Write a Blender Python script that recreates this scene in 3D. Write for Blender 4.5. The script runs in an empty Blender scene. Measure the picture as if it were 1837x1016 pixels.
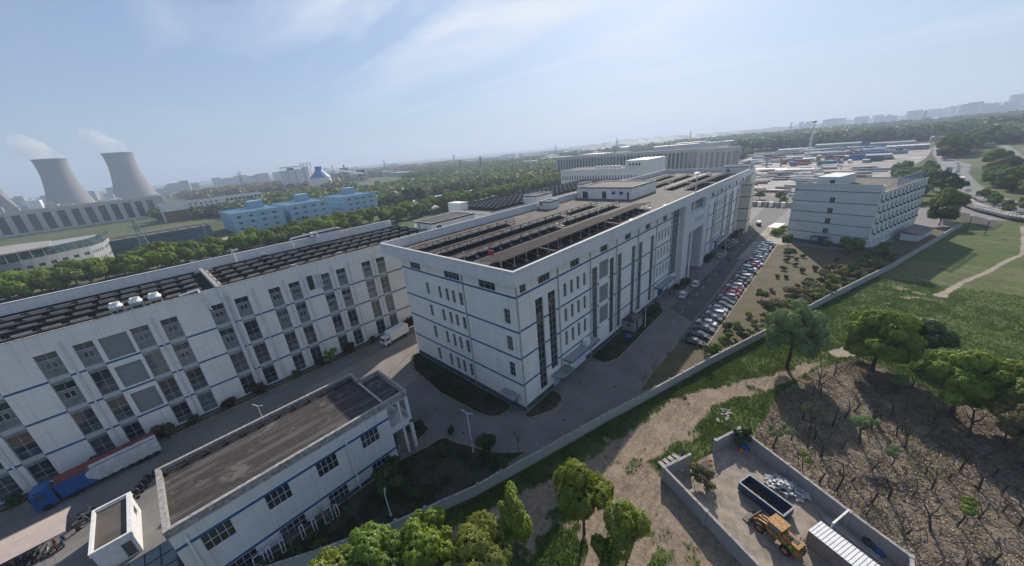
import bpy, bmesh, math, random
import numpy as np
from mathutils import Vector, Matrix
R = math.radians
random.seed(7)
S = bpy.context.scene
COL = S.collection

# ---------------------------------------------------------------- camera
CAM = Vector((-33.2605, -32.5699, 40.0))
_az, _pi, _ro = R(44.703), R(-20.609), R(5.343)
fwd = Vector((math.cos(_az)*math.cos(_pi), math.sin(_az)*math.cos(_pi), math.sin(_pi)))
rgt0 = Vector((math.sin(_az), -math.cos(_az), 0))
up0 = rgt0.cross(fwd)
rgt = rgt0*math.cos(_ro) - up0*math.sin(_ro)
up = rgt0*math.sin(_ro) + up0*math.cos(_ro)
cam = bpy.data.objects.new('camera', bpy.data.cameras.new('camera'))
COL.objects.link(cam)
m3 = Matrix((rgt, up, -fwd)).transposed()
cam.matrix_world = Matrix.Translation(CAM) @ m3.to_4x4()
cam.data.sensor_width = 36.0
cam.data.lens = 36.0*632.0/1837.0
cam.data.clip_start = 0.5
cam.data.clip_end = 20000
S.camera = cam

# ---------------------------------------------------------------- sky, sun, exposure
SUN_AZ, SUN_EL = 22.5, 32.5          # azimuth from +X towards +Y
w = bpy.data.worlds.new("World"); S.world = w; w.use_nodes = True
nt = w.node_tree; nt.nodes.clear()
sky = nt.nodes.new('ShaderNodeTexSky'); sky.sky_type = 'NISHITA'; sky.sun_disc = False
sky.sun_elevation = R(SUN_EL); sky.sun_rotation = R(90-SUN_AZ)
sky.altitude = 50; sky.air_density = 1.0; sky.dust_density = 0.5; sky.ozone_density = 3.0
bg = nt.nodes.new('ShaderNodeBackground'); bg.inputs[1].default_value = 0.112
out = nt.nodes.new('ShaderNodeOutputWorld')
# thin high cirrus: noise on the direction projected to a high flat layer
tc = nt.nodes.new('ShaderNodeTexCoord')
sep = nt.nodes.new('ShaderNodeSeparateXYZ'); nt.links.new(tc.outputs['Generated'], sep.inputs[0])
def wm(op, a, b=None, c=None):
    n = nt.nodes.new('ShaderNodeMath'); n.operation = op
    for i, v in enumerate((a, b, c)):
        if v is None: continue
        if isinstance(v, (int, float)): n.inputs[i].default_value = v
        else: nt.links.new(v, n.inputs[i])
    return n.outputs[0]
zc = wm('MAXIMUM', wm('ADD', sep.outputs[2], 0.08), 0.02)
cx = wm('DIVIDE', sep.outputs[0], zc); cy = wm('DIVIDE', sep.outputs[1], zc)
cmb = nt.nodes.new('ShaderNodeCombineXYZ'); nt.links.new(cx, cmb.inputs[0]); nt.links.new(cy, cmb.inputs[1])
mp = nt.nodes.new('ShaderNodeMapping'); nt.links.new(cmb.outputs[0], mp.inputs[0])
mp.inputs['Rotation'].default_value = (0, 0, R(-33)); mp.inputs['Scale'].default_value = (1.5, 0.5, 1)
ns = nt.nodes.new('ShaderNodeTexNoise'); nt.links.new(mp.outputs[0], ns.inputs[0])
ns.inputs['Scale'].default_value = 0.9; ns.inputs['Detail'].default_value = 9; ns.inputs['Roughness'].default_value = 0.52
ns.inputs['Distortion'].default_value = 0.6
cr = nt.nodes.new('ShaderNodeMapRange'); nt.links.new(ns.outputs[0], cr.inputs[0])
cr.inputs[1].default_value = 0.46; cr.inputs[2].default_value = 0.74; cr.inputs[4].default_value = 0.62
fade = nt.nodes.new('ShaderNodeMapRange'); nt.links.new(sep.outputs[2], fade.inputs[0])
fade.inputs[1].default_value = 0.02; fade.inputs[2].default_value = 0.3
# thicker veil round the sun (forward scattering in the cirrus)
dot = nt.nodes.new('ShaderNodeVectorMath'); dot.operation = 'DOT_PRODUCT'
nt.links.new(tc.outputs['Generated'], dot.inputs[0])
sd = Vector((math.cos(R(SUN_EL))*math.cos(R(SUN_AZ)), math.cos(R(SUN_EL))*math.sin(R(SUN_AZ)), math.sin(R(SUN_EL))))
dot.inputs[1].default_value = sd
near = nt.nodes.new('ShaderNodeMapRange'); nt.links.new(dot.outputs['Value'], near.inputs[0])
near.inputs[1].default_value = 0.5; near.inputs[2].default_value = 1.0; near.inputs[3].default_value = 0.45; near.inputs[4].default_value = 2.1
glow = wm('MULTIPLY', wm('POWER', wm('MAXIMUM', dot.outputs['Value'], 0.0), 9.0), 0.42)
amt = wm('MINIMUM', wm('ADD', wm('MULTIPLY', wm('MULTIPLY', cr.outputs[0], fade.outputs[0]), near.outputs[0]), glow), 1.0)
hz = nt.nodes.new('ShaderNodeMixRGB'); nt.links.new(amt, hz.inputs[0]); nt.links.new(sky.outputs[0], hz.inputs[1])
hz.inputs[2].default_value = (6.2, 6.6, 7.3, 1)
# humid spring air: pale veil over the lower sky
veil = nt.nodes.new('ShaderNodeMapRange'); nt.links.new(sep.outputs[2], veil.inputs[0])
veil.inputs[1].default_value = -.02; veil.inputs[2].default_value = .42; veil.inputs[3].default_value = .85; veil.inputs[4].default_value = .2
lo = nt.nodes.new('ShaderNodeMixRGB'); nt.links.new(wm('MULTIPLY', veil.outputs[0], 1.0), lo.inputs[0]); nt.links.new(sky.outputs[0], lo.inputs[1])
lo.inputs[2].default_value = (2.7, 3.35, 4.6, 1); nt.links.new(lo.outputs[0], hz.inputs[1])
nt.links.new(hz.outputs[0], bg.inputs[0]); nt.links.new(bg.outputs[0], out.inputs[0])

sun = bpy.data.objects.new('sun', bpy.data.lights.new('sun', 'SUN')); COL.objects.link(sun)
sun.data.energy = 5.0; sun.data.angle = R(0.6); sun.data.color = (1.0, 0.91, 0.79)
sun.rotation_euler = (-sd).to_track_quat('-Z', 'Y').to_euler()
vs = S.view_settings
vs.view_transform = 'Standard'; vs.look = 'None'; vs.exposure = 0.22; vs.gamma = 1.0; vs.use_curve_mapping = False
S.render.engine = 'CYCLES'
S.cycles.max_bounces = 6; S.cycles.diffuse_bounces = 2; S.cycles.glossy_bounces = 2
S.cycles.transmission_bounces = 3; S.cycles.volume_bounces = 2; S.cycles.transparent_max_bounces = 6
# ---------------------------------------------------------------- helpers
def tag(o, label=None, cat=None, group=None, kind=None):
    if label: o['label'] = label
    if cat: o['category'] = cat
    if group: o['group'] = group
    if kind: o['kind'] = kind
    return o
def empty(name, loc=(0, 0, 0), rz=0):
    o = bpy.data.objects.new(name, None); COL.objects.link(o)
    o.location = loc; o.rotation_euler = (0, 0, rz); o.empty_display_size = 0.5
    return o
def lcl(parent):           # inverse so that children can be built in world coordinates
    return (Matrix.Translation(parent.location) @ parent.rotation_euler.to_matrix().to_4x4()).inverted()
def adopt(o, parent, world=True):
    o.parent = parent
    if world: o.matrix_parent_inverse = lcl(parent)
    return o
class MB:
    def __init__(s): s.v = []; s.f = []; s.m = []
    def quad(s, a, b, c, d, m=0):
        n = len(s.v); s.v += [tuple(a), tuple(b), tuple(c), tuple(d)]; s.f.append((n, n+1, n+2, n+3)); s.m.append(m)
    def poly(s, pts, m=0):
        n = len(s.v); s.v += [tuple(p) for p in pts]; s.f.append(tuple(range(n, n+len(pts)))); s.m.append(m)
    def box(s, x0, x1, y0, y1, z0, z1, m=0, mt=None):
        s.obox(((x0+x1)/2, (y0+y1)/2, (z0+z1)/2), (x1-x0, y1-y0, z1-z0), 0, m, mt)
    def obox(s, c, d, rz=0, m=0, mt=None, rot=None):
        hx, hy, hz = d[0]/2, d[1]/2, d[2]/2
        n = len(s.v)
        M = rot if rot is not None else Matrix.Rotation(rz, 3, 'Z')
        for z in (-hz, hz):
            for x, y in ((-hx, -hy), (hx, -hy), (hx, hy), (-hx, hy)):
                p = M @ Vector((x, y, z)); s.v.append((c[0]+p.x, c[1]+p.y, c[2]+p.z))
        for i, f in enumerate(((0, 3, 2, 1), (4, 5, 6, 7), (0, 1, 5, 4), (1, 2, 6, 5), (2, 3, 7, 6), (3, 0, 4, 7))):
            s.f.append(tuple(n+k for k in f)); s.m.append(mt if (mt is not None and i == 1) else m)
    def beam(s, a, b, w, h=None, m=0):
        a = Vector(a); b = Vector(b); d = b-a; L = d.length
        if L < 1e-6: return
        q = d.to_track_quat('X', 'Z').to_matrix()
        s.obox((a+b)/2, (L, w, h or w), 0, m, None, q)
    def cyl(s, a, b, r0, r1=None, n=10, m=0, cap=True):
        a = Vector(a); b = Vector(b); r1 = r0 if r1 is None else r1
        q = (b-a).to_track_quat('Z', 'X').to_matrix(); k = len(s.v)
        for c, r in ((a, r0), (b, r1)):
            for i in range(n):
                t = 2*math.pi*i/n; p = q @ Vector((math.cos(t)*r, math.sin(t)*r, 0)); s.v.append(tuple(c+p))
        for i in range(n):
            j = (i+1) % n; s.f.append((k+i, k+j, k+n+j, k+n+i)); s.m.append(m)
        if cap:
            s.f.append(tuple(k+n+i for i in range(n))); s.m.append(m)
            s.f.append(tuple(k+i for i in reversed(range(n)))); s.m.append(m)
    def lathe(s, prof, c=(0, 0, 0), n=24, m=0, close=False):
        k = len(s.v)
        for r, z in prof:
            for i in range(n):
                t = 2*math.pi*i/n; s.v.append((c[0]+r*math.cos(t), c[1]+r*math.sin(t), c[2]+z))
        for j in range(len(prof)-1):
            for i in range(n):
                i2 = (i+1) % n
                s.f.append((k+j*n+i, k+j*n+i2, k+(j+1)*n+i2, k+(j+1)*n+i)); s.m.append(m)
        if close:
            s.f.append(tuple(k+(len(prof)-1)*n+i for i in range(n))); s.m.append(m)
    def prism(s, pts, z0, z1, m=0, mt=None):
        a = sum(pts[i][0]*pts[(i+1) % len(pts)][1]-pts[(i+1) % len(pts)][0]*pts[i][1] for i in range(len(pts)))
        if a < 0: pts = pts[::-1]
        n = len(pts); k = len(s.v)
        s.v += [(p[0], p[1], z0) for p in pts]+[(p[0], p[1], z1) for p in pts]
        for i in range(n):
            j = (i+1) % n; s.f.append((k+i, k+j, k+n+j, k+n+i)); s.m.append(m)
        s.f.append(tuple(k+n+i for i in range(n))); s.m.append(m if mt is None else mt)
        s.f.append(tuple(k+i for i in reversed(range(n)))); s.m.append(m)
    def wall(s, O, u, n, W, z0, z1, holes, depth=0.25, m=0, mr=None):
        """wall face with real openings and reveals; O origin, u along, n outward"""
        us = sorted(set([0, W]+[h[0] for h in holes]+[h[1] for h in holes]))
        zs = sorted(set([z0, z1]+[h[2] for h in holes]+[h[3] for h in holes]))
        def P(a, z, d=0): return (O[0]+u[0]*a-n[0]*d, O[1]+u[1]*a-n[1]*d, z)
        flip = (u[0]*n[1]-u[1]*n[0]) > 0
        def Q(a, b, c, d, mm):
            s.quad(*((a, b, c, d) if not flip else (d, c, b, a)), mm)
        # merge cells in z per u strip
        for i in range(len(us)-1):
            a, b = us[i], us[i+1]; uc = (a+b)/2; start = None
            for j in range(len(zs)-1):
                zc = (zs[j]+zs[j+1])/2
                hole = any(h[0] < uc < h[1] and h[2] < zc < h[3] for h in holes)
                if not hole and start is None: start = zs[j]
                if (hole or j == len(zs)-2) and start is not None:
                    e = zs[j] if hole else zs[j+1]
                    Q(P(a, start), P(b, start), P(b, e), P(a, e), m); start = None
        mr = m if mr is None else mr
        for h in holes:
            a, b, c, d = h[:4]
            Q(P(a, d), P(b, d), P(b, d, depth), P(a, d, depth), mr)
            Q(P(a, c, depth), P(b, c, depth), P(b, c), P(a, c), mr)
            Q(P(a, c, depth), P(a, c), P(a, d), P(a, d, depth), mr)
            Q(P(b, c), P(b, c, depth), P(b, d, depth), P(b, d), mr)
    def mesh(s, name, mats):
        me = bpy.data.meshes.new(name)
        me.from_pydata(s.v, [], s.f)
        if not isinstance(mats, (list, tuple)): mats = [mats]
        for m in mats: me.materials.append(m)
        if len(mats) > 1: me.polygons.foreach_set('material_index', s.m)
        me.update(); return me
    def build(s, name, mats, parent=None, world=True, smooth=False):
        me = s.mesh(name, mats)
        if smooth: me.polygons.foreach_set('use_smooth', [True]*len(me.polygons))
        o = bpy.data.objects.new(name, me); COL.objects.link(o)
        if parent is not None: adopt(o, parent, world)
        return o
def copy_tree(o, parent=None):
    c = o.copy(); COL.objects.link(c)
    if parent is not None: c.parent = parent
    for ch in list(o.children): copy_tree(ch, c)
    return c
def npmesh(name, V, F, mats, mi=None, smooth=False):
    """fast mesh from numpy arrays; F is (n,k)"""
    me = bpy.data.meshes.new(name)
    V = np.asarray(V, np.float32); F = np.asarray(F, np.int32); n, k = F.shape
    me.vertices.add(len(V)); me.vertices.foreach_set('co', V.ravel())
    me.loops.add(n*k); me.loops.foreach_set('vertex_index', F.ravel())
    me.polygons.add(n); me.polygons.foreach_set('loop_start', np.arange(0, n*k, k, dtype=np.int32))
    if not isinstance(mats, (list, tuple)): mats = [mats]
    for m in mats: me.materials.append(m)
    if mi is not None: me.polygons.foreach_set('material_index', np.asarray(mi, np.int32))
    if smooth: me.polygons.foreach_set('use_smooth', np.ones(n, bool))
    me.update(calc_edges=True); return me

# ---------------------------------------------------------------- materials
class NT:
    def __init__(s, name):
        s.mat = bpy.data.materials.new(name); s.mat.use_nodes = True; s.t = s.mat.node_tree
        s.b = s.t.nodes['Principled BSDF']; s.o = s.t.nodes['Material Output']
    def n(s, t, **k):
        x = s.t.nodes.new(t)
        for a, b in k.items(): setattr(x, a, b)
        return x
    def l(s, a, b): s.t.links.new(a, b)
    def val(s, sock, v):
        if isinstance(v, (int, float)): sock.default_value = v
        elif isinstance(v, tuple): sock.default_value = v+(1,) if len(v) == 3 and sock.type == 'RGBA' else v
        else: s.l(v, sock)
    def pos(s, scale=(1, 1, 1), obj=False):
        src = s.n('ShaderNodeTexCoord').outputs['Object'] if obj else s.n('ShaderNodeNewGeometry').outputs['Position']
        m = s.n('ShaderNodeMapping'); s.l(src, m.inputs[0]); m.inputs['Scale'].default_value = scale; return m.outputs[0]
    def noise(s, vec, scale=1, detail=4, rough=.55, dist=0):
        x = s.n('ShaderNodeTexNoise'); s.l(vec, x.inputs[0]); x.inputs['Scale'].default_value = scale
        x.inputs['Detail'].default_value = detail; x.inputs['Roughness'].default_value = rough; x.inputs['Distortion'].default_value = dist
        return x.outputs[0]
    def rng(s, v, a, b, c=0, d=1):
        x = s.n('ShaderNodeMapRange'); s.l(v, x.inputs[0])
        for i, q in enumerate((a, b, c, d)): x.inputs[i+1].default_value = q
        return x.outputs[0]
    def mix(s, f, a, b, mode='MIX'):
        x = s.n('ShaderNodeMixRGB', blend_type=mode); s.val(x.inputs[0], f); s.val(x.inputs[1], a); s.val(x.inputs[2], b); return x.outputs[0]
    def math(s, op, a, b=0.0):
        x = s.n('ShaderNodeMath', operation=op); s.val(x.inputs[0], a); s.val(x.inputs[1], b); return x.outputs[0]
    def bump(s, h, st=.3, d=.05):
        x = s.n('ShaderNodeBump'); s.l(h, x.inputs['Height']); x.inputs['Strength'].default_value = st; x.inputs['Distance'].default_value = d
        s.l(x.outputs[0], s.b.inputs['Normal'])
    def col(s, c): s.val(s.b.inputs['Base Color'], c)
def plain(name, c, rough=.6, metal=0, var=.12, scale=1.5, bump=0, obj=False, spec=None):
    t = NT(name); p = t.pos(obj=obj); n = t.noise(p, scale, 5)
    lo = tuple(x*(1-var*1.4) for x in c); hi = tuple(min(1, x*(1+var)) for x in c)
    t.col(t.mix(t.rng(n, .3, .7), lo, hi)); t.b.inputs['Roughness'].default_value = rough; t.b.inputs['Metallic'].default_value = metal
    if spec is not None: t.b.inputs['Specular IOR Level'].default_value = spec
    if bump: t.bump(t.noise(p, scale*6, 4), bump, .04)
    return t.mat
def stained(name, c, dirt=(.2, .19, .17), amt=.35, rough=.75, streak=True, panel=0):
    """painted wall: broad fading, rain streaks running down"""
    t = NT(name); p = t.pos()
    big = t.noise(p, .12, 5, .6); fine = t.noise(p, 3.0, 5, .6)
    a = t.mix(t.rng(big, .35, .7), tuple(x*.93 for x in c), c)
    a = t.mix(t.rng(fine, .3, .8, 0, .16), a, tuple(x*.8 for x in c))
    if streak:
        sv = t.noise(t.pos((2.2, 2.2, .07)), 1.0, 6, .65)
        a = t.mix(t.rng(sv, .52, .78, 0, amt), a, dirt)
    sp = t.n('ShaderNodeSeparateXYZ'); t.l(p, sp.inputs[0]); cb = t.n('ShaderNodeCombineXYZ'); t.l(t.math('ADD', sp.outputs[0], sp.outputs[1]), cb.inputs[0]); t.l(sp.outputs[2], cb.inputs[1])
    br = t.n('ShaderNodeTexBrick'); t.l(cb.outputs[0], br.inputs[0]); br.offset = 0; br.inputs['Scale'].default_value = 1
    br.inputs['Brick Width'].default_value = 3.333; br.inputs['Row Height'].default_value = 1.6; br.inputs['Mortar Size'].default_value = .02
    br.inputs[1].default_value = (.94, .94, .94, 1); br.inputs[2].default_value = (1, 1, 1, 1); br.inputs[3].default_value = (.74, .74, .74, 1)
    a = t.mix(1.0, a, br.outputs['Color'], 'MULTIPLY')
    t.col(a); t.b.inputs['Roughness'].default_value = rough
    t.bump(t.noise(p, 14, 3), .12, .02)
    return t.mat
M = {}
M['wall'] = stained('wall_paint', (.84, .82, .78), amt=.34)
M['wall2'] = stained('wall_paint_band', (.72, .72, .72), amt=.34)
M['wallold'] = stained('wall_paint_old', (.50, .51, .52), amt=.4)
M['cream'] = stained('cream_wall', (.64, .60, .50), amt=.3)
M['dormw'] = stained('pale_tile_wall', (.68, .71, .69), amt=.2)
M['blue'] = plain('blue_stripe', (.016, .095, .26), .5, var=.25)
M['plinth'] = plain('plinth_blue_grey', (.06, .10, .16), .6, var=.25)
M['span'] = plain('spandrel_panel', (.21, .25, .25), .35, var=.3, scale=.8)
M['frost'] = plain('frosted_panel', (.19, .22, .225), .28, var=.3, scale=1.2)
M['louver'] = plain('louver_grey', (.25, .265, .275), .5, var=.08)
M['frame'] = plain('window_frame', (.38, .42, .43), .4, var=.1)
M['framew'] = plain('window_frame_white', (.62, .64, .66), .4, var=.08)
M['white'] = plain('white_paint', (.72, .72, .72), .45, var=.1)
M['steel'] = plain('galvanised_steel', (.40, .42, .44), .45, .5, var=.15)
M['dark'] = plain('dark_metal', (.03, .033, .04), .5, var=.3)
M['black'] = plain('black_rubber', (.015, .015, .016), .8, var=.2)
M['concrete'] = plain('concrete', (.27, .26, .25), .85, var=.25, scale=.8, bump=.3)
M['conwall'] = stained('cement_render', (.30, .31, .32), amt=.4)
M['cap'] = plain('coping', (.31, .295, .28), .85, var=.35, scale=2.5, bump=.3)
M['bark'] = plain('bark', (.055, .045, .038), .9, var=.4, scale=5, bump=.5)
M['barklight'] = plain('bare_twigs', (.14, .12, .10), .9, var=.3, scale=5)
M['red'] = plain('red_paint', (.40, .03, .04), .35, var=.1)
M['kerb'] = plain('kerb_yellowed', (.30, .25, .14), .8, var=.4, scale=3)
def soilmat():
    t = NT('soil'); p = t.pos(); a = t.mix(t.rng(t.noise(p, 1.6, 6, .7), .35, .65), (.024, .020, .016), (.062, .050, .037))
    a = t.mix(t.rng(t.noise(p, .7, 6, .7, .5), .50, .62, 0, .8), a, (.028, .044, .016)); a = t.mix(t.rng(t.noise(p, 7, 3, .6), .60, .70, 0, .8), a, (.14, .115, .08))
    t.col(a); t.b.inputs['Roughness'].default_value = .95; t.bump(t.noise(p, 5, 6, .7), .9, .15); return t.mat
M['soil'] = soilmat()
def glassmat(name, c=(.012, .016, .02), r=.08):
    t = NT(name); p = t.pos()
    n = t.noise(p, .6, 2); oi = t.n('ShaderNodeObjectInfo'); a = t.mix(t.rng(n, .35, .65), c, tuple(x*2.6+.01 for x in c)); t.col(t.mix(t.rng(oi.outputs['Random'], .62, .95, 0, .6), a, (.16, .18, .19)))
    t.b.inputs['Roughness'].default_value = r; t.b.inputs['Specular IOR Level'].default_value = .7
    t.bump(t.noise(p, 1.3, 2), .05, .05); return t.mat
M['glass'] = glassmat('window_glass')
M['glass2'] = glassmat('window_glass_tinted', (.03, .05, .055), .12)

def window(parent, O, u, n, r, nx=2, nz=2, name='window', depth=.18, fr='frame', gl='glass', fw=.07, style=None):
    """window standing in its opening: frame with bars, pane as a child"""
    a0, a1, z0, z1 = r[:4]
    ang = math.atan2(u[1], u[0]); W = a1-a0; H = z1-z0
    key = (round(W, 2), round(H, 2), nx, nz, fr, gl, fw, style)
    if key not in window.cache:
        f = MB()
        f.box(0, fw, -.03, .03, 0, H); f.box(W-fw, W, -.03, .03, 0, H)
        f.box(fw, W-fw, -.031, .031, 0, fw); f.box(fw, W-fw, -.031, .031, H-fw, H)
        ft = fw*.8
        if style is None:
            for i in range(1, nx): f.box(W*i/nx-ft/2, W*i/nx+ft/2, -.026, .026, fw, H-fw)
            for j in range(1, nz): f.box(fw, W-fw, -.022, .022, H*j/nz-ft/2, H*j/nz+ft/2)
        elif style == 'casement':      # upper dark strip, grey board with two small casements
            f.box(W*.5-ft/2, W*.5+ft/2, -.024, .024, H*.72, H-fw)
            f.box(fw, W-fw, -.022, .022, H*.70, H*.73)
            for c in (.36, .64):
                x0 = W*(c-.11); x1 = W*(c+.11)
                f.box(x0-.05, x0, -.04, .03, H*.36, H*.6); f.box(x1, x1+.05, -.04, .03, H*.36, H*.6)
                f.box(x0, x1, -.041, .03, H*.34, H*.36+.02); f.box(x0, x1, -.041, .03, H*.6-.02, H*.62)
            f.box(W*.08, W*.20, -.020, .02, H*.30, H*.33); f.box(W*.80, W*.93, -.020, .02, H*.30, H*.33)
        elif style == 'dark3':
            for i in (1, 2): pass
            f.box(W*.5-ft/2, W*.5+ft/2, -.026, .026, fw, H-fw)
            for j in (.30, .58): f.box(fw, W-fw, -.022, .022, H*j-ft/2, H*j+ft/2)
        g = MB()
        g.quad((fw*.5, .01, fw*.5), (W-fw*.5, .01, fw*.5), (W-fw*.5, .01, H-fw*.5), (fw*.5, .01, H-fw*.5), 0)
        if style == 'casement':
            g.v = []; g.f = []; g.m = []
            g.quad((0, .01, H*.71), (W, .01, H*.71), (W, .01, H), (0, .01, H), 0)
            g.quad((0, .01, 0), (W, .01, 0), (W, .01, H*.71), (0, .01, H*.71), 1)
            for c in (.36, .64):
                g.quad((W*(c-.11), -.006, H*.36), (W*(c+.11), -.006, H*.36), (W*(c+.11), -.006, H*.6), (W*(c-.11), -.006, H*.6), 0)
        if style == 'dark3':
            g.v = []; g.f = []; g.m = []
            g.quad((0, .01, H*.58), (W, .01, H*.58), (W, .01, H), (0, .01, H), 0)
            g.quad((0, .01, 0), (W, .01, 0), (W, .01, H*.30), (0, .01, H*.30), 2)
            g.quad((0, .01, H*.30), (W, .01, H*.30), (W, .01, H*.58), (0, .01, H*.58), 0)
        window.cache[key] = (f.mesh(name, M[fr]), g.mesh('pane', [M[gl], M['frost'], M['glass2']]))
    fm, gm = window.cache[key]
    o = bpy.data.objects.new(name, fm); COL.objects.link(o)
    o.location = (O[0]+u[0]*a0-n[0]*depth, O[1]+u[1]*a0-n[1]*depth, z0); o.rotation_euler = (0, 0, ang)
    # local +Y must point inwards
    if (-math.sin(ang)*n[0]+math.cos(ang)*n[1]) > 0: raise ValueError('facade winding')
    adopt(o, parent)
    p = bpy.data.objects.new('pane', gm); COL.objects.link(p); p.parent = o
    return o
window.cache = {}
# ---------------------------------------------------------------- ground
WALL_PTS = [(-48, 12.5), (-31.4, 2.6), (-24.4, -1.2), (-15.2, -5.1), (-5.7, -8.1), (5.8, -11.6), (19, -15.9), (28.8, -19.0), (46.4, -25.0),
            (71, -32.8), (105.6, -44.8), (168, -63.8)]
def wall_y(x):
    return np.interp(x, [p[0] for p in WALL_PTS], [p[1] for p in WALL_PTS])
def vnoise(x, y, s, seed=0):
    rs = np.random.RandomState(seed); T = rs.rand(64, 64)
    x = x/s; y = y/s; xi = np.floor(x).astype(int); yi = np.floor(y).astype(int); fx = x-xi; fy = y-yi
    fx = fx*fx*(3-2*fx); fy = fy*fy*(3-2*fy)
    g = lambda a, b: T[a % 64, b % 64]
    return (g(xi, yi)*(1-fx)+g(xi+1, yi)*fx)*(1-fy)+(g(xi, yi+1)*(1-fx)+g(xi+1, yi+1)*fx)*fy
def fbm(x, y, s, seed=0, o=4):
    r = 0; a = .5
    for i in range(o): r = r+a*vnoise(x, y, s/2**i, seed+i); a *= .5
    return r/(1-.5**o)
def segd(x, y, pts):
    """distance to polyline, and the radius interpolated along it"""
    best = np.full(x.shape, 1e9); rad = np.zeros(x.shape)
    for (ax, ay, ar), (bx, by, br) in zip(pts[:-1], pts[1:]):
        dx, dy = bx-ax, by-ay; t = np.clip(((x-ax)*dx+(y-ay)*dy)/(dx*dx+dy*dy), 0, 1)
        d = np.hypot(x-ax-t*dx, y-ay-t*dy); k = d < best
        best = np.where(k, d, best); rad = np.where(k, ar+(br-ar)*t, rad)
    return best, rad
def pip(x, y, poly):
    r = np.zeros(x.shape, bool); n = len(poly)
    for i in range(n):
        ax, ay = poly[i]; bx, by = poly[(i+1) % n]
        c = ((ay > y) != (by > y)) & (x < (bx-ax)*(y-ay)/((by-ay) if by != ay else 1e-9)+ax); r ^= c
    return r
def sparse(a, b, n, g): return [a+(b-a)*(i/n)**g for i in range(1, n+1)]
xs = np.array(sorted(sparse(-45, -9000, 26, 3.2)+list(np.arange(-45, 190, .6))+sparse(190, 9000, 30, 2.6)))
ys = np.array(sorted(sparse(-95, -9000, 24, 2.8)+list(np.arange(-95, 2, .6))+sparse(2, 9000, 34, 2.6)))
GX, GY = np.meshgrid(xs, ys)
def S01(v, a, b): return np.clip((v-a)/(b-a), 0, 1)
TRACK = [(-60, -2, 1.7), (-26, -6.2, 1.9), (-17, -9.5, 1.8), (-9, -12.4, 1.9), (0, -16.5, 2.5), (8, -18.2, 2.8), (16, -19.9, 2.6), (22, -22.8, 2.1), (29, -27.6, 1.4), (36, -31.4, .7), (46, -36, .4)]
SIDE = [(0, -17, 2.0), (-1.5, -22, 1.9), (-4, -28, 2.0), (-9, -36, 3), (-14, -50, 4)]
PATH2 = [(87, -51.8, 1.3), (90, -53, .6), (100, -56.5, .5), (110, -61.3, .5), (122, -66, .45), (133.5, -71, .45), (150, -74, .4), (175, -78, .4)]
PATCH = [(46, -36, 1.5), (47.5, -37, 1.6), (48.6, -37.4, 1.2)]
ORCH = [(14, -28.5), (28, -30), (38, -33.5), (47, -39), (41, -47), (36, -60), (0, -70), (-10, -60), (4, -45)]
YARD = [(1.6, -21.9), (13.4, -27.3), (10.4, -32.9), (7.2, -38.5), (2, -47.5), (-9, -43)]
def masks(x, y):
    n1 = fbm(x, y, 5, 3); n2 = fbm(x, y, 1.4, 11); n3 = fbm(x, y, 14, 5)
    j = (n1-.5)*3.2+(n2-.5)*1.6
    d, r = segd(x, y, TRACK); tr = S01(r+j*.8-d, -.7, .7)
    d, r = segd(x, y, SIDE); tr = np.maximum(tr, S01(r+j-d, -.9, .9))
    d, r = segd(x, y, PATCH); tr2 = S01(r+j*.3-d, -.25, .25)
    d, r = segd(x, y, PATH2); tr2 = np.maximum(tr2, S01(r+j*.14-d, -.22, .25))
    tr = tr*(1-.55*S01(fbm(x, y, 3.0, 91)+(n2-.5)*.5, .62, .74))
    orch = S01(np.where(pip(x, y, ORCH), 1., 0.)+j*.0, .3, .6)
    # soften orchard border
    for q in ((48, -40), (44, -44)): pass
    # worn dry grass
    dry = S01(n3*1.3+n2*.5-.5, .42, .75)
    near = S01(-(y-wall_y(x)), 0, 6)
    bare = S01(fbm(x, y, 7, 31)+(n2-.5)*.4, .60, .72)*np.exp(-((x-80)/26)**2-((y+46)/7)**2)*2.2
    low = np.where((x < 12) & (y < -19) & (y > -60), S01(fbm(x, y, 4, 41)+(n2-.5)*.5, .42, .6), 0)
    low = np.where((x < 3) & (y < -12.5-.0*x), np.maximum(low, S01(fbm(x, y, 4.5, 43)+(n2-.5)*.5, .40, .58)), low)
    tr = np.maximum(tr, np.clip(bare, 0, 1)*.7); tr = np.maximum(tr, low*.8)
    return tr, tr2, orch, dry
tr, tr2, orch, dry = masks(GX, GY)
outside = (GY < wall_y(GX)-.3) & (GX > -60) & (GX < 185) & (GY > -110)
relief = (fbm(GX, GY, 6, 21)-.5)*.5+(fbm(GX, GY, 1.6, 23)-.5)*.22+orch*(fbm(GX, GY, 1.3, 27)-.5)*.7
relief = relief*S01(-(GY-wall_y(GX)), .3, 2.5)-.05
relief -= tr*.08
yard = pip(GX, GY, [(1, -21.5), (13.6, -26.9), (15, -30), (9, -40), (3, -48), (-10, -43)])
relief = np.where(outside & ~yard, relief, -.03*np.where(outside, 1, 1))
V = np.stack([GX, GY, relief], -1).reshape(-1, 3)
ny, nx_ = GX.shape
idx = np.arange(ny*nx_).reshape(ny, nx_)
F = np.stack([idx[:-1, :-1], idx[:-1, 1:], idx[1:, 1:], idx[1:, :-1]], -1).reshape(-1, 4)

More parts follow.
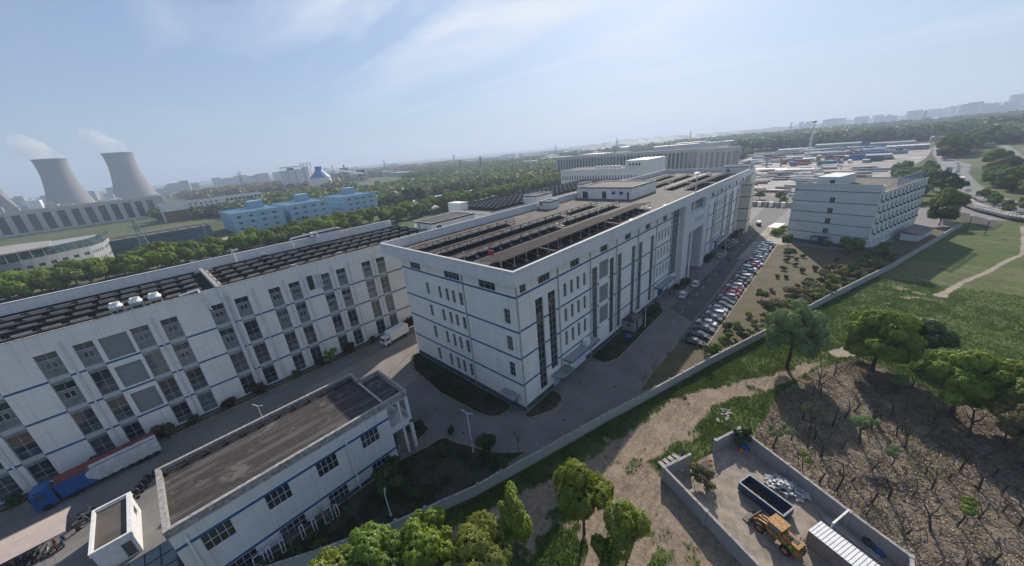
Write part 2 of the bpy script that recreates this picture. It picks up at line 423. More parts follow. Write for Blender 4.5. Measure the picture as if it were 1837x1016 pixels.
t = NT('field_ground')
def att(n):
    a = t.n('ShaderNodeAttribute'); a.attribute_name = n; return a.outputs['Fac']
p = t.pos(); fine = t.noise(p, 2.2, 6, .65); mid = t.noise(p, .35, 5, .6); far_ = t.noise(p, .02, 6, .6); vf = t.noise(p, 9, 4, .6)
grass = t.mix(t.rng(fine, .3, .72), (.040, .066, .015), (.105, .145, .036))
grass = t.mix(t.rng(mid, .38, .68, 0, .55), grass, (.085, .105, .035))
grass = t.mix(t.math('MULTIPLY', att('dry'), .7), grass, t.mix(t.rng(fine, .35, .65), (.11, .115, .05), (.17, .16, .085)))
dirt = t.mix(t.rng(fine, .3, .7), (.15, .112, .082), (.32, .25, .19))
dirt = t.mix(t.rng(vf, .55, .75, 0, .5), dirt, (.10, .08, .06))
mpr = t.n('ShaderNodeMapping'); t.l(t.n('ShaderNodeNewGeometry').outputs['Position'], mpr.inputs[0]); mpr.inputs['Rotation'].default_value = (0, 0, R(22)); mpr.inputs['Scale'].default_value = (.20, 1.0, 1)
ruts = t.noise(mpr.outputs[0], 1.0, 7, .68, 1.2)
dirt = t.mix(t.rng(ruts, .50, .62, 0, .6), dirt, (.115, .09, .066)); dirt = t.mix(t.rng(mid, .52, .70, 0, .45), dirt, (.40, .33, .26))
orc = t.mix(t.rng(vf, .35, .65), (.11, .082, .060), (.30, .235, .178))
orc = t.mix(t.rng(mid, .45, .7, 0, .6), orc, (.09, .095, .035))
k = t.math('ADD', t.math('ADD', att('dirt'), t.math('MULTIPLY', t.math('SUBTRACT', vf, .5), .9)), t.math('MULTIPLY', t.math('SUBTRACT', fine, .5), .7))
c = t.mix(t.rng(k, .38, .62), grass, dirt)
c = t.mix(t.rng(t.math('ADD', att('debris'), t.math('MULTIPLY', t.math('SUBTRACT', mid, .5), 1.2)), .4, .6), c, orc)
c = t.mix(t.rng(t.math('ADD', att('sand'), t.math('MULTIPLY', t.math('SUBTRACT', vf, .5), .5)), .4, .6), c, t.mix(t.rng(vf, .3, .7), (.27, .225, .18), (.38, .33, .27)))
# the wide plain beyond: mosaic of fields
vo = t.n('ShaderNodeTexVoronoi'); t.l(t.pos((.006, .012, 1)), vo.inputs[0]); vo.inputs['Scale'].default_value = 1
sx = t.n('ShaderNodeSeparateColor'); t.l(vo.outputs['Color'], sx.inputs[0])
fld = t.mix(t.rng(sx.outputs[0], .2, .9), (.055, .08, .03), (.13, .14, .065))
fld = t.mix(t.rng(far_, .45, .65, 0, .6), fld, (.05, .07, .03))
c = t.mix(att('far'), c, fld)
t.col(c); t.b.inputs['Roughness'].default_value = .95; t.b.inputs['Specular IOR Level'].default_value = .2
t.bump(t.math('ADD', fine, t.math('MULTIPLY', vf, .35)), .6, .2)
M['ground'] = t.mat
me = npmesh('ground', V, F, M['ground'], smooth=True)
far_m = np.clip(np.maximum.reduce([(GY-120)/60, (GX-215)/60, (-GY-110)/40, (-GX-70)/40]), 0, 1)
for nm, arr in (('dirt', tr), ('sand', tr2), ('debris', orch), ('dry', dry), ('far', far_m)):
    a = me.attributes.new(nm, 'FLOAT', 'POINT'); a.data.foreach_set('value', arr.astype(np.float32).ravel())
ground = bpy.data.objects.new('ground', me); COL.objects.link(ground); tag(ground, kind='structure')

def sheet(name, pts, z, mat):
    b = MB(); a = sum(pts[i][0]*pts[(i+1) % len(pts)][1]-pts[(i+1) % len(pts)][0]*pts[i][1] for i in range(len(pts)))
    if a < 0: pts = pts[::-1]
    b.poly([(x, y, z) for x, y in pts]); o = b.build(name, mat); tag(o, kind='structure'); return o
# asphalt / concrete of the factory compound
def pavemat(name, c, joint=5.0, blotch=.35):
    t = NT(name); p = t.pos(); big = t.noise(p, .16, 6, .62); fine = t.noise(p, 5, 5, .7); sp = t.noise(p, 1.1, 5, .7, .6)
    a = t.mix(t.rng(big, .32, .7), tuple(x*.66 for x in c), tuple(x*1.12 for x in c))
    a = t.mix(t.rng(fine, .3, .8, 0, .35), a, tuple(x*.6 for x in c))
    a = t.mix(t.rng(sp, .56, .75, 0, blotch), a, tuple(x*1.5 for x in c))
    br = t.n('ShaderNodeTexBrick'); t.l(p, br.inputs[0]); br.inputs['Scale'].default_value = 1
    br.inputs['Brick Width'].default_value = joint*1.2; br.inputs['Row Height'].default_value = joint; br.inputs['Mortar Size'].default_value = .035
    br.offset = 0; br.inputs['Mortar Smooth'].default_value = .3
    a = t.mix(t.math('MULTIPLY', br.outputs['Fac'], .55), a, tuple(x*.45 for x in c))
    vr = t.n('ShaderNodeTexVoronoi', feature='DISTANCE_TO_EDGE'); mv = t.n('ShaderNodeVectorMath', operation='ADD'); t.l(p, mv.inputs[0])
    nz = t.n('ShaderNodeTexNoise'); t.l(p, nz.inputs[0]); nz.inputs['Scale'].default_value = .8; t.l(nz.outputs['Color'], mv.inputs[1]); t.l(mv.outputs[0], vr.inputs[0]); vr.inputs['Scale'].default_value = .16
    a = t.mix(t.math('MULTIPLY', t.rng(vr.outputs['Distance'], .0, .012, .55, 0), t.rng(big, .4, .6)), a, tuple(x*.35 for x in c))
    tyre = t.noise(t.pos((.08, 1.1, 1)), 1.0, 5, .6, .2); a = t.mix(t.rng(tyre, .55, .75, 0, .35), a, tuple(x*.5 for x in c))
    t.col(a); t.b.inputs['Roughness'].default_value = .85; t.bump(fine, .3, .02); return t.mat
M['pave'] = pavemat('compound_concrete', (.185, .178, .172), 4.5, .45)
M['asph'] = pavemat('asphalt', (.088, .088, .094), 30, .2)
M['sidewalk'] = pavemat('paved_walk', (.34, .31, .28), 1.2, .2)
inner = [(x, y+.25) for x, y in WALL_PTS]
comp = inner+[(205, -60), (215, 10), (215, 78), (-75, 78), (-75, 20), (-48, 13)]
sheet('compound_paving', comp, .004, M['pave'])
# darker asphalt carriageway in front of the long building
sheet('road', [(45, -11.2), (60, -11.2), (97, -9.6), (118, -9.0), (131, -9.0), (190, -11), (200, -6), (200, 0), (160, -1), (116, -4.0), (98, -5.2), (60, -5.5), (50, -4.6)], .009, M['asph'])
b = MB()
for i in range(18):
    x = 42+i*6.0; yy = -8.0+min(1, (x-42)/45)*1.3; b.poly([(x, yy-.06, .014), (x+2.2, yy+.01-.06, .014), (x+2.2, yy+.13-.06, .014), (x, yy+.12-.06, .014)])
tag(b.build('road_marking', plain('road_paint', (.45, .45, .45), .7, var=.4, scale=4)), kind='structure')
sheet('pavement', [(97, -8.8), (121, -9.0), (122, -11.2), (97.5, -11.6)], .011, M['sidewalk'])
sheet('pavement.001', [(131, -8.8), (150, -9.3), (151, -10.4), (133, -11.6)], .011, M['sidewalk'])
sheet('pavement.002', [(121, -12.2), (133, -12.2), (133, -17), (122.4, -17.6), (119, -19.2), (121, -14.4)], .011, M['sidewalk'])
sheet('parking_bay_surface', [(35.3, -11.6), (121, -11.3), (121, -16.2), (36.0, -16.9)], .010, M['asph'])
# forecourt between the buildings: sun patch painted in as a paler concrete tone
M['suncon'] = pavemat('sunlit_concrete_tone', (.26, .235, .21), 4.0, .2)
sheet('forecourt', [(-22, 38), (9, 40.5), (9, 36), (-.3, 32.2), (-2.2, 31.4), (-4.9, 26.4), (-6, 22.5), (-14, 22.5), (-22, 30)], .008, M['suncon'])

# planted beds with kerbs
M['lawn'] = (lambda: (lambda t: (t.col(t.mix(t.rng(t.noise(t.pos(), .22, 6, .65), .35, .62), t.mix(t.rng(t.noise(t.pos(), 2.5, 5), .3, .7), (.030, .045, .014), (.085, .095, .035)), t.mix(t.rng(t.noise(t.pos(), 3, 5), .3, .7), (.085, .062, .042), (.17, .12, .08)))),
    t.bump(t.noise(t.pos(), 3, 6), .8, .2), setattr(t.b.inputs['Roughness'], 'default_value', .95), t.mat)[-1])(NT('patchy_lawn')))()
def rounded(pts, r=1.0, n=5):
    out = []
    for i in range(len(pts)):
        p = Vector(pts[i]); a = (Vector(pts[i-1])-p); b = (Vector(pts[(i+1) % len(pts)])-p)
        q = min(r, a.length*.45, b.length*.45); a = p+a.normalized()*q; b = p+b.normalized()*q
        for k in range(n+1):
            t = k/n; out.append(tuple(a*(1-t)**2+p*2*t*(1-t)+b*t*t))
    return out
def bed(pts, mat, kerb=True, z=.09, r=1.0, name='planting_bed'):
    pts = rounded(pts, r)
    a = sum(pts[i][0]*pts[(i+1) % len(pts)][1]-pts[(i+1) % len(pts)][0]*pts[i][1] for i in range(len(pts)))
    if a < 0: pts = pts[::-1]
    o = sheet(name, pts, z, mat)
    if kerb:
        k = MB(); n = len(pts)
        def off(i, d):
            p = Vector(pts[i]); e1 = (p-Vector(pts[i-1])).normalized(); e2 = (Vector(pts[(i+1) % n])-p).normalized()
            nn = Vector((e1.y+e2.y, -(e1.x+e2.x))).normalized(); return p+nn*d
        for i in range(n):
            j = (i+1) % n; a, b = Vector(pts[i]), Vector(pts[j]); c, d = off(j, .14), off(i, .14)
            k.quad((d.x, d.y, .0), (c.x, c.y, .0), (c.x, c.y, .13), (d.x, d.y, .13))
            k.quad((d.x, d.y, .13), (c.x, c.y, .13), (b.x, b.y, .13), (a.x, a.y, .13))
            k.quad((a.x, a.y, .13), (b.x, b.y, .13), (b.x, b.y, z-.02), (a.x, a.y, z-.02))
        o2 = k.build('kerb', M['kerb']); tag(o2, kind='structure')
    return o
BEDS = [[(-.4, 31), (-1.8, 31.2), (-4.5, 26.2), (-5.7, 15.1), (-4.9, 4.6), (-3.7, 2.6), (-1.4, 2.4), (-.4, 3)],
        [(-1.2, -.6), (-.6, -1.8), (3.2, -3.6), (6.3, -3.0), (7.0, -.35), (5, -.35)],
        [(19.4, -.35), (19.3, -3.6), (22, -4.9), (47, -4.3), (51, -.35)],
        [(60.4, -.35), (62, -3.8), (69.5, -3.4), (70.4, -1.4), (66, -.35)],
        [(87.6, -.35), (88.2, -2.8), (97.3, -2.5), (99.5, -.35)],
        [(121, -.35), (123, -3.2), (134, -3.2), (138.6, -.8)]]
for q in BEDS: bed(q, M['soil'])
bed([(-15.0, 6.6), (-12.0, 6.4), (-11.5, 3.9), (-9.4, -1.8), (-7, -4.9), (-6, -5.6), (-14.6, -4.6+.6), (-24.4, -.4), (-31, 3.2), (-42, 9.6), (-42, 7.6), (-18.6, 7.6)], M['soil'], r=1.2)
bed([(-14.8, 8.9), (-12.2, 9.6), (-12.6, 12.6), (-14.9, 13)], M['soil'], r=.6)
bed([(-70, 45.1), (6, 45.1), (6, 43.9), (-70, 43.9)], M['lawn'], r=.3)
bed([(15.2, -12.5), (20.3, -12.1), (35.2, -12.0), (35.9, -17.0), (118.5, -16.6), (121, -19.6), (120, -27), (120.6, -39.3), (108, -44.6), (105.4, -44.1), (71, -32.2), (46.4, -24.5), (28.8, -18.5), (19, -15.3)], M['lawn'], r=.5, name='lawn')
bed([(121.4, -41.5), (140, -46.6), (160, -52.2), (168, -62.8), (140, -54.9), (105.6, -44.2), (113, -43)], M['lawn'], kerb=False, r=.5, name='planting_bed')
bed([(131.5, -12.1), (150, -10.6), (152, -15.5), (133, -17)], M['lawn'], r=.5, name='lawn')

# ---------------------------------------------------------------- perimeter wall
WM = stained('perimeter_wall_paint', (.36, .385, .36), amt=.45, rough=.85)
pw = empty('boundary_wall', (46.4, -25, 0)); tag(pw, 'long pale boundary wall running across the whole site from the lower left to the dormitory', 'wall')
b = MB(); c = MB()
HW = 1.55
for (ax, ay), (bx, by) in zip(WALL_PTS[:-1], WALL_PTS[1:]):
    d = Vector((bx-ax, by-ay, 0)); L = d.length; d.normalize(); nrm = Vector((-d.y, d.x, 0)); k = max(1, int(L/3.2))
    for i in range(k):
        p = Vector((ax, ay, 0))+d*(L*i/k); q = Vector((ax, ay, 0))+d*(L*(i+1)/k); mid = (p+q)/2+nrm*.09
        wob = (random.random()-.5)*.02
        b.obox((mid.x, mid.y, HW/2-.1), ((q-p).length-.02, .17+wob, HW+.2), math.atan2(d.y, d.x))
        c.obox((mid.x, mid.y, HW+.035), ((q-p).length, .26, .07), math.atan2(d.y, d.x))
        pp = p+nrm*.2
b.build('wall_face', WM, pw); c.build('coping', M['cap'], pw)
for (ax, ay), (bx, by) in zip(WALL_PTS[:-1], WALL_PTS[1:]):
    if ax > 60: break
    d = Vector((bx-ax, by-ay, 0)); L = d.length; d.normalize(); nrm = Vector((-d.y, d.x, 0))
    for i in range(max(1, int(L/3.4))):
        p = Vector((ax, ay, 0))+d*(i*3.4+.3)+nrm*.26
        q = MB(); q.obox((p.x, p.y, (HW+.12)/2), (.3, .16, HW+.12), math.atan2(d.y, d.x)); q.obox((p.x, p.y, HW+.14), (.38, .24, .06), math.atan2(d.y, d.x), 0)
        q.build('pier', M['cap'], pw)
# far end of the compound: wall with hoardings
pw2 = empty('rear_boundary_wall', (198, 0, 0)); tag(pw2, 'low grey wall with small sheds in front of it closing the far end of the road', 'wall')
b = MB(); b.obox((200, -10, 1), (.25, 50, 2), R(8)); b.build('wall_face', M['cap'], pw2)
# ---------------------------------------------------------------- long white factory building
def stripes(parent, O, u, n, W, zs, skips=(), h=.31, mat='blue', name='blue_trim'):
    b = MB()
    for z in zs:
        segs = [(0, W)]
        for a, c in skips:
            segs = [t for s in segs for t in ((s[0], min(s[1], a)), (max(s[0], c), s[1])) if t[1]-t[0] > .05]
        for a, c in segs:
            p = Vector((O[0]+u[0]*a, O[1]+u[1]*a, z)); q = Vector((O[0]+u[0]*c, O[1]+u[1]*c, z)); nn = Vector((n[0], n[1], 0))
            mid = (p+q)/2+nn*.0; b.obox(mid, ((q-p).length, .05, h), math.atan2(u[1], u[0]))
    return b.build(name, M[mat], parent)
def pipes(parent, O, u, n, xs_, z0, z1, r=.09, mat='frame'):
    for x in xs_:
        b = MB(); p = Vector((O[0]+u[0]*x+n[0]*(r+.04), O[1]+u[1]*x+n[1]*(r+.04), 0))
        b.cyl(p+Vector((0, 0, z0)), p+Vector((0, 0, z1)), r, n=8)
        for z in np.arange(z0+1.5, z1, 3.2): b.obox(p+Vector((0, 0, z)), (.3, .3, .09), math.atan2(u[1], u[0]))
        b.build('downpipe', M[mat], parent)
fb = empty('factory_building', (0, 0, 0))
tag(fb, 'very long white five storey factory with thin blue stripes and a tall portal', 'factory')
LEN = 151; DEP = 31; ZB = 22.1; ZT = 24.4; ZR = 22.6
SL = [(15.8, 18.3), (11.1, 13.7), (6.3, 9.1)]
holes = []; wins = []
def bay(x0, kind):
    def tall(a, b_, z0=1.3, z1=18.2, nz=12): wins.append((a+x0, b_+x0, z0, z1, 2, nz, 'tall'))
    if kind == 0:
        wins.append((1.1, 2.5, 20.35, 22.0, 2, 2, 'w')); tall(4.3, 6.2); tall(7.5, 9.5, 3.6)
    if kind == 1:
        for a in (1.8, 3.8, 5.8, 7.9):
            for z0, z1 in SL: wins.append((a+x0, a+.9+x0, z0, z1, 2, 3, 'w'))
    if kind == 2: tall(1.0, 2.9); tall(7.7, 9.5)
    if kind == 3: tall(1.0, 2.8); tall(7.4, 9.3)
    if kind in (0,): wins.append((5.35+x0, 8.35+x0, 20.35, 22.0, 4, 2, 'w'))
    else: wins.append((4.0+x0, 6.8+x0, 20.35, 22.0, 3, 2, 'w'))
for x0, k in ((0, 0), (10, 1), (20, 2), (30, 3), (40, 3), (50, 1), (90, 2), (100, 1), (110, 3), (120, 2), (130, 1), (140, 3)): bay(x0, k)
holes = [(a, b_, c, d) for a, b_, c, d, *_ in wins]
gt = (60.8, 65.6, 3.8, 21.9); holes.append(gt)
grey = [(23.6, 27.1, 15.1, 18.6), (23.6, 27.1, 10.0, 13.6), (23.6, 27.1, 5.4, 9.1)]
holes += grey
doors = [(13.9, 18.4, 0.02, 3.6), (12.2, 13.2, .02, 2.4), (8.0, 9.4, .02, 2.5), (53.5, 57.5, .02, 3.4), (98.2, 99.2, .02, 2.5), (104, 108, .02, 3.4)]
holes += doors
body = MB()
# front wall left of the portal and right of it
L1 = [h for h in holes if h[1] <= 66]; L2 = [(a-87, b_-87, c, d) for a, b_, c, d in holes if a >= 87]
body.wall((0, 0), (1, 0), (0, -1), 66, 0, ZB, L1, .28)
body.wall((87, 0), (1, 0), (0, -1), LEN-87, 0, ZB, L2, .28)
LW = []
for a, b_ in ((27.6, 24.1), (16.8, 12.5), (7.8, 4.0)): LW.append((31-a, 31-b_, 20.3, 22.0, 4 if a > 10 and a < 20 else 3, 2))
for a, b_ in ((23.3, 22.3), (19.4, 18.5), (17.2, 16.3), (15.4, 14.5), (13.4, 12.4)):
    for z0, z1 in ((15.8, 18.2), (11.2, 13.6), (6.4, 9.1), (1.3, 4.1)): LW.append((31-a, 31-b_, z0, z1, 2, 3))
for z0, z1 in ((15.4, 17.9), (10.7, 13.3), (5.9, 8.6)): LW.append((31-2.7, 31-1.4, z0, z1, 2, 3))
ldoor = (31-2.6, 31-1.5, .02, 2.3)
body.wall((0, 31), (0, -1), (-1, 0), 31, 0, ZB, [w_[:4] for w_ in LW]+[ldoor], .28)
body.wall((LEN, 31), (-1, 0), (0, 1), LEN, 0, ZB, [], .2)
body.wall((LEN, 0), (0, 1), (1, 0), 31, 0, ZB, [], .2)
# rear wing carrying the deep parapet further along
body.box(62, LEN, 31.02, 36.2, 0, ZB)
body.build('wall', M['wall'], fb)
for a, b_, c, d, nx, nz, kd in wins:
    window(fb, (0, 0), (1, 0), (0, -1), (a, b_, c, d), nx, nz, depth=.2, fw=.06 if kd == 'w' else .05)
for w_ in LW: window(fb, (0, 31), (0, -1), (-1, 0), w_[:4], w_[4], w_[5], depth=.2, fw=.06)
window(fb, (0, 0), (1, 0), (0, -1), gt, 4, 14, depth=.2, fw=.08, gl='glass2')
for g_ in grey:
    b = MB(); b.box(g_[0], g_[1], .16, .22, g_[2], g_[3])
    for k in range(18):
        z = g_[2]+(g_[3]-g_[2])*(k+.5)/18; b.box(g_[0]+.05, g_[1]-.05, .12, .16, z-.03, z+.03)
    b.build('louver', M['louver'], fb)
for i, d_ in enumerate(doors):
    b = MB(); roll = d_[1]-d_[0] > 2
    b.box(d_[0], d_[1], .16, .24, d_[2], d_[3])
    if roll:
        for k in range(16): z = d_[2]+(d_[3]-d_[2])*k/16; b.box(d_[0], d_[1], .12, .16, z+.02, z+.11)
    else: b.box(d_[0]+.1, d_[0]+.5*(d_[1]-d_[0])-.05, .13, .16, .2, 2.1)
    b.build('roller_door' if roll else 'door', M['white'] if d_[0] < 20 and roll else (M['blue'] if roll else M['frame']), fb)
b = MB(); b.box(.16, .24, 1.5, 2.6, .02, 2.3); b.build('door', M['frame'], fb)
skip = [(w_[0], w_[1]) for w_ in wins if w_[6] == 'tall']+[(23.5, 27.2), (60.7, 66.1), (66, 87)]
stripes(fb, (0, 0), (1, 0), (0, -1), 66, [20.1], [])
stripes(fb, (87, 0), (1, 0), (0, -1), LEN-87, [20.1], [])
stripes(fb, (0, 0), (1, 0), (0, -1), LEN, [14.45, 9.8, 4.97], skip)
stripes(fb, (0, 31), (0, -1), (-1, 0), 31, [20.1, 14.45, 9.8, 4.97], [])
b = MB(); b.box(-.06, 0, 0, 31, 0, .8); b.box(-.06, 7.9, -.06, 0, 0, .8)
for a, c in ((9.5, 10.8), (18.5, 53.4), (57.6, 61), (87, 98.1), (99.3, 103.9), (108.1, LEN)): b.box(a, c, -.06, 0, 0, .8)
b.build('plinth', M['plinth'], fb)
pipes(fb, (0, 0), (1, 0), (0, -1), [.25, 10.3, 20.3, 30.3, 40.3, 50.3, 59.9, 90.4, 100.3, 110.3, 120.3, 130.3, 140.3], .3, 22.1)
pipes(fb, (0, 31), (0, -1), (-1, 0), [19.2], .3, 22.1)
# parapet band, overhanging front, left and rear
b = MB(); o_ = .85; X1 = LEN+.8; Y1 = 36.6
b.box(-o_, X1, -o_, -o_+.35, ZB, ZT); b.box(-o_, -o_+.35, -o_+.35, Y1, ZB, ZT)
b.box(-o_+.35, X1, Y1-.35, Y1, ZB, ZT); b.box(X1-.35, X1, -o_+.35, Y1-.35, ZB, ZT)
b.box(-o_+.35, X1-.35, -o_+.35, Y1-.35, ZB+.02, ZR-.15)
b.build('parapet', M['wall2'], fb)
b = MB(); e = .06
b.box(-o_-e, X1+e, -o_-e, -o_+.35+e, ZT, ZT+.08); b.box(-o_-e, -o_+.35+e, -o_+.41, Y1+e, ZT, ZT+.08)
b.box(-o_+.41, X1+e, Y1-.41, Y1+e, ZT, ZT+.08)
b.build('coping', M['wallold'], fb)
t = NT('roof_screed'); p = t.pos(); n_ = t.noise(p, .25, 6, .65); n2 = t.noise(p, 3, 5, .6)
t.col(t.mix(t.rng(n2, .3, .8, 0, .4), t.mix(t.rng(n_, .35, .65), (.070, .060, .052), (.14, .122, .106)), (.04, .035, .032))); t.b.inputs['Roughness'].default_value = .9
M['roof'] = t.mat
t = NT('roof_felt_dark'); p = t.pos(); n_ = t.noise(p, .3, 6, .65); n2 = t.noise(p, 3, 5, .6)
t.col(t.mix(t.rng(n2, .3, .8, 0, .4), t.mix(t.rng(n_, .35, .65), (.03, .027, .026), (.075, .066, .06)), (.022, .02, .02))); t.b.inputs['Roughness'].default_value = .85
M['roofd'] = t.mat
b = MB(); b.quad((-o_+.35, -o_+.35, ZR), (X1-.35, -o_+.35, ZR), (X1-.35, Y1-.35, ZR), (-o_+.35, Y1-.35, ZR))
b.build('roof', M['roof'], fb)
b = MB(); b.quad((.2, 1.0, ZR+.004), (60.5, 1.0, ZR+.004), (60.5, 30.5, ZR+.004), (.2, 33.5, ZR+.004)); b.build('roof_felt', M['roofd'], fb); b = MB(); b.quad((92, 1.0, ZR+.004), (140, 1.0, ZR+.004), (140, 30.5, ZR+.004), (92, 30.5, ZR+.004)); b.build('roof_felt', M['roofd'], fb)
# portal
b = MB(); yf = -1.3
b.box(66, 70.6, yf, .1, 0, ZB); b.box(83.4, 87, yf, .1, 0, ZB)
sq = [(75.0, 75.9), (77.4, 78.3), (79.8, 80.7), (82.0-.0, 82.9)]
b.wall((70.6, yf), (1, 0), (0, -1), 12.8, 14, 18.9, [(a-70.6, c-70.6, 16.0, 17.2) for a, c in sq], .25)
b.box(70.6, 83.4, yf, .1, 13.9, 13.99); b.box(70.6, 83.4, yf, .1, 18.91, 19.0)
b.quad((70.6, 14, 0), (70.6, -.0, 0), (70.6, 0, 14), (70.6, 14, 14)); b.quad((83.4, 0, 0), (83.4, 14, 0), (83.4, 14, 14), (83.4, 0, 14))
b.quad((70.6, 14, 0), (70.6, 14, 14), (83.4, 14, 14), (83.4, 14, 0)); b.quad((70.6, .1, 14), (83.4, .1, 14), (83.4, 14, 14), (70.6, 14, 14))
b.box(70.6, 83.4, -.3, .1, 19.0, ZB)
b.build('portal', M['wall2'], fb)
for a, c in sq: window(fb, (0, yf), (1, 0), (0, -1), (a, c, 16.0, 17.2), 1, 1, depth=.2)
for k in range(4): window(fb, (0, -.35), (1, 0), (0, -1), (71+k*3.1, 73.9+k*3.1, 19.4, 21.9), 3, 2, depth=-.05)
# canopies
def canopy(x0, x1, y0, y1, z, fascia='plinth', th=.28, parent=fb, struts=True):
    b = MB(); b.box(x0, x1, y0, y1, z-th, z, 0, 1)
    b.build('canopy', [M[fascia], M['conwall']], parent)
canopy(10.8, 20.7, -1.9, -.01, 4.2, 'blue'); canopy(50.6, 60.6, -1.9, -.01, 4.2, 'blue'); canopy(101, 110, -1.9, -.01, 4.2, 'blue')
b = MB(); b.beam((7.1, -1.0, 2.75), (11.3, -1.0, 2.75), 2.1, .12); b.box(7.3, 7.4, -1.9, -1.8, 0, 2.7); b.box(11.0, 11.1, -1.9, -1.8, 0, 2.7); b.build('canopy', M['span'], fb)
b = MB(); b.obox((-.9, 2.5, 2.75), (1.8, 3.4, .14)); b.obox((-.9, 2.5, 2.85), (1.7, 3.2, .06)); b.build('canopy', M['louver'], fb)
b = MB(); b.box(16.8, 18.2, -1.2, -.3, 4.2, 5.3); b.box(17, 18, -1.22, -1.19, 4.4, 5.2); b.build('air_conditioner', M['white'], fb)
# protruding stair wing near the far end
b = MB(); b.box(134, 139.5, -3.6, -.01, 0, 19.6); b.box(141.5, 150.8, -1.6, -.01, 0, 22.1); b.build('stair_wing', M['cream'], fb)
stripes(fb, (134, -.01), (0, -1), (-1, 0), 3.59, [14.45, 9.8, 4.97, 19.0], [], mat='plinth')
stripes(fb, (134, -3.6), (1, 0), (0, -1), 5.5, [14.45, 9.8, 4.97, 19.0], [], mat='plinth')
# penthouses
def penthouse(x0, x1, y0, y1, z0, z1, wl=(), wf=(), parent=fb, mat='wall', name='penthouse'):
    """wl: openings on the -X face given as y ranges; wf: on the -Y face"""
    b = MB()
    b.wall((x0, y1), (0, -1), (-1, 0), y1-y0, z0, z1, [(y1-a, y1-c, e, f) for a, c, e, f in wl], .2)
    b.wall((x0, y0), (1, 0), (0, -1), x1-x0, z0, z1, [(a-x0, c-x0, e, f) for a, c, e, f in wf], .2)
    b.wall((x1, y1), (-1, 0), (0, 1), x1-x0, z0, z1, [], .2); b.wall((x1, y0), (0, 1), (1, 0), y1-y0, z0, z1, [], .2)
    b.quad((x0, y0, z1-.35), (x1, y0, z1-.35), (x1, y1, z1-.35), (x0, y1, z1-.35), 1)
    for q in ((x0, x1, y0, y0+.2), (x0, x1, y1-.2, y1), (x0, x0+.2, y0+.2, y1-.2), (x1-.2, x1, y0+.2, y1-.2)): b.box(*q, z1-.4, z1+.003)
    o = b.build(name, [M[mat], M['roofd']], parent)
    for a, c, e, f in wl:
        w_ = window(parent, (x0, y1), (0, -1), (-1, 0), (y1-a, y1-c, e, f), 2, 2 if f-e < 2 else 1, depth=.12)
    for a, c, e, f in wf: window(parent, (x0, y0), (1, 0), (0, -1), (a-x0, c-x0, e, f), 2, 2, depth=.12)
penthouse(71.5, 90, 16.4, 36.0, ZR, 26.3, wl=[(33.8, 31.8, 22.65, 24.9), (26.5, 25, 22.65, 25.0), (23.2, 21.8, 24.0, 25.0), (20.6, 19.2, 24.0, 25.0), (18.0, 17.3, 22.65, 24.8)])
penthouse(50.2, 55, 31.6, 35.6, ZR, 25.0, wl=[(35.2, 34.4, 23.6, 24.5)])
penthouse(141.5, 151, -.4, 9, ZR, 25.6, wl=[(7.8, 6.4, 23.2, 24.6)], wf=[(144, 146.4, 23.2, 24.8), (147.5, 149, 23.2, 24.8)])

# ---------------------------------------------------------------- racks of panels on the flat roofs
t = NT('panel_glass'); p = t.pos(obj=True)
br = t.n('ShaderNodeTexBrick'); t.l(p, br.inputs[0]); br.offset = 0; br.inputs['Scale'].default_value = 1
br.inputs['Brick Width'].default_value = 1.0; br.inputs['Row Height'].default_value = 1.65; br.inputs['Mortar Size'].default_value = .02
t.col(t.mix(t.math('MULTIPLY', br.outputs['Fac'], .35), t.mix(t.rng(t.noise(p, .5, 4), .3, .7), (.014, .014, .017), (.032, .030, .032)), (.14, .14, .14)))
t.b.inputs['Roughness'].default_value = .6; t.b.inputs['Specular IOR Level'].default_value = .25; M['panel'] = t.mat
t = NT('panel_dusty'); p = t.pos(obj=True)
t.col(t.mix(t.rng(t.noise(p, .8, 6, .7), .3, .7), (.042, .038, .035), (.072, .065, .060))); t.b.inputs['Roughness'].default_value = .95; t.b.inputs['Specular IOR Level'].default_value = .08; M['panelt'] = t.mat
M['under'] = plain('panel_underside', (.035, .033, .034), .7, var=.2)
M['sundash'] = plain('sunlit_dash_tone', (.52, .50, .47), .7, var=.2)  # pale tone of the dashes below the racks, sunlight put into the colour
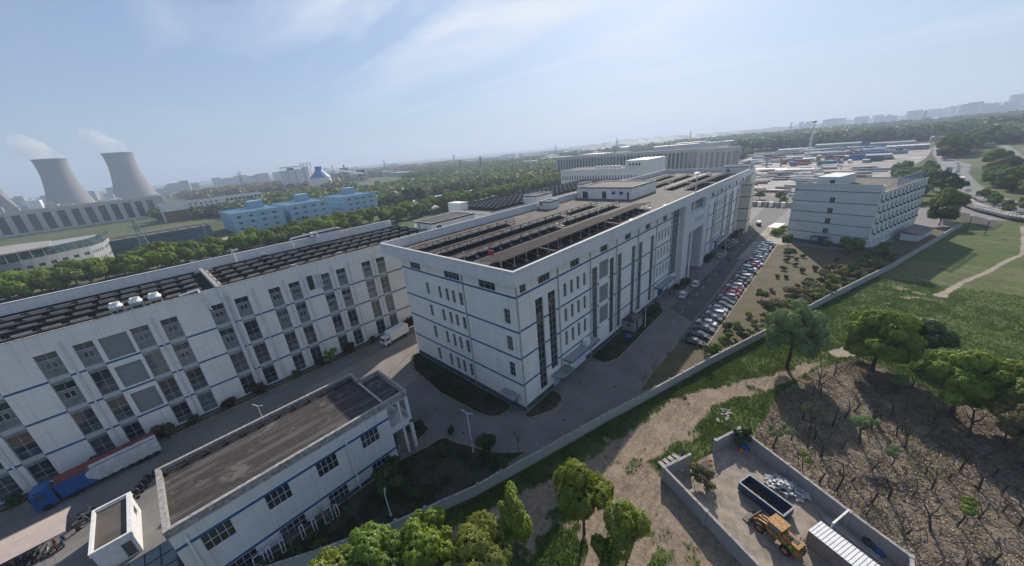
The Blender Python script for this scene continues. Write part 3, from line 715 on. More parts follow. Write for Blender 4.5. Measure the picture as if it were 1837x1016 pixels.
def rack(x0, x1, yn, yf, zn, zf, zr, label, top='panel', dash=3.0, parent=None, group='panel racks on the roofs', dashes=True, dz=-.55):
    """row of tilted panels; near edge yn is the high one"""
    e = empty('panel_rack', (x0, yn, zr)); tag(e, label, 'panel rack', group)
    L = x1-x0
    b = MB(); th = .06
    A = (x0, yn, zn); B = (x1, yn, zn); Cc = (x1, yf, zf); D = (x0, yf, zf)
    b.quad(A, B, Cc, D, 0); dn = lambda q: (q[0], q[1], q[2]-th); b.quad(dn(D), dn(Cc), dn(B), dn(A), 1)
    b.quad(dn(A), dn(B), B, A, 1); b.quad(dn(Cc), dn(D), D, Cc, 1); b.quad(dn(D), dn(A), A, D, 1); b.quad(dn(B), dn(Cc), Cc, B, 1)
    b.build('panel', [M[top], M['under']], e)
    f = MB(); n = max(1, int(L/dash))
    for i in range(n+1):
        x = x0+.3+(L-.6)*i/n
        f.box(x-.05, x+.05, yn+.12, yn+.22, zr, zn-th); f.box(x-.05, x+.05, yf-.22, yf-.12, zr, zf-th) if zf-th > zr+.05 else None
        f.beam((x, yn+.17, zr+.15), (x, yf-.17, max(zf-th, zr+.2)), .07)
        f.box(x-.25, x+.25, yn-.1, yn+.4, zr, zr+.18)
    f.beam((x0, yn+.17, zn-th-.06), (x1, yn+.17, zn-th-.06), .09)
    f.build('frame', M['steel' if top == 'panelt' else 'dark'], e)
    if dashes:  # added pale strips stand in for sunlit roof showing below the panels
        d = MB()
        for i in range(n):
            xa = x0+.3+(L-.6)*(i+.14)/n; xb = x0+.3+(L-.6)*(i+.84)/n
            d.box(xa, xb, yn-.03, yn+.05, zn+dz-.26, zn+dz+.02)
        d.build('sunlit_dash', M['sundash'], e)
    return e
names = ['second', 'third', 'fourth']
# racks on the factory roof, front to back
rack(2.2, 17.6, 4.6, 9.9, 24.3, 23.7, ZR, 'broad grey panel rack nearest the front corner of the factory roof', 'panelt', dashes=False)
rack(18.2, 41.5, 4.8, 9.9, 24.3, 23.7, ZR, 'long broad grey panel rack along the middle of the factory roof front', 'panelt', dashes=False)
rack(42.2, 59, 5.2, 9.8, 24.2, 23.5, ZR, 'broad grey panel rack on the factory roof just before the portal', 'panelt', dashes=False)
rack(2.8, 33, 14.2, 17.4, 24.2, 23.3, ZR, 'second panel rack from the factory roof front, behind the red board', 'panelt')
rack(34.5, 61, 14.6, 17.4, 24.1, 23.3, ZR, 'panel rack of the second row ending in front of the roof penthouse', 'panel')
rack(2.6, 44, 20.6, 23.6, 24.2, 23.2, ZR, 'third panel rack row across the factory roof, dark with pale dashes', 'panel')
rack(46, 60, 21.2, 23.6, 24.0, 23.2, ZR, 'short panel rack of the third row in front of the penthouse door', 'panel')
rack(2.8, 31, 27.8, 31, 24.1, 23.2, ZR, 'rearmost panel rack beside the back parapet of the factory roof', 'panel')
for k, (a, c) in enumerate(((93, 113), (115, 138))):
    wh = 'just behind the portal' if k == 0 else 'near the far stair house'
    rack(a, c, 4.8, 8.5, 24.1, 23.4, ZR, 'far front panel rack on the factory roof '+wh, 'panelt', dashes=False)
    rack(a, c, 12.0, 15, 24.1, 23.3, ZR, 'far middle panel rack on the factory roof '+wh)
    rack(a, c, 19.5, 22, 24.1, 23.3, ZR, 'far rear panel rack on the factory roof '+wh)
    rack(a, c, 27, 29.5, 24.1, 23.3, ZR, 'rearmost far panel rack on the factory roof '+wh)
b = MB(); b.box(7.0, 7.2, 11.2, 12.4, ZR+.35, ZR+1.35); b.cyl((7.1, 11.4, ZR), (7.1, 11.4, ZR+.4), .05); b.cyl((7.1, 12.2, ZR), (7.1, 12.2, ZR+.4), .05)
tag(b.build('notice_board', M['red']), 'small red board standing between panel racks near the factory roof corner', 'board')
for i, (x, y, lb) in enumerate(((3.4, 14.8, 'thin white post standing at the end of the second factory panel rack'), (17.9, 8, 'grey vent pipe between the two nearest broad panel racks'), (44, 12, 'grey roof vent pipe between the second and front rows, mid roof'))):
    b = MB(); b.cyl((x, y, ZR), (x, y, ZR+1.6), .06); b.cyl((x, y, ZR+1.6), (x, y, ZR+1.75), .14, .05); tag(b.build('vent_pipe', M['white']), lb, 'pipe')
for i, (x, y, lb) in enumerate(((24, .4, 'small white box on the front roof edge above the grey louvers'), (39.5, 1.2, 'small white box by the factory parapet, middle of the roof front'), (58.5, 1.2, 'small white box by the factory parapet close to the portal'))):
    b = MB(); b.box(x, x+1.1, y, y+.7, ZR, ZR+.95); b.box(x+.1, x+1, y-.02, y, ZR+.15, ZR+.8); tag(b.build('roof_unit', M['white']), lb, 'roof unit')

# ---------------------------------------------------------------- left workshop building
wb = empty('workshop_building', (-30, 45.5, 0)); tag(wb, 'white four storey building on the left with paired grey windows and open roof racks', 'factory')
X0, X1, YF, YB = -76.0, 18.6, 45.5, 68.0; ZT2 = 22.0; ZR2 = 21.1
cols = []
pairs = [(-67.8, -65.7), (-64.3, -62.2), (-58.3, -56.2), (-54.9, -52.8), (-48.9, -46.8), (-45.3, -43.3), (-39.4, -37.3), (-35.9, -33.8), (-29.6, -27.5), (-25.9, -23.8), (-20.5, -18.5),
         (-17.0, -15.0), (-11.1, -9.1), (-7.7, -5.7), (-2.0, .1), (1.5, 3.6)]
FL = [(15.45, 19.2), (10.35, 14.3), (5.25, 9.2), (.6, 4.1)]
louv = [(-42.8, -39.8, 15.4, 19.1), (-42.8, -39.8, 10.35, 14.1), (-42.7, -39.8, 5.25, 9.1)]
hl = [(a-X0, c-X0, .6, 19.2) for a, c in pairs]
b = MB(); b.wall((X0, YF), (1, 0), (0, -1), X1-X0, 0, ZT2, hl+[(a-X0, c-X0, e, f) for a, c, e, f in louv], .5)
b.wall((X0, YB), (0, -1), (-1, 0), YB-YF, 0, ZT2, [], .2); b.wall((X1, YF), (0, 1), (1, 0), YB-YF, 0, ZT2, [], .2)
b.wall((X1, YB), (-1, 0), (0, 1), X1-X0, 0, 23.4, [], .2)
b.box(X0, X1, YB-.35, YB-.01, ZR2+.01, 23.35); b.box(X0, X1, YF+.01, YF+.3, ZR2+.01, ZT2-.004)
b.build('wall', M['wall'], wb)
b = MB(); b.quad((X0, YF+.3, ZR2), (X1, YF+.3, ZR2), (X1, YB-.35, ZR2), (X0, YB-.35, ZR2)); b.build('roof', M['roofd'], wb)
b = MB(); b.box(X0, X1, YF-.05, YF+.36, ZT2, ZT2+.07); b.build('coping', M['cap'], wb)
b = MB(); b.box(X0, X1, YB-.42, YB+.06, 23.41, 23.5); b.build('coping', M['white'], wb)
b = MB()
for a, c in pairs:
    b.box(a+.01, c-.01, YF+.36, YF+.48, .6, 19.2)
    for k in range(3): z = (14.3, 9.2, 4.1)[k]; b.box(a+.01, c-.01, YF+.16, YF+.36, z, z+.5)
b.build('spandrel', M['span'], wb)
for a, c in pairs:
    for z in (14.3, 9.2, 4.1): b = MB(); b.box(a+.02, c-.02, YF+.12, YF+.36, z+.5, z+1.15); b.build('ledge_panel', M['wallold'], wb)
random.seed(3)
for i, (a, c) in enumerate(pairs):
    for k, (z0, z1) in enumerate(FL):
        upper = k < 2 and not (a < -50 and k > 1)
        if k == 1 and random.random() < .25: upper = False
        window(wb, (0, YF), (1, 0), (0, -1), (a+.03, c-.03, z0, z1), 2, 3, depth=.3, style='casement' if upper else 'dark3', fw=.06)
for a, c, e, f in louv:
    q = MB(); q.box(a, c, YF+.3, YF+.38, e, f)
    for k in range(20): z = e+(f-e)*(k+.5)/20; q.box(a+.05, c-.05, YF+.25, YF+.30, z-.03, z+.03)
    q.build('louver', M['louver'], wb)
sk = [(a-X0, c-X0) for a, c in pairs]
stripes(wb, (X0, YF), (1, 0), (0, -1), X1-X0, [15.1, 10.0, 4.9], sk)
pipes(wb, (0, YF), (1, 0), (0, -1), [-65, -55.6, -46.1, -36.6, -27.0, -26.5, -22.8, -17.7, -14.2, -8.4, -4.9, .8], .5, 20.3, .11, 'framew')
b = MB(); b.box(X0, X1, YF-.07, YF, 0, .55); b.build('plinth', M['plinth'], wb)
for x, (z0, z1) in ((-13.6, (17.6, 20.6)), ):
    q = MB(); q.box(x, x+1.1, YF-.02, YF+.0, z0-1, z1-1); q.build('vent', M['dark'], wb)
    for k in range(3): q = MB(); q.cyl((x+1.6+k*.5, YF-.2, z0-1), (x+1.6+k*.5, YF-.2, z1-1), .14, n=8); q.build('duct', M['framew'], wb)
# rows on its roof
for (a, c, side) in ((-75, -28.6, 'left'), (-25.6, 18.5, 'right')):
    for k, (yn, yf, w_) in enumerate(((48.6, 51.4, 'front'), (53.2, 56.4, 'second'), (57.8, 60.8, 'third'), (62.4, 65.2, 'rear'))):
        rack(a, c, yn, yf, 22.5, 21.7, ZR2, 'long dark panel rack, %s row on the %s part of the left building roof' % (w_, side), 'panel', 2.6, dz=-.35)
e = empty('roof_duct', (-27, 56, ZR2)); tag(e, 'broad pale cable duct crossing the left building roof from front to rear', 'duct')
b = MB(); b.box(-27.6, -27.0, 45.6, 66.5, ZR2, ZR2+1.1); b.box(-26.7, -26.35, 45.6, 66.5, ZR2, ZR2+.5); b.build('tray', M['cap'], e)
b = MB(); b.beam((-27.3, 45.6, ZR2+1.0), (-27.3, 44.9, 20.2), .5, .2); b.box(-27.5, -27.1, YF-.5, YF-.02, 1, 20.4); b.build('riser', M['framew'], e)
for i, x in enumerate((-39.6, -37.4, -35.2)):
    e = empty('air_handler', (x, 46.9, ZR2)); tag(e, ('leftmost', 'middle', 'rightmost')[i]+' of the three white rooftop coolers at the edge of the left building', 'cooler', 'white rooftop coolers')
    b = MB(); b.box(x-.75, x+.75, 46.2, 47.7, ZR2+.2, ZR2+1.7)
    for s in (-.6, .6): b.box(x+s-.06, x+s+.06, 46.15, 46.2, ZR2, ZR2+1.7)
    b.build('casing', M['steel'], e); q = MB()
    q.box(x-.55, x-.05, 46.14, 46.2, ZR2+.35, ZR2+1.3); q.box(x+.05, x+.55, 46.14, 46.2, ZR2+.35, ZR2+1.3); q.build('intake', M['dark'], e)
    q = MB(); q.lathe([(.8, 0), (.85, .15), (.62, .5), (.6, .75), (.5, .75), (.45, .5)], (x, 46.95, ZR2+1.7), 14, close=True); q.build('cowl', M['white'], e)
b = MB(); b.beam((-32.5, 46, ZR2+1.1), (-29.9, 46, ZR2+1.3), .22); b.beam((-29.9, 46, ZR2+1.3), (-29.9, 45.1, ZR2+.9), .22); b.beam((-29.9, 45.2, ZR2+1.0), (-29.3, 45.2, 18.6), .25)
tag(b.build('vent_duct', M['white']), 'white square duct bending over the left building edge, right of the coolers', 'duct')
for i, (x, y) in enumerate(((-14.8, 46.6), (-5.5, 47.0), (-15.5, 65.5))):
    b = MB(); b.box(x-.7, x+.7, y-.5, y+.5, ZR2, ZR2+1.0); b.prism([(x-.5, y-.4), (x+.5, y-.4), (x+.5, y+.4), (x-.5, y+.4)], ZR2+1.0, ZR2+1.35)
    tag(b.build('roof_unit', M['cap']), ('pale housing on the left building roof edge below its duct bundle', 'larger pale housing on the left building roof edge near the factory corner', 'pale housing at the rear parapet of the left building')[i], 'roof unit')
for i, (x, l) in enumerate(((-21, 'tall curved white exhaust pipe at the rear edge of the left building roof, left one'), (-9, 'long white exhaust pipe run at the rear parapet of the left building'))):
    b = MB(); b.cyl((x, 66.5, ZR2), (x, 66.5, 24.3), .22); b.cyl((x, 66.5, 24.3), (x+(1.2 if i == 0 else 6), 66.5, 24.5), .22)
    if i: b.cyl((x+6, 66.5, 24.5), (x+6, 66.5, 23), .22)
    tag(b.build('exhaust_pipe', M['white']), l, 'pipe')
penthouse(20.5, 36, 49.0, 58, 0, 23.4, wl=[(56, 54.8, 21.0, 22.8)], wf=[(22, 23.6, 20.6, 22.4)], parent=wb)
penthouse(-3.5, 3.5, 67.0, 70, 20, 24.4, parent=wb, name='rear_tower')

# ---------------------------------------------------------------- rear block behind the factory, right half of the back row
rb = empty('rear_block', (43, 59, 0)); tag(rb, 'white rear block behind the factory with a dense grid of dark roof panels', 'factory')
b = MB(); b.wall((43, 71), (0, -1), (-1, 0), 22, 0, 22.3, [(1.5, 6, 20.0, 20.7), (1.5, 7, 18.3, 19.0)], .2); b.wall((43, 49), (1, 0), (0, -1), 90, 0, 22.3, [], .2)
b.wall((133, 71), (-1, 0), (0, 1), 90, 0, 22.3, [], .2); b.wall((133, 49), (0, 1), (1, 0), 22, 0, 22.3, [], .2)
b.box(43.01, 46.5, 64.5, 70.99, 22.0, 24.6); b.build('wall', M['wall'], rb)
stripes(rb, (43, 71), (0, -1), (-1, 0), 22, [21.3, 16.4], mat='plinth', h=.15)
b = MB(); b.quad((43, 49, 21.8), (133, 49, 21.8), (133, 71, 21.8), (43, 71, 21.8)); b.build('roof', M['roofd'], rb)
penthouse(60, 69, 44.6, 50.5, 15, 25.0, parent=rb)
penthouse(98, 104, 49.5, 53, 21.8, 24.4, parent=rb)
for k in range(9):
    y = 50.4+k*2.3
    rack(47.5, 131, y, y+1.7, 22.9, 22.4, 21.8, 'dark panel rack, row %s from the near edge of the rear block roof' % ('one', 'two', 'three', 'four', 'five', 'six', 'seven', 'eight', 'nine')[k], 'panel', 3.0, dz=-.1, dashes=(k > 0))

# ---------------------------------------------------------------- dormitory
da = R(-17.5); du = (math.cos(da), math.sin(da)); dn_ = (math.sin(da), -math.cos(da)); DO = (121.6, -39.1)
dv = (-math.sin(da), math.cos(da))
def D(a, v): return (DO[0]+du[0]*a+dv[0]*v, DO[1]+du[1]*a+dv[1]*v)
dm = empty('dormitory_building', (DO[0], DO[1], 0)); tag(dm, 'pale green grey six storey dormitory block with dark horizontal lines and blue rooftop lettering', 'dormitory')
LD, WD = 41.5, 22.5; n_l = (-du[0], -du[1]); u_l = (-dv[0], -dv[1]); OL = D(0, WD)
lw = [(10.4, 11.9, z, z+1.7) for z in (14.4, 10.9, 7.5, 4.1)]
b = MB(); b.wall(OL, u_l, n_l, WD, 0, 20.4, lw+[(9.6, 11.4, .3, 2.6)], .2)
rw = []
for k in range(12):
    a = 1.2+k*3.38
    for z in (15.3, 11.9, 8.5, 5.1): rw.append((a, a+1.15, z, z+1.9))
    if k not in (8, 9): rw.append((a, a+.8, 1.4, 2.8))
b.wall(DO, du, dn_, LD, 0, 18.0, rw, .2)
b.wall(D(LD, 0), dv, du, WD, 0, 18, [], .2); b.wall(D(LD, WD), (-du[0], -du[1]), dv, LD, 0, 18, [], .2)
q0, q1, q2, q3 = D(.0, WD), D(.3, WD), D(.3, 0), D(.0, 0)
b.prism([D(.003, WD), D(.3, WD), D(.3, .003), D(.003, .003)], 18.0, 20.39)
b.prism([D(.3, .0), D(2.6, .0), D(2.6, .3), D(.3, .3)], 18.0, 20.1)
b.prism([D(0.3, WD-.3), D(LD, WD-.3), D(LD, WD), D(.3, WD)], 17.9, 18.9)
b.build('wall', M['dormw'], dm)
b = MB(); b.poly([(*D(.3, 0), 17.6), (*D(LD, 0), 17.6), (*D(LD, WD), 17.6), (*D(.3, WD), 17.6)]); b.build('roof', M['roof'], dm)
b = MB(); b.obox((*D(LD/2+.6, -.0), 18.05), (LD-1.2, .4, .12), da); b.obox((*D(.15, WD/2), 20.44), (.42, WD+.1, .12), da); b.build('coping', M['cap'], dm)
for r in lw: window(dm, OL, u_l, n_l, r, 2, 2, depth=.15)
window(dm, OL, u_l, n_l, (9.6, 11.4, .3, 2.6), 2, 1, depth=.15)
for r in rw: window(dm, DO, du, dn_, r, 1, 2, depth=.15, fw=.05, gl='dark', fr='span')
stripes(dm, OL, u_l, n_l, WD, [18.1, 14.5, 10.9, 7.4, 3.9], mat='plinth', h=.22)
for k in range(12):
    for z in (15.3, 11.9, 8.5, 5.1):
        q = MB(); c = D(1.2+k*3.38+1.55, -.26); q.obox((*c, z-.05), (.7, .42, .5), da)
        q.build('air_conditioner', M['dark'], dm)
b = MB(); c = D(-1.2, WD-10.5); b.obox((*c, 2.95), (2.6, 4.5, .25), da); c = D(-2.2, WD-12.5); b.obox((*c, 1.4), (.3, .3, 2.8), da); c = D(-2.2, WD-8.5); b.obox((*c, 1.4), (.3, .3, 2.8), da)
b.build('entrance_canopy', M['plinth'], dm)
b = MB(); b.prism([D(14, WD-7), D(28, WD-7), D(28, WD-.5), D(14, WD-.5)], 17.6, 21.0); b.build('penthouse', M['dormw'], dm)
for j in range(5): b = MB(); b.beam((*D(2+j*2.2, 3), 17.75), (*D(2.5+j*2.2, WD-2), 17.75), .25, .25); b.build('roof_pipe', M['dark'], dm)
b = MB(); b.obox((*D(9, 5), 18.2), (5, 3, 1.1), da); b.obox((*D(10, 14), 18.0), (3, 5, .7), da+.3); b.build('roof_clutter', M['bark'], dm)
b = MB(); b.obox((*D(14-.03, WD-5.2), 18.8), (.06, 1.4, 2.2), da); b.build('door', M['dark'], dm)
b = MB(); c = D(-.05, WD/2); b.obox((*c, .55), (.14, WD+.1, 1.1), da); b.build('plinth', M['plinth'], dm)
# rooftop lettering frame: large blue characters, too small to read
sg = empty('rooftop_sign', (*D(22, .8), 17.6)); tag(sg, 'row of large blue characters on a steel frame along the dormitory roof edge', 'sign')
f = MB(); random.seed(5); LB = plain('sign_blue', (.05, .16, .42), .4)
for k in range(8):
    a0 = 15.5+k*3.1
    for a in (a0, a0+2.2): f.beam((*D(a, 1.0), 17.6), (*D(a, 1.0), 20.9), .09)
    for z in (18.3, 20.7): f.beam((*D(a0-.4, 1.0), z), (*D(a0+2.7, 1.0), z), .08)
    f.beam((*D(a0, 1.0), 20.6), (*D(a0, 3.0), 17.6), .08)
    g = MB()
    for s in range(4):
        z = 18.5+s*.6; g.beam((*D(a0+.1, .85), z), (*D(a0+2.0, .85), z+random.uniform(-.1, .1)), .10, .16)
    for s in range(2): a = a0+.4+s*1.1+random.uniform(-.1, .2); g.beam((*D(a, .85), 18.4), (*D(a+random.uniform(-.3, .3), .85), 20.6), .09, .16)
    g.build('letter', LB, sg)
f.build('frame', M['steel'], sg)
# low shed in front of the dormitory's far half
sh = empty('service_shed', (*D(28, -4), 0)); tag(sh, 'low grey shed with dark pitched roof beside the long side of the dormitory', 'shed')
b = MB(); b.prism([D(20, -6.5), D(33, -6.5), D(33, -2.2), D(20, -2.2)], 0, 2.3); b.build('wall', M['dormw'], sh)
b = MB(); A, B_, C_, D_ = D(19.6, -7), D(33.4, -7), D(33.4, -1.8), D(19.6, -1.8)
b.quad((*A, 2.35), (*B_, 2.35), (*C_, 3.2), (*D_, 3.2)); b.quad((*D_, 3.1), (*C_, 3.1), (*B_, 2.25), (*A, 2.25)); b.quad((*A, 2.25), (*B_, 2.25), (*B_, 2.35), (*A, 2.35)); b.quad((*D_, 3.1), (*A, 2.25), (*A, 2.35), (*D_, 3.2)); b.build('roof', M['dark'], sh)
cp = empty('bicycle_shelter', (142, -13, 0)); tag(cp, 'small flat white canopy on posts between the road and the dormitory', 'shelter')
b = MB(); b.obox((142, -12.6, 2.1), (9, 3.6, .14), R(-8)); b.build('roof', M['white'], cp)
for x, y in ((138, -10.6), (138, -13.8), (146, -11.8), (146, -14.8)): b = MB(); b.cyl((x, y, 0), (x, y, 2.05), .07); b.build('post', M['steel'], cp)

# ---------------------------------------------------------------- near two storey office, lower left
nb = empty('gate_office', (-28, 8, 0)); tag(nb, 'two storey white office with ribbed brown roof and open corner stair in the lower left', 'office')
NX0, NX1, NY0, NY1, NZ = -40.6, -18.5, 8.0, 18.9, 10.0
up_ = [(-38.9, -36.4), (-33.4, -31.0), (-28.1, -25.7), (-22.6, -20.2)]
lo_ = [(-38.2, -35.7), (-33.4, -30.7), (-28.0, -25.6), (-22.2, -19.6)]
hs = [(a-NX0, c-NX0, 5.1, 7.25) for a, c in up_]+[(a-NX0, c-NX0, .2, 2.0) for a, c in lo_]
b = MB(); b.wall((NX0, NY0), (1, 0), (0, -1), NX1-NX0, -.1, NZ, hs, .25); b.wall((NX0, NY1), (0, -1), (-1, 0), NY1-NY0, -.1, NZ, [], .2)
b.wall((NX1, NY1), (-1, 0), (0, 1), NX1-NX0, -.1, NZ, [(3, 5.5, 5.1, 7.2), (9, 11.5, 5.1, 7.2), (15, 17.5, 5.1, 7.2)], .25); b.wall((NX1, NY0), (0, 1), (1, 0), NY1-NY0, -.1, NZ, [(3, 4.2, 5.0, 7.2)], .2)
# stair bay
b.box(-15.75, -15.3, NY0, NY0+.45, 0, 9.1); b.box(-15.75, -15.3, 15.55, 16.0, 0, 9.1); b.box(-16.9, -16.6, NY0+.03, NY0+.33, 0, 9.1)
b.box(NX1, -15.3, NY0, 16.0, 9.1, 9.28); b.box(NX1, -15.3, NY0, 16.0, 4.6, 5.05)
b.box(NX1, -15.32, 15.7, 15.98, 0, 9.09); b.box(NX1, -15.3, NY0+.02, NY0+.14, 5.05, 5.6); b.box(-15.44, -15.32, NY0+.45, 15.5, 5.05, 5.6)
b.build('wall', M['wall2'], nb)
for a, c in up_: window(nb, (0, NY0), (1, 0), (0, -1), (a, c, 5.1, 7.25), 4, 2, depth=.15, fr='framew', fw=.06)
for a, c in lo_: window(nb, (0, NY0), (1, 0), (0, -1), (a, c, .2, 2.0), 4, 2, depth=.15, fr='framew', fw=.06)
for a in (3, 9, 15): window(nb, (NX1, NY1), (-1, 0), (0, 1), (a, a+2.5, 5.1, 7.2), 4, 2, depth=.15)
stripes(nb, (NX0, NY0), (1, 0), (0, -1), NX1-NX0, [7.42, 2.25], h=.32); stripes(nb, (NX1, NY0), (1, 0), (0, -1), 3.2, [9.0], h=.1, mat='framew')
b = MB(); b.box(NX0-.05, NX1, NY0-.06, NY0, -.1, .55); b.build('plinth', M['plinth'], nb)
pipes(nb, (0, NY0), (1, 0), (0, -1), [-39.6, -24.3], .1, 8.6, .1, 'white')
b = MB()
for k in range(9): b.box(-18.0+k*.25, -15.9, 9.0+k*.45, 9.5+k*.45, 0, .28*(k+1))
b.build('stair', M['concrete'], nb)
b = MB(); b.beam((-18.2, 8.9, 8.8), (-15.9, 11.8, 5.2), .35, .5); b.beam((-18.2, 10.4, 5.2), (-16.2, 13.5, 8.6), .3, .4); b.build('stair_stringer', M['wall'], nb)
t = NT('ribbed_membrane'); p = t.pos(); s1 = t.noise(t.pos((.10, .95, 1)), 1.0, 7, .66, .3); f1 = t.noise(p, 2.5, 6, .7)
edge = t.rng(t.noise(t.pos((.05, 1, 1)), .9, 4, .6), .55, .66)
cc_ = t.mix(t.rng(f1, .3, .7), (.028, .023, .023), (.060, .050, .047))
cc_ = t.mix(t.rng(s1, .50, .60, 0, .42), cc_, (.17, .155, .145)); cc_ = t.mix(t.rng(t.noise(p, .28, 5, .7), .55, .63, 0, .5), cc_, (.22, .19, .16))
t.col(cc_); t.b.inputs['Roughness'].default_value = .8; t.bump(f1, .4, .03); M['ribroof'] = t.mat
b = MB(); nr = 26
for k in range(nr):
    y0 = NY0+.35+k*(10.2/nr)
    x1 = NX1 if y0 > 15.6 else -15.6
    b.box(NX0+.35, x1, y0, y0+10.2/nr*.72, 9.3, 9.36); b.box(NX0+.35, x1, y0+10.2/nr*.72, y0+10.2/nr, 9.3, 9.33)
b.build('roof', M['ribroof'], nb)
b = MB(); b.box(NX0-.1, NX0+.35, NY0-.08, NY1+.1, NZ-.85, NZ+.05); b.box(NX0+.35, -15.2, NY0-.08, NY0+.33, NZ-.85, NZ+.05)
b.box(NX0+.35, NX1+.2, NY1-.25, NY1+.1, NZ-.85, NZ+.06); b.box(NX1-.1, NX1+.2, 16.1, NY1-.26, NZ-.85, NZ+.06); b.box(NX1+.2, -15.2, 15.8, 16.1, NZ-.85, NZ+.06); b.box(-15.5, -15.2, NY0+.34, 15.79, NZ-.85, NZ+.06)
b.build('parapet', M['cap'], nb)
b = MB(); b.beam((NX0+.6, NY1-1.0, 9.6), (NX1-.5, NY1-1.0, 9.6), .16); b.beam((NX0+.6, NY1-.6, 9.75), (NX1-.5, NY1-.6, 9.75), .08); 
for k in range(12): b.box(NX0+.6+k*1.9, NX0+.7+k*1.9, NY1-1.1, NY1-.5, 9.3, 9.8)
b.build('guard_rail', M['dark'], nb)
# white gates / frames stored at the foot of the office
for i in range(7):
    x = -36.4+i*1.25+(.8 if i > 2 else 0); y = 6.9-.12*i
    b = MB(); h = 1.5+.2*(i % 2); wd = .9 if i in (0, 5) else .35
    for s in (0, wd): b.beam((x+s, y, .1), (x+s+.1, y+.5, h), .09)
    b.beam((x, y, .12), (x+wd, y, .12), .08); b.beam((x+.1, y+.5, h), (x+wd+.1, y+.5, h), .08)
    tag(b.build('window_frame', M['white']), 'white window frame leaning against the office wall', 'frame', 'white frames leaning on the office')
# kiosk
kk = empty('kiosk', (-46.6, 24.5, 0)); tag(kk, 'small white flat roofed kiosk with stained dark roof between road and office', 'kiosk')
b = MB(); x0, x1, y0, y1 = -48.1, -44.9, 20.6, 28.4
b.wall((x0, y0), (1, 0), (0, -1), x1-x0, 0, 3, [(2.0, 2.9, .1, 2.2)], .15); b.wall((x0, y1), (0, -1), (-1, 0), y1-y0, 0, 3, [(2, 3.6, 1, 2.2)], .15); b.wall((x1, y0), (0, 1), (1, 0), y1-y0, 0, 3, [(5, 6.4, 1, 2.2)], .15); b.wall((x1, y1), (-1, 0), (0, 1), x1-x0, 0, 3, [], .15)
for q in ((x0-.1, x1+.1, y0-.1, y0+.15), (x0-.1, x1+.1, y1-.15, y1+.1), (x0-.1, x0+.15, y0+.15, y1-.15), (x1-.3, x1+.1, y0+.15, y1-.15)): b.box(*q, 2.7, 3.25)
b.build('wall', M['white'], kk); window(kk, (x0, y1), (0, -1), (-1, 0), (2, 3.6, 1, 2.2), 2, 1, depth=.1); window(kk, (x1, y0), (0, 1), (1, 0), (5, 6.4, 1, 2.2), 2, 1, depth=.1); window(kk, (x0, y0), (1, 0), (0, -1), (2.0, 2.9, .1, 2.2), 1, 1, depth=.1)
b = MB(); b.box(x0+.15, x1-.3, y0+.15, y1-.15, 2.75, 2.8); b.build('roof', M['roof'], kk)
# motorcycle shelter
ms = empty('parking_shelter', (-56, 31, 0)); tag(ms, 'long cream tensile shelter over parked scooters at the left edge', 'shelter')
b = MB(); n = 14; V_ = []
for i in range(n):
    for y0, y1 in ((28.4, 31.2), (31.2, 34.0)):
        x0 = -66+i*15.4/n; x1 = x0+15.4/n
        z = lambda y: 2.75-.055*(y-30.6)**2
        b.quad((x0, y0, z(y0)), (x1, y0, z(y0)), (x1, y1, z(y1)), (x0, y1, z(y1)), 0); b.quad((x0, y1, z(y1)-.05), (x1, y1, z(y1)-.05), (x1, y0, z(y0)-.05), (x0, y0, z(y0)-.05), 0)
b.build('roof', plain('shelter_membrane', (.46, .38, .34), .6, var=.08), ms)
for i in range(5):
    b = MB(); x = -65.5+i*3.6; b.cyl((x, 33.3, 0), (x, 33.3, 2.3), .06); b.beam((x, 33.3, 1.6), (x, 29.2, 2.55), .07); b.build('post', M['steel'], ms)
# lean-to at the bottom edge
lt = empty('lean_to_shed', (-43.5, 12, 0)); tag(lt, 'dark glazed lean-to roof beside the left end of the office', 'shed')
b = MB(); b.box(-46.4, -41.6, 7, 15.9, 0, 2.8); b.build('wall', M['conwall'], lt)
b = MB(); b.box(-46.6, -41.4, 6.8, 16.1, 2.8, 2.9)
b.build('roof', M['dark'], lt)
b = MB()
for i in range(4):
    for j in range(5): b.box(-46.4+i*1.24, -46.4+i*1.24+1.1, 7.1+j*1.8, 7.1+j*1.8+1.6, 2.9, 2.95)
b.build('panel', M['glass2'], lt)
# little lodge in front of the factory
lg = empty('lodge', (35.5, -1.4, 0)); tag(lg, 'tiny grey lodge with dark hipped roof against the factory front', 'lodge')
b = MB(); b.wall((33.4, -3), (1, 0), (0, -1), 4.2, .05, 2.4, [(1, 2, .1, 2.0)], .1); b.wall((33.4, -.1), (0, -1), (-1, 0), 2.9, .05, 2.4, [(1, 2, 1, 1.8)], .1); b.wall((37.6, -3), (0, 1), (1, 0), 2.9, .05, 2.4, [], .1); b.build('wall', M['conwall'], lg)
window(lg, (33.4, -3), (1, 0), (0, -1), (1, 2, .1, 2.0), 1, 1, depth=.08); window(lg, (33.4, -.1), (0, -1), (-1, 0), (1, 2, 1, 1.8), 1, 1, depth=.08)
b = MB(); A = (33.1, -3.3, 2.4); B_ = (37.9, -3.3, 2.4); C_ = (37.9, -.08, 2.4); D_ = (33.1, -.08, 2.4); r0 = (34.5, -1.6, 3.3); r1 = (36.6, -1.6, 3.3)
b.poly([A, B_, r1, r0]); b.poly([B_, C_, r1]); b.poly([C_, D_, r0, r1]); b.poly([D_, A, r0]); b.poly([D_, C_, B_, A]); b.build('roof', M['dark'], lg)
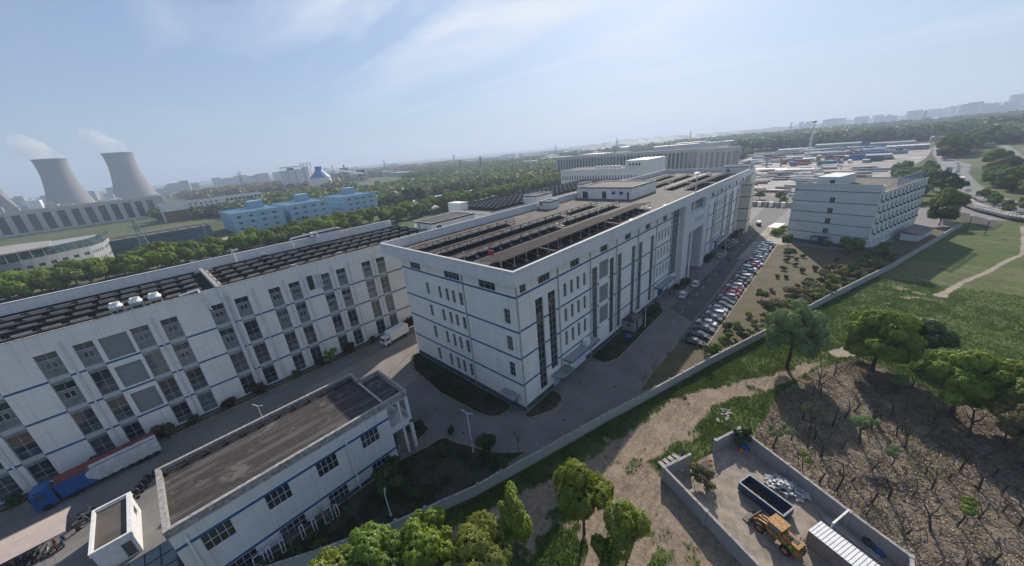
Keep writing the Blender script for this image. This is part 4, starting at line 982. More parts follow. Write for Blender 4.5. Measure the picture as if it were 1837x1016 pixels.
# ---------------------------------------------------------------- cars
def loft(mb, secs, m=0):
    """secs: list of closed rings of equal length"""
    n = len(secs[0]); k = len(mb.v)
    for s in secs: mb.v += [tuple(p) for p in s]
    for i in range(len(secs)-1):
        for j in range(n):
            j2 = (j+1) % n; mb.f.append((k+i*n+j, k+i*n+j2, k+(i+1)*n+j2, k+(i+1)*n+j)); mb.m.append(m)
    mb.f.append(tuple(k+j for j in reversed(range(n)))); mb.m.append(m)
    mb.f.append(tuple(k+(len(secs)-1)*n+j for j in range(n))); mb.m.append(m)
def paint(name, c, rough=.22):
    t = NT(name); t.col(c); t.b.inputs['Roughness'].default_value = rough; t.b.inputs['Coat Weight'].default_value = .6
    t.b.inputs['Coat Roughness'].default_value = .06; return t.mat
PAINT = dict(black=paint('car_black', (.012, .012, .014)), grey=paint('car_grey', (.09, .095, .105)), dark=paint('car_dark_green_grey', (.045, .055, .055)), navy=paint('car_navy', (.02, .03, .06)),
             white=paint('car_white', (.72, .72, .72)), silver=paint('car_silver', (.34, .35, .37)), red=paint('car_red', (.38, .015, .02)), rose=paint('car_rose', (.34, .04, .09)))
def car_proto(kind):
    L, Wd = (4.1, 1.66) if kind == 'sedan' else (4.0, 1.7)
    root = empty('parked_car', (0, 0, 0))
    # side profile stations x, belt z, roof z (None where no cabin), half width
    hz = .78 if kind == 'sedan' else .86
    def ring(x, zt, hw, zb=.22):
        return [(x, -hw*.93, zb), (x, -hw, zb+.18), (x, -hw, zt-.16), (x, -hw*.90, zt), (x, hw*.90, zt), (x, hw, zt-.16), (x, hw, zb+.18), (x, hw*.93, zb)]
    st = [(-L/2, hz-.22, .62), (-L/2+.08, hz-.08, .74), (-L/2+.5, hz, .81), (-.9, hz+.02, .83), (.6, hz+.02, .83), (1.1, hz-.04, .82), (L/2-.45, hz-.13, .78), (L/2-.1, hz-.24, .70), (L/2, hz-.32, .58)]
    b = MB(); loft(b, [ring(x, z, hw) for x, z, hw in st])
    rf = 1.26 if kind == 'sedan' else 1.42
    if kind == 'sedan': tp = [(-.95, .62), (-.55, .66), (.35, .66)]
    else: tp = [(-1.55, .64), (-1.2, .68), (.35, .68)]
    x0, x1 = tp[0][0], .42
    def rr(x, hw, z): return [(x, -hw, z-.05), (x, -hw*.9, z), (x, hw*.9, z), (x, hw, z-.05)]
    loft(b, [rr(x0+.0, .56, rf-.05), rr(x0+.3, .62, rf), rr(x1-.3, .62, rf), rr(x1, .55, rf-.06)])
    for s in (-1, 1):
        for xa, xb in ((x0-.42 if kind == 'sedan' else x0-.18, x0+.05), (-.35, -.33), (1.12, x1-.05)):
            b.beam((xa, s*.74, hz), (xb, s*.57, rf-.06), .07)
    body = b.build('body', PAINT['black'], root, world=False, smooth=False)
    xr = x0-.5 if kind == 'sedan' else x0-.2
    g = MB(); loft(g, [[(xr, -.74, hz), (xr, .74, hz), (xr+.02, .74, hz+.02), (xr+.02, -.74, hz+.02)][::1]] if 0 else [
        [(xr, -.76, hz-.02), (1.18, -.76, hz-.02), (1.18, .76, hz-.02), (xr, .76, hz-.02)],
        [(x0+.02, -.6, rf-.055), (x1-.02, -.6, rf-.055), (x1-.02, .6, rf-.055), (x0+.02, .6, rf-.055)]])
    g.build('windows', M['glass'], root, world=False)
    for x in (-1.22, 1.28):
        for s in (-1, 1):
            q = MB(); q.cyl((x, s*.66, .29), (x, s*.84, .29), .29, n=14, m=0); q.cyl((x, s*.845, .29), (x, s*.85, .29), .16, n=10, m=1)
            q.build('wheel', [M['black'], M['steel']], root, world=False)
    for s in (-1, 1):
        q = MB(); q.box(L/2-.12, L/2-.02, s*.55-.13, s*.55+.13, hz-.34, hz-.22); q.build('headlight', M['white'], root, world=False)
        q = MB(); q.box(-L/2+.0, -L/2+.06, s*.58-.12, s*.58+.12, hz-.22, hz-.08); q.build('tail_light', M['red'], root, world=False)
    return root
PROTO = {k: car_proto(k) for k in ('sedan', 'suv')}
first = {k: True for k in PROTO}
def place_car(kind, colour, x, y, deg, label, group=None, name='parked_car'):
    if first[kind]: o = PROTO[kind]; first[kind] = False
    else: o = copy_tree(PROTO[kind])
    o.location = (x, y, .012); o.rotation_euler = (0, 0, R(deg)); o.name = name
    tag(o, label, 'car', group)
    if 'group' in o and not group: del o['group']
    for ch in o.children:
        if ch.name.startswith('body'):
            ch.material_slots[0].link = 'OBJECT'; ch.material_slots[0].material = PAINT[colour]
    return o
row = [(35.6, 'sedan', 'black', 'glossy black'), (39.0, 'sedan', 'black', 'black'), (42.4, 'sedan', 'grey', 'dark grey'), (45.4, 'sedan', 'white', 'white'), (48.3, 'sedan', 'grey', 'grey'),
       (51.0, 'suv', 'white', 'white'), (53.9, 'sedan', 'silver', 'silver'), (56.6, 'sedan', 'grey', 'dark silver grey'), (59.4, 'sedan', 'dark', 'dark green grey'), (62.2, 'suv', 'silver', 'silver roofed'),
       (65.0, 'sedan', 'red', 'bright red'), (67.6, 'sedan', 'red', 'deep red'), (70.6, 'suv', 'white', 'white'), (73.6, 'sedan', 'dark', 'dark grey green'), (76.2, 'sedan', 'dark', 'dark'), (79.0, 'suv', 'white', 'white'),
       (81.8, 'sedan', 'grey', 'grey'), (84.4, 'sedan', 'navy', 'navy'), (87.2, 'suv', 'white', 'white'), (90.1, 'sedan', 'red', 'red'), (92.8, 'sedan', 'white', 'white'), (95.4, 'sedan', 'rose', 'rose red'),
       (98.2, 'suv', 'white', 'white'), (101.2, 'sedan', 'grey', 'grey'), (104.0, 'sedan', 'silver', 'silver'), (107.0, 'suv', 'white', 'white'), (110.2, 'sedan', 'grey', 'grey'), (113.4, 'sedan', 'white', 'white'), (116.6, 'suv', 'silver', 'pale silver'), (119.4, 'sedan', 'white', 'white')]
ordn = 'first second third fourth fifth sixth seventh eighth ninth tenth eleventh twelfth thirteenth fourteenth fifteenth sixteenth seventeenth eighteenth nineteenth twentieth'.split()
random.seed(11)
for i, (x, k, c, w_) in enumerate(row):
    pos = '%s from the near end of the long parked row' % ordn[i] if i < 15 else '%s from the dormitory end of the long parked row' % ordn[len(row)-1-i]
    place_car(k, c, x, -14.3+(.55 if x > 95 else 0)+random.uniform(-.25, .25), 90+random.uniform(-3, 3)+(180 if random.random() < .2 else 0), '%s car, %s' % (w_, pos), 'cars parked nose to the road along the lawn')
place_car('suv', 'white', 58.3, -4.9, 8, 'white car with people beside it, nearer of two pulled up by the portal')
place_car('suv', 'white', 67.5, -5.2, 6, 'white car stopped on the road just left of the portal, further of two')
place_car('sedan', 'silver', 96.2, -4.1, 5, 'pale silver car alone on the road beyond the portal bed')
for i, (x, y, c) in enumerate(((107.0, -2.9, 'black'), (110.4, -2.9, 'grey'), (113.6, -2.8, 'grey'), (117.0, -2.8, 'silver'))):
    place_car('sedan', c, x, y, 62, ('black sedan nearest the lamp post', 'dark grey sedan, second from the lamp post', 'dark grey sedan, third from the lamp post', 'silver sedan furthest from the lamp post')[i]+', parked by the factory wall', 'dark cars parked against the factory front')

# ---------------------------------------------------------------- lorries
BL = paint('cab_blue', (.012, .09, .30), .35)
tk = empty('box_truck', (0, 41, 0)); tag(tk, 'white box lorry parked in the gap between left building and factory', 'lorry')
def at(mb, name, mats): o = mb.build(name, mats, tk, world=False); return o
b = MB(); b.box(-1.9, 3.4, -1.05, 1.05, .85, 3.0); at(b, 'cargo_box', M['white'])
b = MB(); b.box(-3.5, -2.05, -.98, .98, .45, 1.5); b.prism([(-3.35, -.92), (-2.1, -.92), (-2.1, .92), (-3.35, .92)], 1.5, 2.25); at(b, 'cab', M['white'])
b = MB(); b.box(-3.52, -3.36, -.85, .85, 1.4, 2.1); b.box(-3.1, -2.3, -.99, -.93, 1.4, 2.05); b.box(-3.1, -2.3, .93, .99, 1.4, 2.05); at(b, 'windscreen', M['glass'])
b = MB(); b.box(-3.5, 3.3, -.6, .6, .5, .84); at(b, 'chassis', M['dark'])
for x in (-2.75, 2.2):
    for s in (-1, 1): b = MB(); b.cyl((x, s*.75, .42), (x, s*1.02, .42), .42, n=14); at(b, 'wheel', M['black'])
tk.location = (-.2, 40.9, 0); tk.rotation_euler = (0, 0, R(9))
tk = empty('tarpaulin_lorry', (0, 0, 0)); tag(tk, 'blue articulated lorry with red roof and grey cover at the left edge', 'lorry')
b = MB(); b.box(-5.0, 5.2, -1.2, 1.2, 1.0, 3.05); b.box(-5.0, 5.2, -1.2, -1.0, .75, 1.0); at(b, 'trailer', BL)
b = MB(); b.box(-5.0, 5.2, -1.21, 1.21, 3.05, 3.12)
for k in range(9): b.box(-4.6+k*1.15, -4.5+k*1.15, -1.22, 1.22, 3.12, 3.17)
at(b, 'red_roof_sheet', plain('tarp_red', (.20, .045, .04), .6, var=.3, scale=2))
t = NT('grey_tarpaulin'); t.col(t.mix(t.rng(t.noise(t.pos(), 1.2, 6, .7), .3, .7), (.40, .40, .41), (.60, .60, .61))); t.b.inputs['Roughness'].default_value = .7; t.bump(t.noise(t.pos((3, 1, .6)), 1.5, 5), .8, .15)
b = MB(); pr = []
for i in range(25):
    f_ = i/24; x = -2.3+f_*7.6; top = 3.22 if i > 1 else 2.7+.3*i; lo = .8+.1*math.sin(i*2.1) if i > 2 else 1.9-.4*i
    pr.append([(x, -.35, top), (x, -1.0, top-.03), (x, -1.27, top-.25), (x, -1.30-.05*math.sin(i*1.7), (top+lo)/2), (x, -1.27, lo), (x, -1.2, lo)])
loft(b, pr); at(b, 'tarpaulin_cover', t.mat)
b = MB(); b.box(-7.3, -5.3, -1.15, 1.15, .55, 1.9); b.prism([(-7.2, -1.1), (-5.35, -1.1), (-5.35, 1.1), (-7.2, 1.1)], 1.9, 2.75); b.prism([(-6.8, -1.0), (-5.5, -1.0), (-5.5, 1.0), (-6.8, 1.0)], 2.75, 3.2); at(b, 'cab', BL)
b = MB(); b.box(-7.34, -7.2, -1.0, 1.0, 1.8, 2.6); b.box(-6.9, -6.0, -1.16, -1.1, 1.8, 2.5); b.box(-6.9, -6.0, 1.1, 1.16, 1.8, 2.5); at(b, 'windscreen', M['glass'])
b = MB(); b.box(-7.2, 5, -.5, .5, .6, .98); at(b, 'chassis', M['dark'])
for x in (-6.4, -4.0, 2.6, 3.6, 4.5):
    for s in (-1, 1): b = MB(); b.cyl((x, s*.85, .48), (x, s*1.15, .48), .48, n=14); at(b, 'wheel', M['black'])
tk.location = (-47.3, 40.7, 0); tk.rotation_euler = (0, 0, R(4))

# ---------------------------------------------------------------- people
def person_proto(pose):
    J = {'pel': (0, 0, .93), 'chest': (0, .02, 1.28), 'neck': (0, .02, 1.48), 'head': (0, .04, 1.60), 'top': (0, .04, 1.70)}
    s = .26 if pose else .06
    J.update({'hl': (-.10, 0, .90), 'kl': (-.11, s*.6+.02, .50), 'al': (-.11, s, .09), 'tl': (-.11, s+.16, .04), 'hr': (.10, 0, .90), 'kr': (.11, -s*.3+.03, .50), 'ar': (.11, -s, .10), 'tr': (.11, -s+.15, .04),
              'sl': (-.20, .02, 1.42), 'el': (-.26, -s*.5, 1.14), 'wl': (-.25, -s*.6+.10, .90), 'dl': (-.24, -s*.6+.14, .82), 'sr': (.20, .02, 1.42), 'er': (.26, s*.4, 1.14), 'wr': (.25, s*.8+.08, .92), 'dr': (.24, s*.8+.12, .84)})
    Rd = dict(pel=.15, chest=.16, neck=.055, head=.10, top=.075, hl=.10, kl=.06, al=.045, tl=.04, hr=.10, kr=.06, ar=.045, tr=.04, sl=.07, el=.045, wl=.032, dl=.035, sr=.07, er=.045, wr=.032, dr=.035)
    E_ = [('pel', 'chest'), ('chest', 'neck'), ('neck', 'head'), ('head', 'top'), ('pel', 'hl'), ('hl', 'kl'), ('kl', 'al'), ('al', 'tl'), ('pel', 'hr'), ('hr', 'kr'), ('kr', 'ar'), ('ar', 'tr'), ('chest', 'sl'), ('sl', 'el'), ('el', 'wl'), ('wl', 'dl'), ('chest', 'sr'), ('sr', 'er'), ('er', 'wr'), ('wr', 'dr')]
    ks = list(J); me = bpy.data.meshes.new('person_skeleton'); me.from_pydata([J[k] for k in ks], [(ks.index(a), ks.index(b)) for a, b in E_], [])
    o = bpy.data.objects.new('person_tmp', me); COL.objects.link(o)
    md = o.modifiers.new('skin', 'SKIN')
    for k, v in zip(ks, me.skin_vertices[0].data): v.radius = (Rd[k], Rd[k]*(.72 if k in ('pel', 'chest') else 1)); v.use_root = (k == 'pel')
    o.modifiers.new('sub', 'SUBSURF').levels = 1
    dg = bpy.context.evaluated_depsgraph_get(); m2 = bpy.data.meshes.new_from_object(o.evaluated_get(dg)); m2.name = 'person_body_%d' % pose
    bpy.data.objects.remove(o)
    return m2
SKIN = plain('skin', (.42, .26, .19), .6, var=.05)
CLO = dict(dark=plain('cloth_dark', (.02, .022, .03), .9), white=plain('cloth_white', (.62, .62, .62), .9), blue=plain('cloth_blue', (.05, .08, .16), .9))
PM = []
for pose in (0, 1):
    m2 = person_proto(pose); m2.materials.clear()
    for m_ in (SKIN, CLO['dark'], CLO['dark']): m2.materials.append(m_)
    for p_ in m2.polygons:
        c = p_.center; p_.material_index = 0 if (c.z > 1.49 or (c.z < .9 and abs(c.x) > .2)) else (1 if c.z > .88 else 2)
    PM.append(m2)
hb = MB(); hb.lathe([(.02, 1.735), (.07, 1.72), (.105, 1.67), (.112, 1.61), (.10, 1.57)], (0, .03, 0), 10); HAIR = hb.mesh('person_hair', M['black'])
def person(x, y, deg, jacket, trousers, pose, label, sc=.95):
    o = bpy.data.objects.new('person', PM[pose]); COL.objects.link(o); o.location = (x, y, .015); o.rotation_euler = (0, 0, R(deg)); o.scale = (sc,)*3
    for i, m_ in ((1, CLO[jacket]), (2, CLO[trousers])): o.material_slots[i].link = 'OBJECT'; o.material_slots[i].material = m_
    h = bpy.data.objects.new('hair', HAIR); COL.objects.link(h); h.parent = o
    tag(o, label, 'person')
person(93.2, -7.0, 80, 'dark', 'dark', 1, 'person in dark clothes walking on the road, left of a pair')
person(92.2, -7.6, 80, 'dark', 'dark', 1, 'person in dark clothes walking on the road, right of a pair')
person(80.3, -7.9, 250, 'blue', 'dark', 1, 'person in a blue jacket walking alone on the carriageway past the portal')
person(71.3, -6.6, 100, 'dark', 'dark', 0, 'person in dark clothes right of the further white car')
person(72.0, -4.0, 20, 'dark', 'blue', 0, 'person in dark top standing behind the further white car')
person(56.4, -2.2, 300, 'dark', 'dark', 0, 'person in dark clothes by the nearer white car, left of two')
person(57.2, -2.8, 120, 'blue', 'dark', 0, 'person in a blue jacket by the nearer white car, right of two')
wp = [(127.6, -1.9), (128.9, -2.6), (127.9, -4.2), (130.4, -3.4), (134.8, -2.0), (136.6, -3.1), (139.0, -2.3), (138.8, -4.7), (142.6, -3.2), (143.8, -4.3)]
for i, (x, y) in enumerate(wp):
    lb = 'person in white, %s of the group on the far road' % ('nearest to the parked cars', 'second nearest', 'third nearest', 'fourth nearest', 'fifth nearest', 'sixth nearest', 'seventh nearest', 'one nearest the road centre', 'second furthest', 'furthest away')[i]
    person(x, y, random.uniform(0, 360), 'white', 'white' if i % 2 else 'blue', i % 2, lb)
e = empty('utility_cart', (149.5, -5.4, .01), R(200)); tag(e, 'small dark utility cart with flat white roof on the far road', 'cart')
b = MB(); b.box(-1.6, 1.5, -.7, .7, .4, .95); b.box(.6, 1.5, -.65, .65, .95, 1.2); b.build('body', M['dark'], e, world=False)
b = MB(); b.box(-1.2, 1.1, -.75, .75, 1.85, 1.93); b.build('roof', M['white'], e, world=False)
b = MB()
for x in (-1.1, 1.0):
    for s in (-.68, .68): b.box(x-.04, x+.04, s-.04, s+.04, .9, 1.85)
b.build('roof_frame', M['steel'], e, world=False)
for x in (-1.1, 1.0):
    for s in (-1, 1): b = MB(); b.cyl((x, s*.6, .3), (x, s*.78, .3), .3, n=10); b.build('wheel', M['black'], e, world=False)
# ---------------------------------------------------------------- scooters
def scooter_proto():
    r = empty('scooter'); b = MB()
    b.beam((-.75, 0, .55), (-.1, 0, .62), .26, .3); b.beam((-.1, 0, .32), (.35, 0, .32), .24, .08); b.beam((.32, 0, .3), (.52, 0, .95), .26, .1); b.build('body', M['red'], r, world=False)
    b = MB(); b.beam((-.72, 0, .76), (-.08, 0, .76), .25, .1); b.build('seat', M['black'], r, world=False)
    b = MB(); b.beam((.5, -.33, 1.02), (.5, .33, 1.02), .04); b.beam((.5, 0, .9), (.66, 0, .3), .05); b.build('handlebar', M['steel'], r, world=False)
    for x in (-.55, .68): b = MB(); b.cyl((x, -.05, .24), (x, .05, .24), .24, n=12); b.build('wheel', M['black'], r, world=False)
    return r
sp = scooter_proto(); spaint = [paint('scooter_'+str(i), c) for i, c in enumerate(((.3, .02, .02), (.03, .03, .035), (.5, .5, .52), (.02, .06, .2), (.25, .25, .26)))]
spots = [(-51.6-k*.62, 29.9+random.uniform(-.15, .15), 95, 'scooter parked in the row under the cream shelter', 'scooters parked under the shelter') for k in range(22)]
spots += [(-49.9, 33.4, 20, 'silver scooter standing loose at the end of the shelter, nearest the kiosk', None), (-50.4, 32.4, 35, 'scooter parked just outside the shelter end, second from the lorry', None), (-50.0, 31.2, 30, 'dark scooter just outside the shelter end, furthest from the lorry', None)]
spots += [(-45.7+k*.42, 31.0+k*.75, 10+k*4, 'dark scooter in the short row by the kerb between kiosk and office', 'scooters by the kiosk kerb') for k in range(6)]
for i, (x, y, dg, lb, gp) in enumerate(spots):
    o = sp if i == 0 else copy_tree(sp)
    o.location = (x, y, .01); o.rotation_euler = (0, 0, R(dg+random.uniform(-8, 8))); tag(o, lb, 'scooter', gp)
    if not gp and 'group' in o: del o['group']
    for ch in o.children:
        if ch.name.startswith('body'): ch.material_slots[0].link = 'OBJECT'; ch.material_slots[0].material = spaint[(i*7+3) % 5] if gp != 'scooters by the kiosk kerb' else spaint[1]

for i, (x, y) in enumerate(((-8.6, 12.5), (-9.5, 4.5), (-7.2, 8.6), (2.0, -6.2), (14, -8.5), (27, -7.5), (-24, 41.5), (-12, 39.5), (52, -7.0), (11.5, -3.0))):
    b = MB(); b.cyl((x, y, .006), (x, y, .022), .38, n=18); b.cyl((x, y, .022), (x, y, .026), .30, n=18, m=1); tag(b.build('manhole_cover', [M['concrete'], M['dark']]), 'round dark manhole cover set in the factory paving', 'manhole cover', 'manhole covers in the paving')
# ---------------------------------------------------------------- lamp posts
def lamp(x, y, h, deg, label, arm=1.2, two=False, head='flat', name='street_lamp'):
    e = empty(name, (x, y, 0)); tag(e, label, 'lamp post')
    b = MB(); b.cyl((x, y, 0), (x, y, h), .08, .045, n=8); b.cyl((x, y, 0), (x, y, .5), .15, .13, n=8); b.build('pole', M['white'], e)
    for s in ((1, -1) if two else (1,)):
        d = Vector((math.cos(R(deg))*s, math.sin(R(deg))*s, 0)); p = Vector((x, y, h-.05))
        b = MB(); b.beam(p, p+d*arm+Vector((0, 0, .22)), .06); b.build('arm', M['white'], e)
        q = p+d*(arm+.3)+Vector((0, 0, .24)); b = MB(); b.obox(q, (.5, .2, .08), R(deg)); b.build('lamp_head', M['steel'], e)
lamp(36.9, -3.9, 5.8, -70, 'street lamp with one arm by the lodge bed in front of the factory')
lamp(-11, .4, 7.0, 100, 'white street lamp in the dark garden near the factory corner', .5, True)
lamp(1.2, 33.4, 5.4, 200, 'street lamp at the rear left corner of the factory near the box lorry', 1.0)
lamp(-29.5, 31, 5.2, 120, 'white double headed lamp rising behind the office roof', .5, True)
lamp(-23.7, 1.0, 3.6, 60, 'short garden lamp between the office and the boundary wall', .3)
lamp(99.5, -4.6, 7.5, -80, 'street lamp by the bed beyond the portal, beside the row of dark cars')
e = empty('lamp_mast', (69.8, -2.2, 0)); tag(e, 'very tall slim lamp mast standing in front of the portal', 'mast')
b = MB(); b.cyl((69.8, -2.2, 0), (69.8, -2.2, 30), .24, .12, n=10); b.build('pole', M['white'], e)
b = MB(); b.lathe([(.1, 0), (.75, .1), (.8, .3), (.3, .5)], (69.8, -2.2, 29.9), 12, close=True); b.build('lamp_head', M['white'], e)
for x, y, h, l in ((157, -67.5, 4.3, 'round white globe lamp on the grass by the bridge ramp, right one'), (163, -64.5, 4.3, 'round white globe lamp behind the boundary wall end, left one')):
    e = empty('globe_lamp', (x, y, 0)); tag(e, l, 'lamp post'); b = MB(); b.cyl((x, y, 0), (x, y, h), .1, n=8); b.build('pole', M['dark'], e)
    b = MB(); b.lathe([(.02, 0), (.35, .12), (.5, .45), (.35, .8), (.02, .9)], (x, y, h), 12); b.build('lamp_globe', M['white'], e)

# ---------------------------------------------------------------- walled yard
yp = [(1.1, -21.8), (5.1, -23.6), (9.3, -25.4), (13.4, -27.2), (10.4, -32.8), (7.3, -38.4), (5.2, -42.6), (-4.4, -42.8), (-8.0, -40), (-4.3, -32.8), (-1.6, -27.3)]
yd = empty('yard_wall', (5, -30, 0)); tag(yd, 'cement rendered wall enclosing the small scrap yard at the lower right', 'wall')
ZY = 2.0
for i in range(len(yp)):
    if i == 1: continue       # gateway
    a = Vector((*yp[i], 0)); c = Vector((*yp[(i+1) % len(yp)], 0)); d = c-a; L = d.length; d.normalize()
    b = MB(); mid = (a+c)/2; b.obox((mid.x, mid.y, ZY/2-.15), (L+.0, .2, ZY+.3), math.atan2(d.y, d.x))
    b.build('wall_face', M['conwall'], yd); b = MB(); b.obox((mid.x, mid.y, ZY+.03), (L+.1, .3, .06), math.atan2(d.y, d.x)); b.build('coping', M['cap'], yd)
    b = MB(); b.obox((a.x, a.y, ZY/2-.1), (.42, .42, ZY+.42), math.atan2(d.y, d.x)); b.build('pier', M['conwall'], yd)
b = MB(); b.obox((9.3, -25.4, ZY/2), (.45, .45, ZY+.3), .2); b.build('pier', M['conwall'], yd)
t = NT('yard_floor'); p = t.pos(); n_ = t.noise(p, .7, 6, .65, .4); f_ = t.noise(p, 7, 4, .6)
t.col(t.mix(t.rng(f_, .5, .8, 0, .5), t.mix(t.rng(n_, .35, .65), (.17, .14, .115), (.34, .28, .225)), (.40, .35, .30))); t.b.inputs['Roughness'].default_value = .9; t.bump(f_, .5, .05)
sheet('yard_floor', yp, .006, t.mat)
def thing1(name, mb, mats, label, cat, group=None): return tag(mb.build(name, mats), label, cat, group)
ge = empty('lattice_gate', (6.6, -25, 0)); tag(ge, 'rusty lattice gate leaf lying open just inside the yard gateway', 'gate')
b = MB(); u_ = Vector((.92, -.4, 0)); v_ = Vector((-.45, -.8, 0)).normalized(); o0 = Vector((5.3, -23.9, .25))
for k in range(13): b.beam(o0+u_*(k*.22), o0+u_*(k*.22)+v_*2.0+Vector((0, 0, .2)), .035)
for k in range(4): b.beam(o0+v_*(k*.66)+Vector((0, 0, .06*k)), o0+v_*(k*.66)+u_*2.65+Vector((0, 0, .06*k)), .05)
b.build('bars', plain('rust', (.12, .06, .035), .8, var=.4, scale=6), ge)
# blue skip
NV = plain('skip_blue', (.025, .06, .14), .6, var=.6, scale=5)
sk_ = empty('waste_skip', (5.1, -31.6, 0), R(69.5)); tag(sk_, 'long open dark blue waste skip with pale rim in the middle of the yard', 'skip')
b = MB(); L2, W2, H2_ = 2.4, 1.0, 1.25
for q in ((-L2, L2, -W2, -W2+.08), (-L2, L2, W2-.08, W2), (-L2, -L2+.08, -W2+.08, W2-.08), (L2-.08, L2, -W2+.08, W2-.08)): b.box(*q, .15, H2_)
b.box(-L2+.08, L2-.08, -W2+.08, W2-.08, .15, .22)
for k in range(8):
    for s in (-1, 1): b.box(-L2+.3+k*.6, -L2+.38+k*.6, min(s*W2, s*(W2+.07)), max(s*W2, s*(W2+.07)), .2, H2_-.05)
b.build('body', NV, sk_, world=False)
b = MB()
for q in ((-L2-.05, L2+.05, -W2-.09, -W2+.1), (-L2-.05, L2+.05, W2-.1, W2+.09), (-L2-.05, -L2+.12, -W2+.1, W2-.1), (L2-.12, L2+.05, -W2+.1, W2-.1)): b.box(*q, H2_, H2_+.06)
b.build('rim', plain('skip_rim', (.24, .24, .25), .6, var=.4, scale=5), sk_, world=False)
b = MB()
for k in range(60): b.obox((random.uniform(-2.1, 2.1), random.uniform(-.8, .8), .28+random.uniform(0, .2)), (random.uniform(.15, .6), random.uniform(.1, .4), .15), random.uniform(0, 3))
tag(b.build('rubbish', M['soil']), 'dark loose rubbish lying in the blue skip', 'rubbish', kind='stuff').matrix_world = sk_.matrix_basis.copy()
# wheel loader
YL = plain('loader_yellow', (.36, .18, .04), .6, var=.5, scale=5); 
ld = empty('wheel_loader', (1.3, -33.2, 0), R(66.5)); tag(ld, 'yellow wheel loader with its bucket down beside the blue skip', 'loader')
b = MB(); b.box(-2.3, -.55, -.62, .62, .75, 1.55); b.box(-2.45, -2.2, -.5, .5, .5, 1.35); b.prism([(-2.25, -.55), (-.7, -.55), (-.7, .55), (-2.25, .55)], 1.55, 1.68); b.build('engine_body', YL, ld, world=False)
b = MB(); b.box(-1.9, -1.1, -.3, .1, 1.69, 1.73); b.box(-2.47, -2.44, -.4, .4, .7, 1.3); b.cyl((-1.4, .35, 1.6), (-1.4, .35, 2.2), .06); b.build('grille', M['dark'], ld, world=False)
b = MB()
for x in (-.55, .55):
    for s in (-.58, .58): b.box(x-.05, x+.05, s-.05, s+.05, 1.2, 2.25)
b.box(-.6, .6, -.63, .63, .9, 1.25); b.build('cab', YL, ld, world=False)
b = MB(); b.box(-.56, .56, -.55, .55, 1.26, 2.24); b.build('cab_glass', M['glass2'], ld, world=False)
b = MB(); b.prism([(-.75, -.72), (.72, -.72), (.72, .72), (-.75, .72)], 2.26, 2.36); b.build('cab_roof', YL, ld, world=False)
b = MB(); b.box(.6, 1.35, -.45, .45, .55, 1.1)
for s in (-.38, .38): b.beam((.75, s, 1.25), (1.6, s, 1.05), .12, .22); b.beam((1.6, s, 1.05), (2.15, s, .45), .12, .2)
b.beam((.9, 0, 1.2), (1.75, 0, 1.15), .12); b.beam((1.75, 0, 1.2), (2.05, 0, .55), .1); b.build('loader_arm', YL, ld, world=False)
b = MB(); pr = []
for y in (-1.0, 1.0): pr.append([(2.85, y, .05), (2.2, y, .08), (2.05, y, .35), (2.15, y, .78), (2.25, y, .78), (2.18, y, .38), (2.28, y, .16), (2.85, y, .1)])
loft(b, pr); b.build('bucket', plain('worn_steel', (.10, .09, .08), .7, 0, var=.5, scale=4), ld, world=False)
for x in (-1.35, 1.15):
    for s in (-1, 1):
        q = MB(); q.cyl((x, s*.52, .52), (x, s*.88, .52), .52, n=18); w_ = q.build('wheel', M['black'], ld, world=False); q = MB(); q.cyl((x, s*.885, .52), (x, s*.9, .52), .26, n=12); q.build('rim', YL, w_, world=False)
# ribbed container
ct = empty('ribbed_container', (1.9, -39.2, 0), R(-113.5)); tag(ct, 'grey box container with bright ribbed roof at the bottom of the yard', 'container')
b = MB(); b.box(-3.6, 3.6, -.98, .98, .08, 2.0); b.build('body', plain('container_taupe', (.20, .175, .165), .6, var=.15), ct, world=False)
b = MB()
for k in range(24): x = -3.6+k*.3; b.box(x, x+.17, -1.02, 1.02, 2.001, 2.07); b.box(x+.17, x+.3, -1.02, 1.02, 2.001, 2.02)
b.build('roof', M['white'], ct, world=False)
b = MB()
for s in (-.48, .48): b.box(3.6, 3.64, s-.44, s+.44, .15, 1.95)
for s in (-.3, .3, -.7, .7): b.cyl((3.66, s, .2), (3.66, s, 1.9), .025, n=6)
b.build('door', M['steel'], ct, world=False)
random.seed(21)
b = MB()
for k in range(190):
    r = random.random()**.6; a = random.uniform(0, 6.28); x = 8.6+r*1.7*math.cos(a)*.8; y = -33.2+r*2.2*math.sin(a); s = random.uniform(.1, .42)
    b.obox((x, y, .1+(1-r)*.75+s*.2), (s, s*random.uniform(.6, 1), s*.6), 0, 0, None, Matrix.Rotation(random.uniform(0, 6), 3, 'Z') @ Matrix.Rotation(random.uniform(-.7, .7), 3, 'X'))
tag(b.build('rubble', plain('white_rubble', (.50, .50, .50), .8, var=.5, scale=3)), 'heap of white rubble and plastic beside the blue skip against the yard wall', 'rubble', kind='stuff')
b = MB()
for k in range(70):
    r = random.random()**.6; a = random.uniform(0, 6.28); s = random.uniform(.1, .28)
    b.obox((2.3+r*.9*math.cos(a), -35.0+r*1.1*math.sin(a), .05+(1-r)*.2), (s, s*.7, s*.5), a)
tag(b.build('rubble', M['concrete']), 'low spill of grey rubble between loader and ribbed container', 'rubble', kind='stuff')
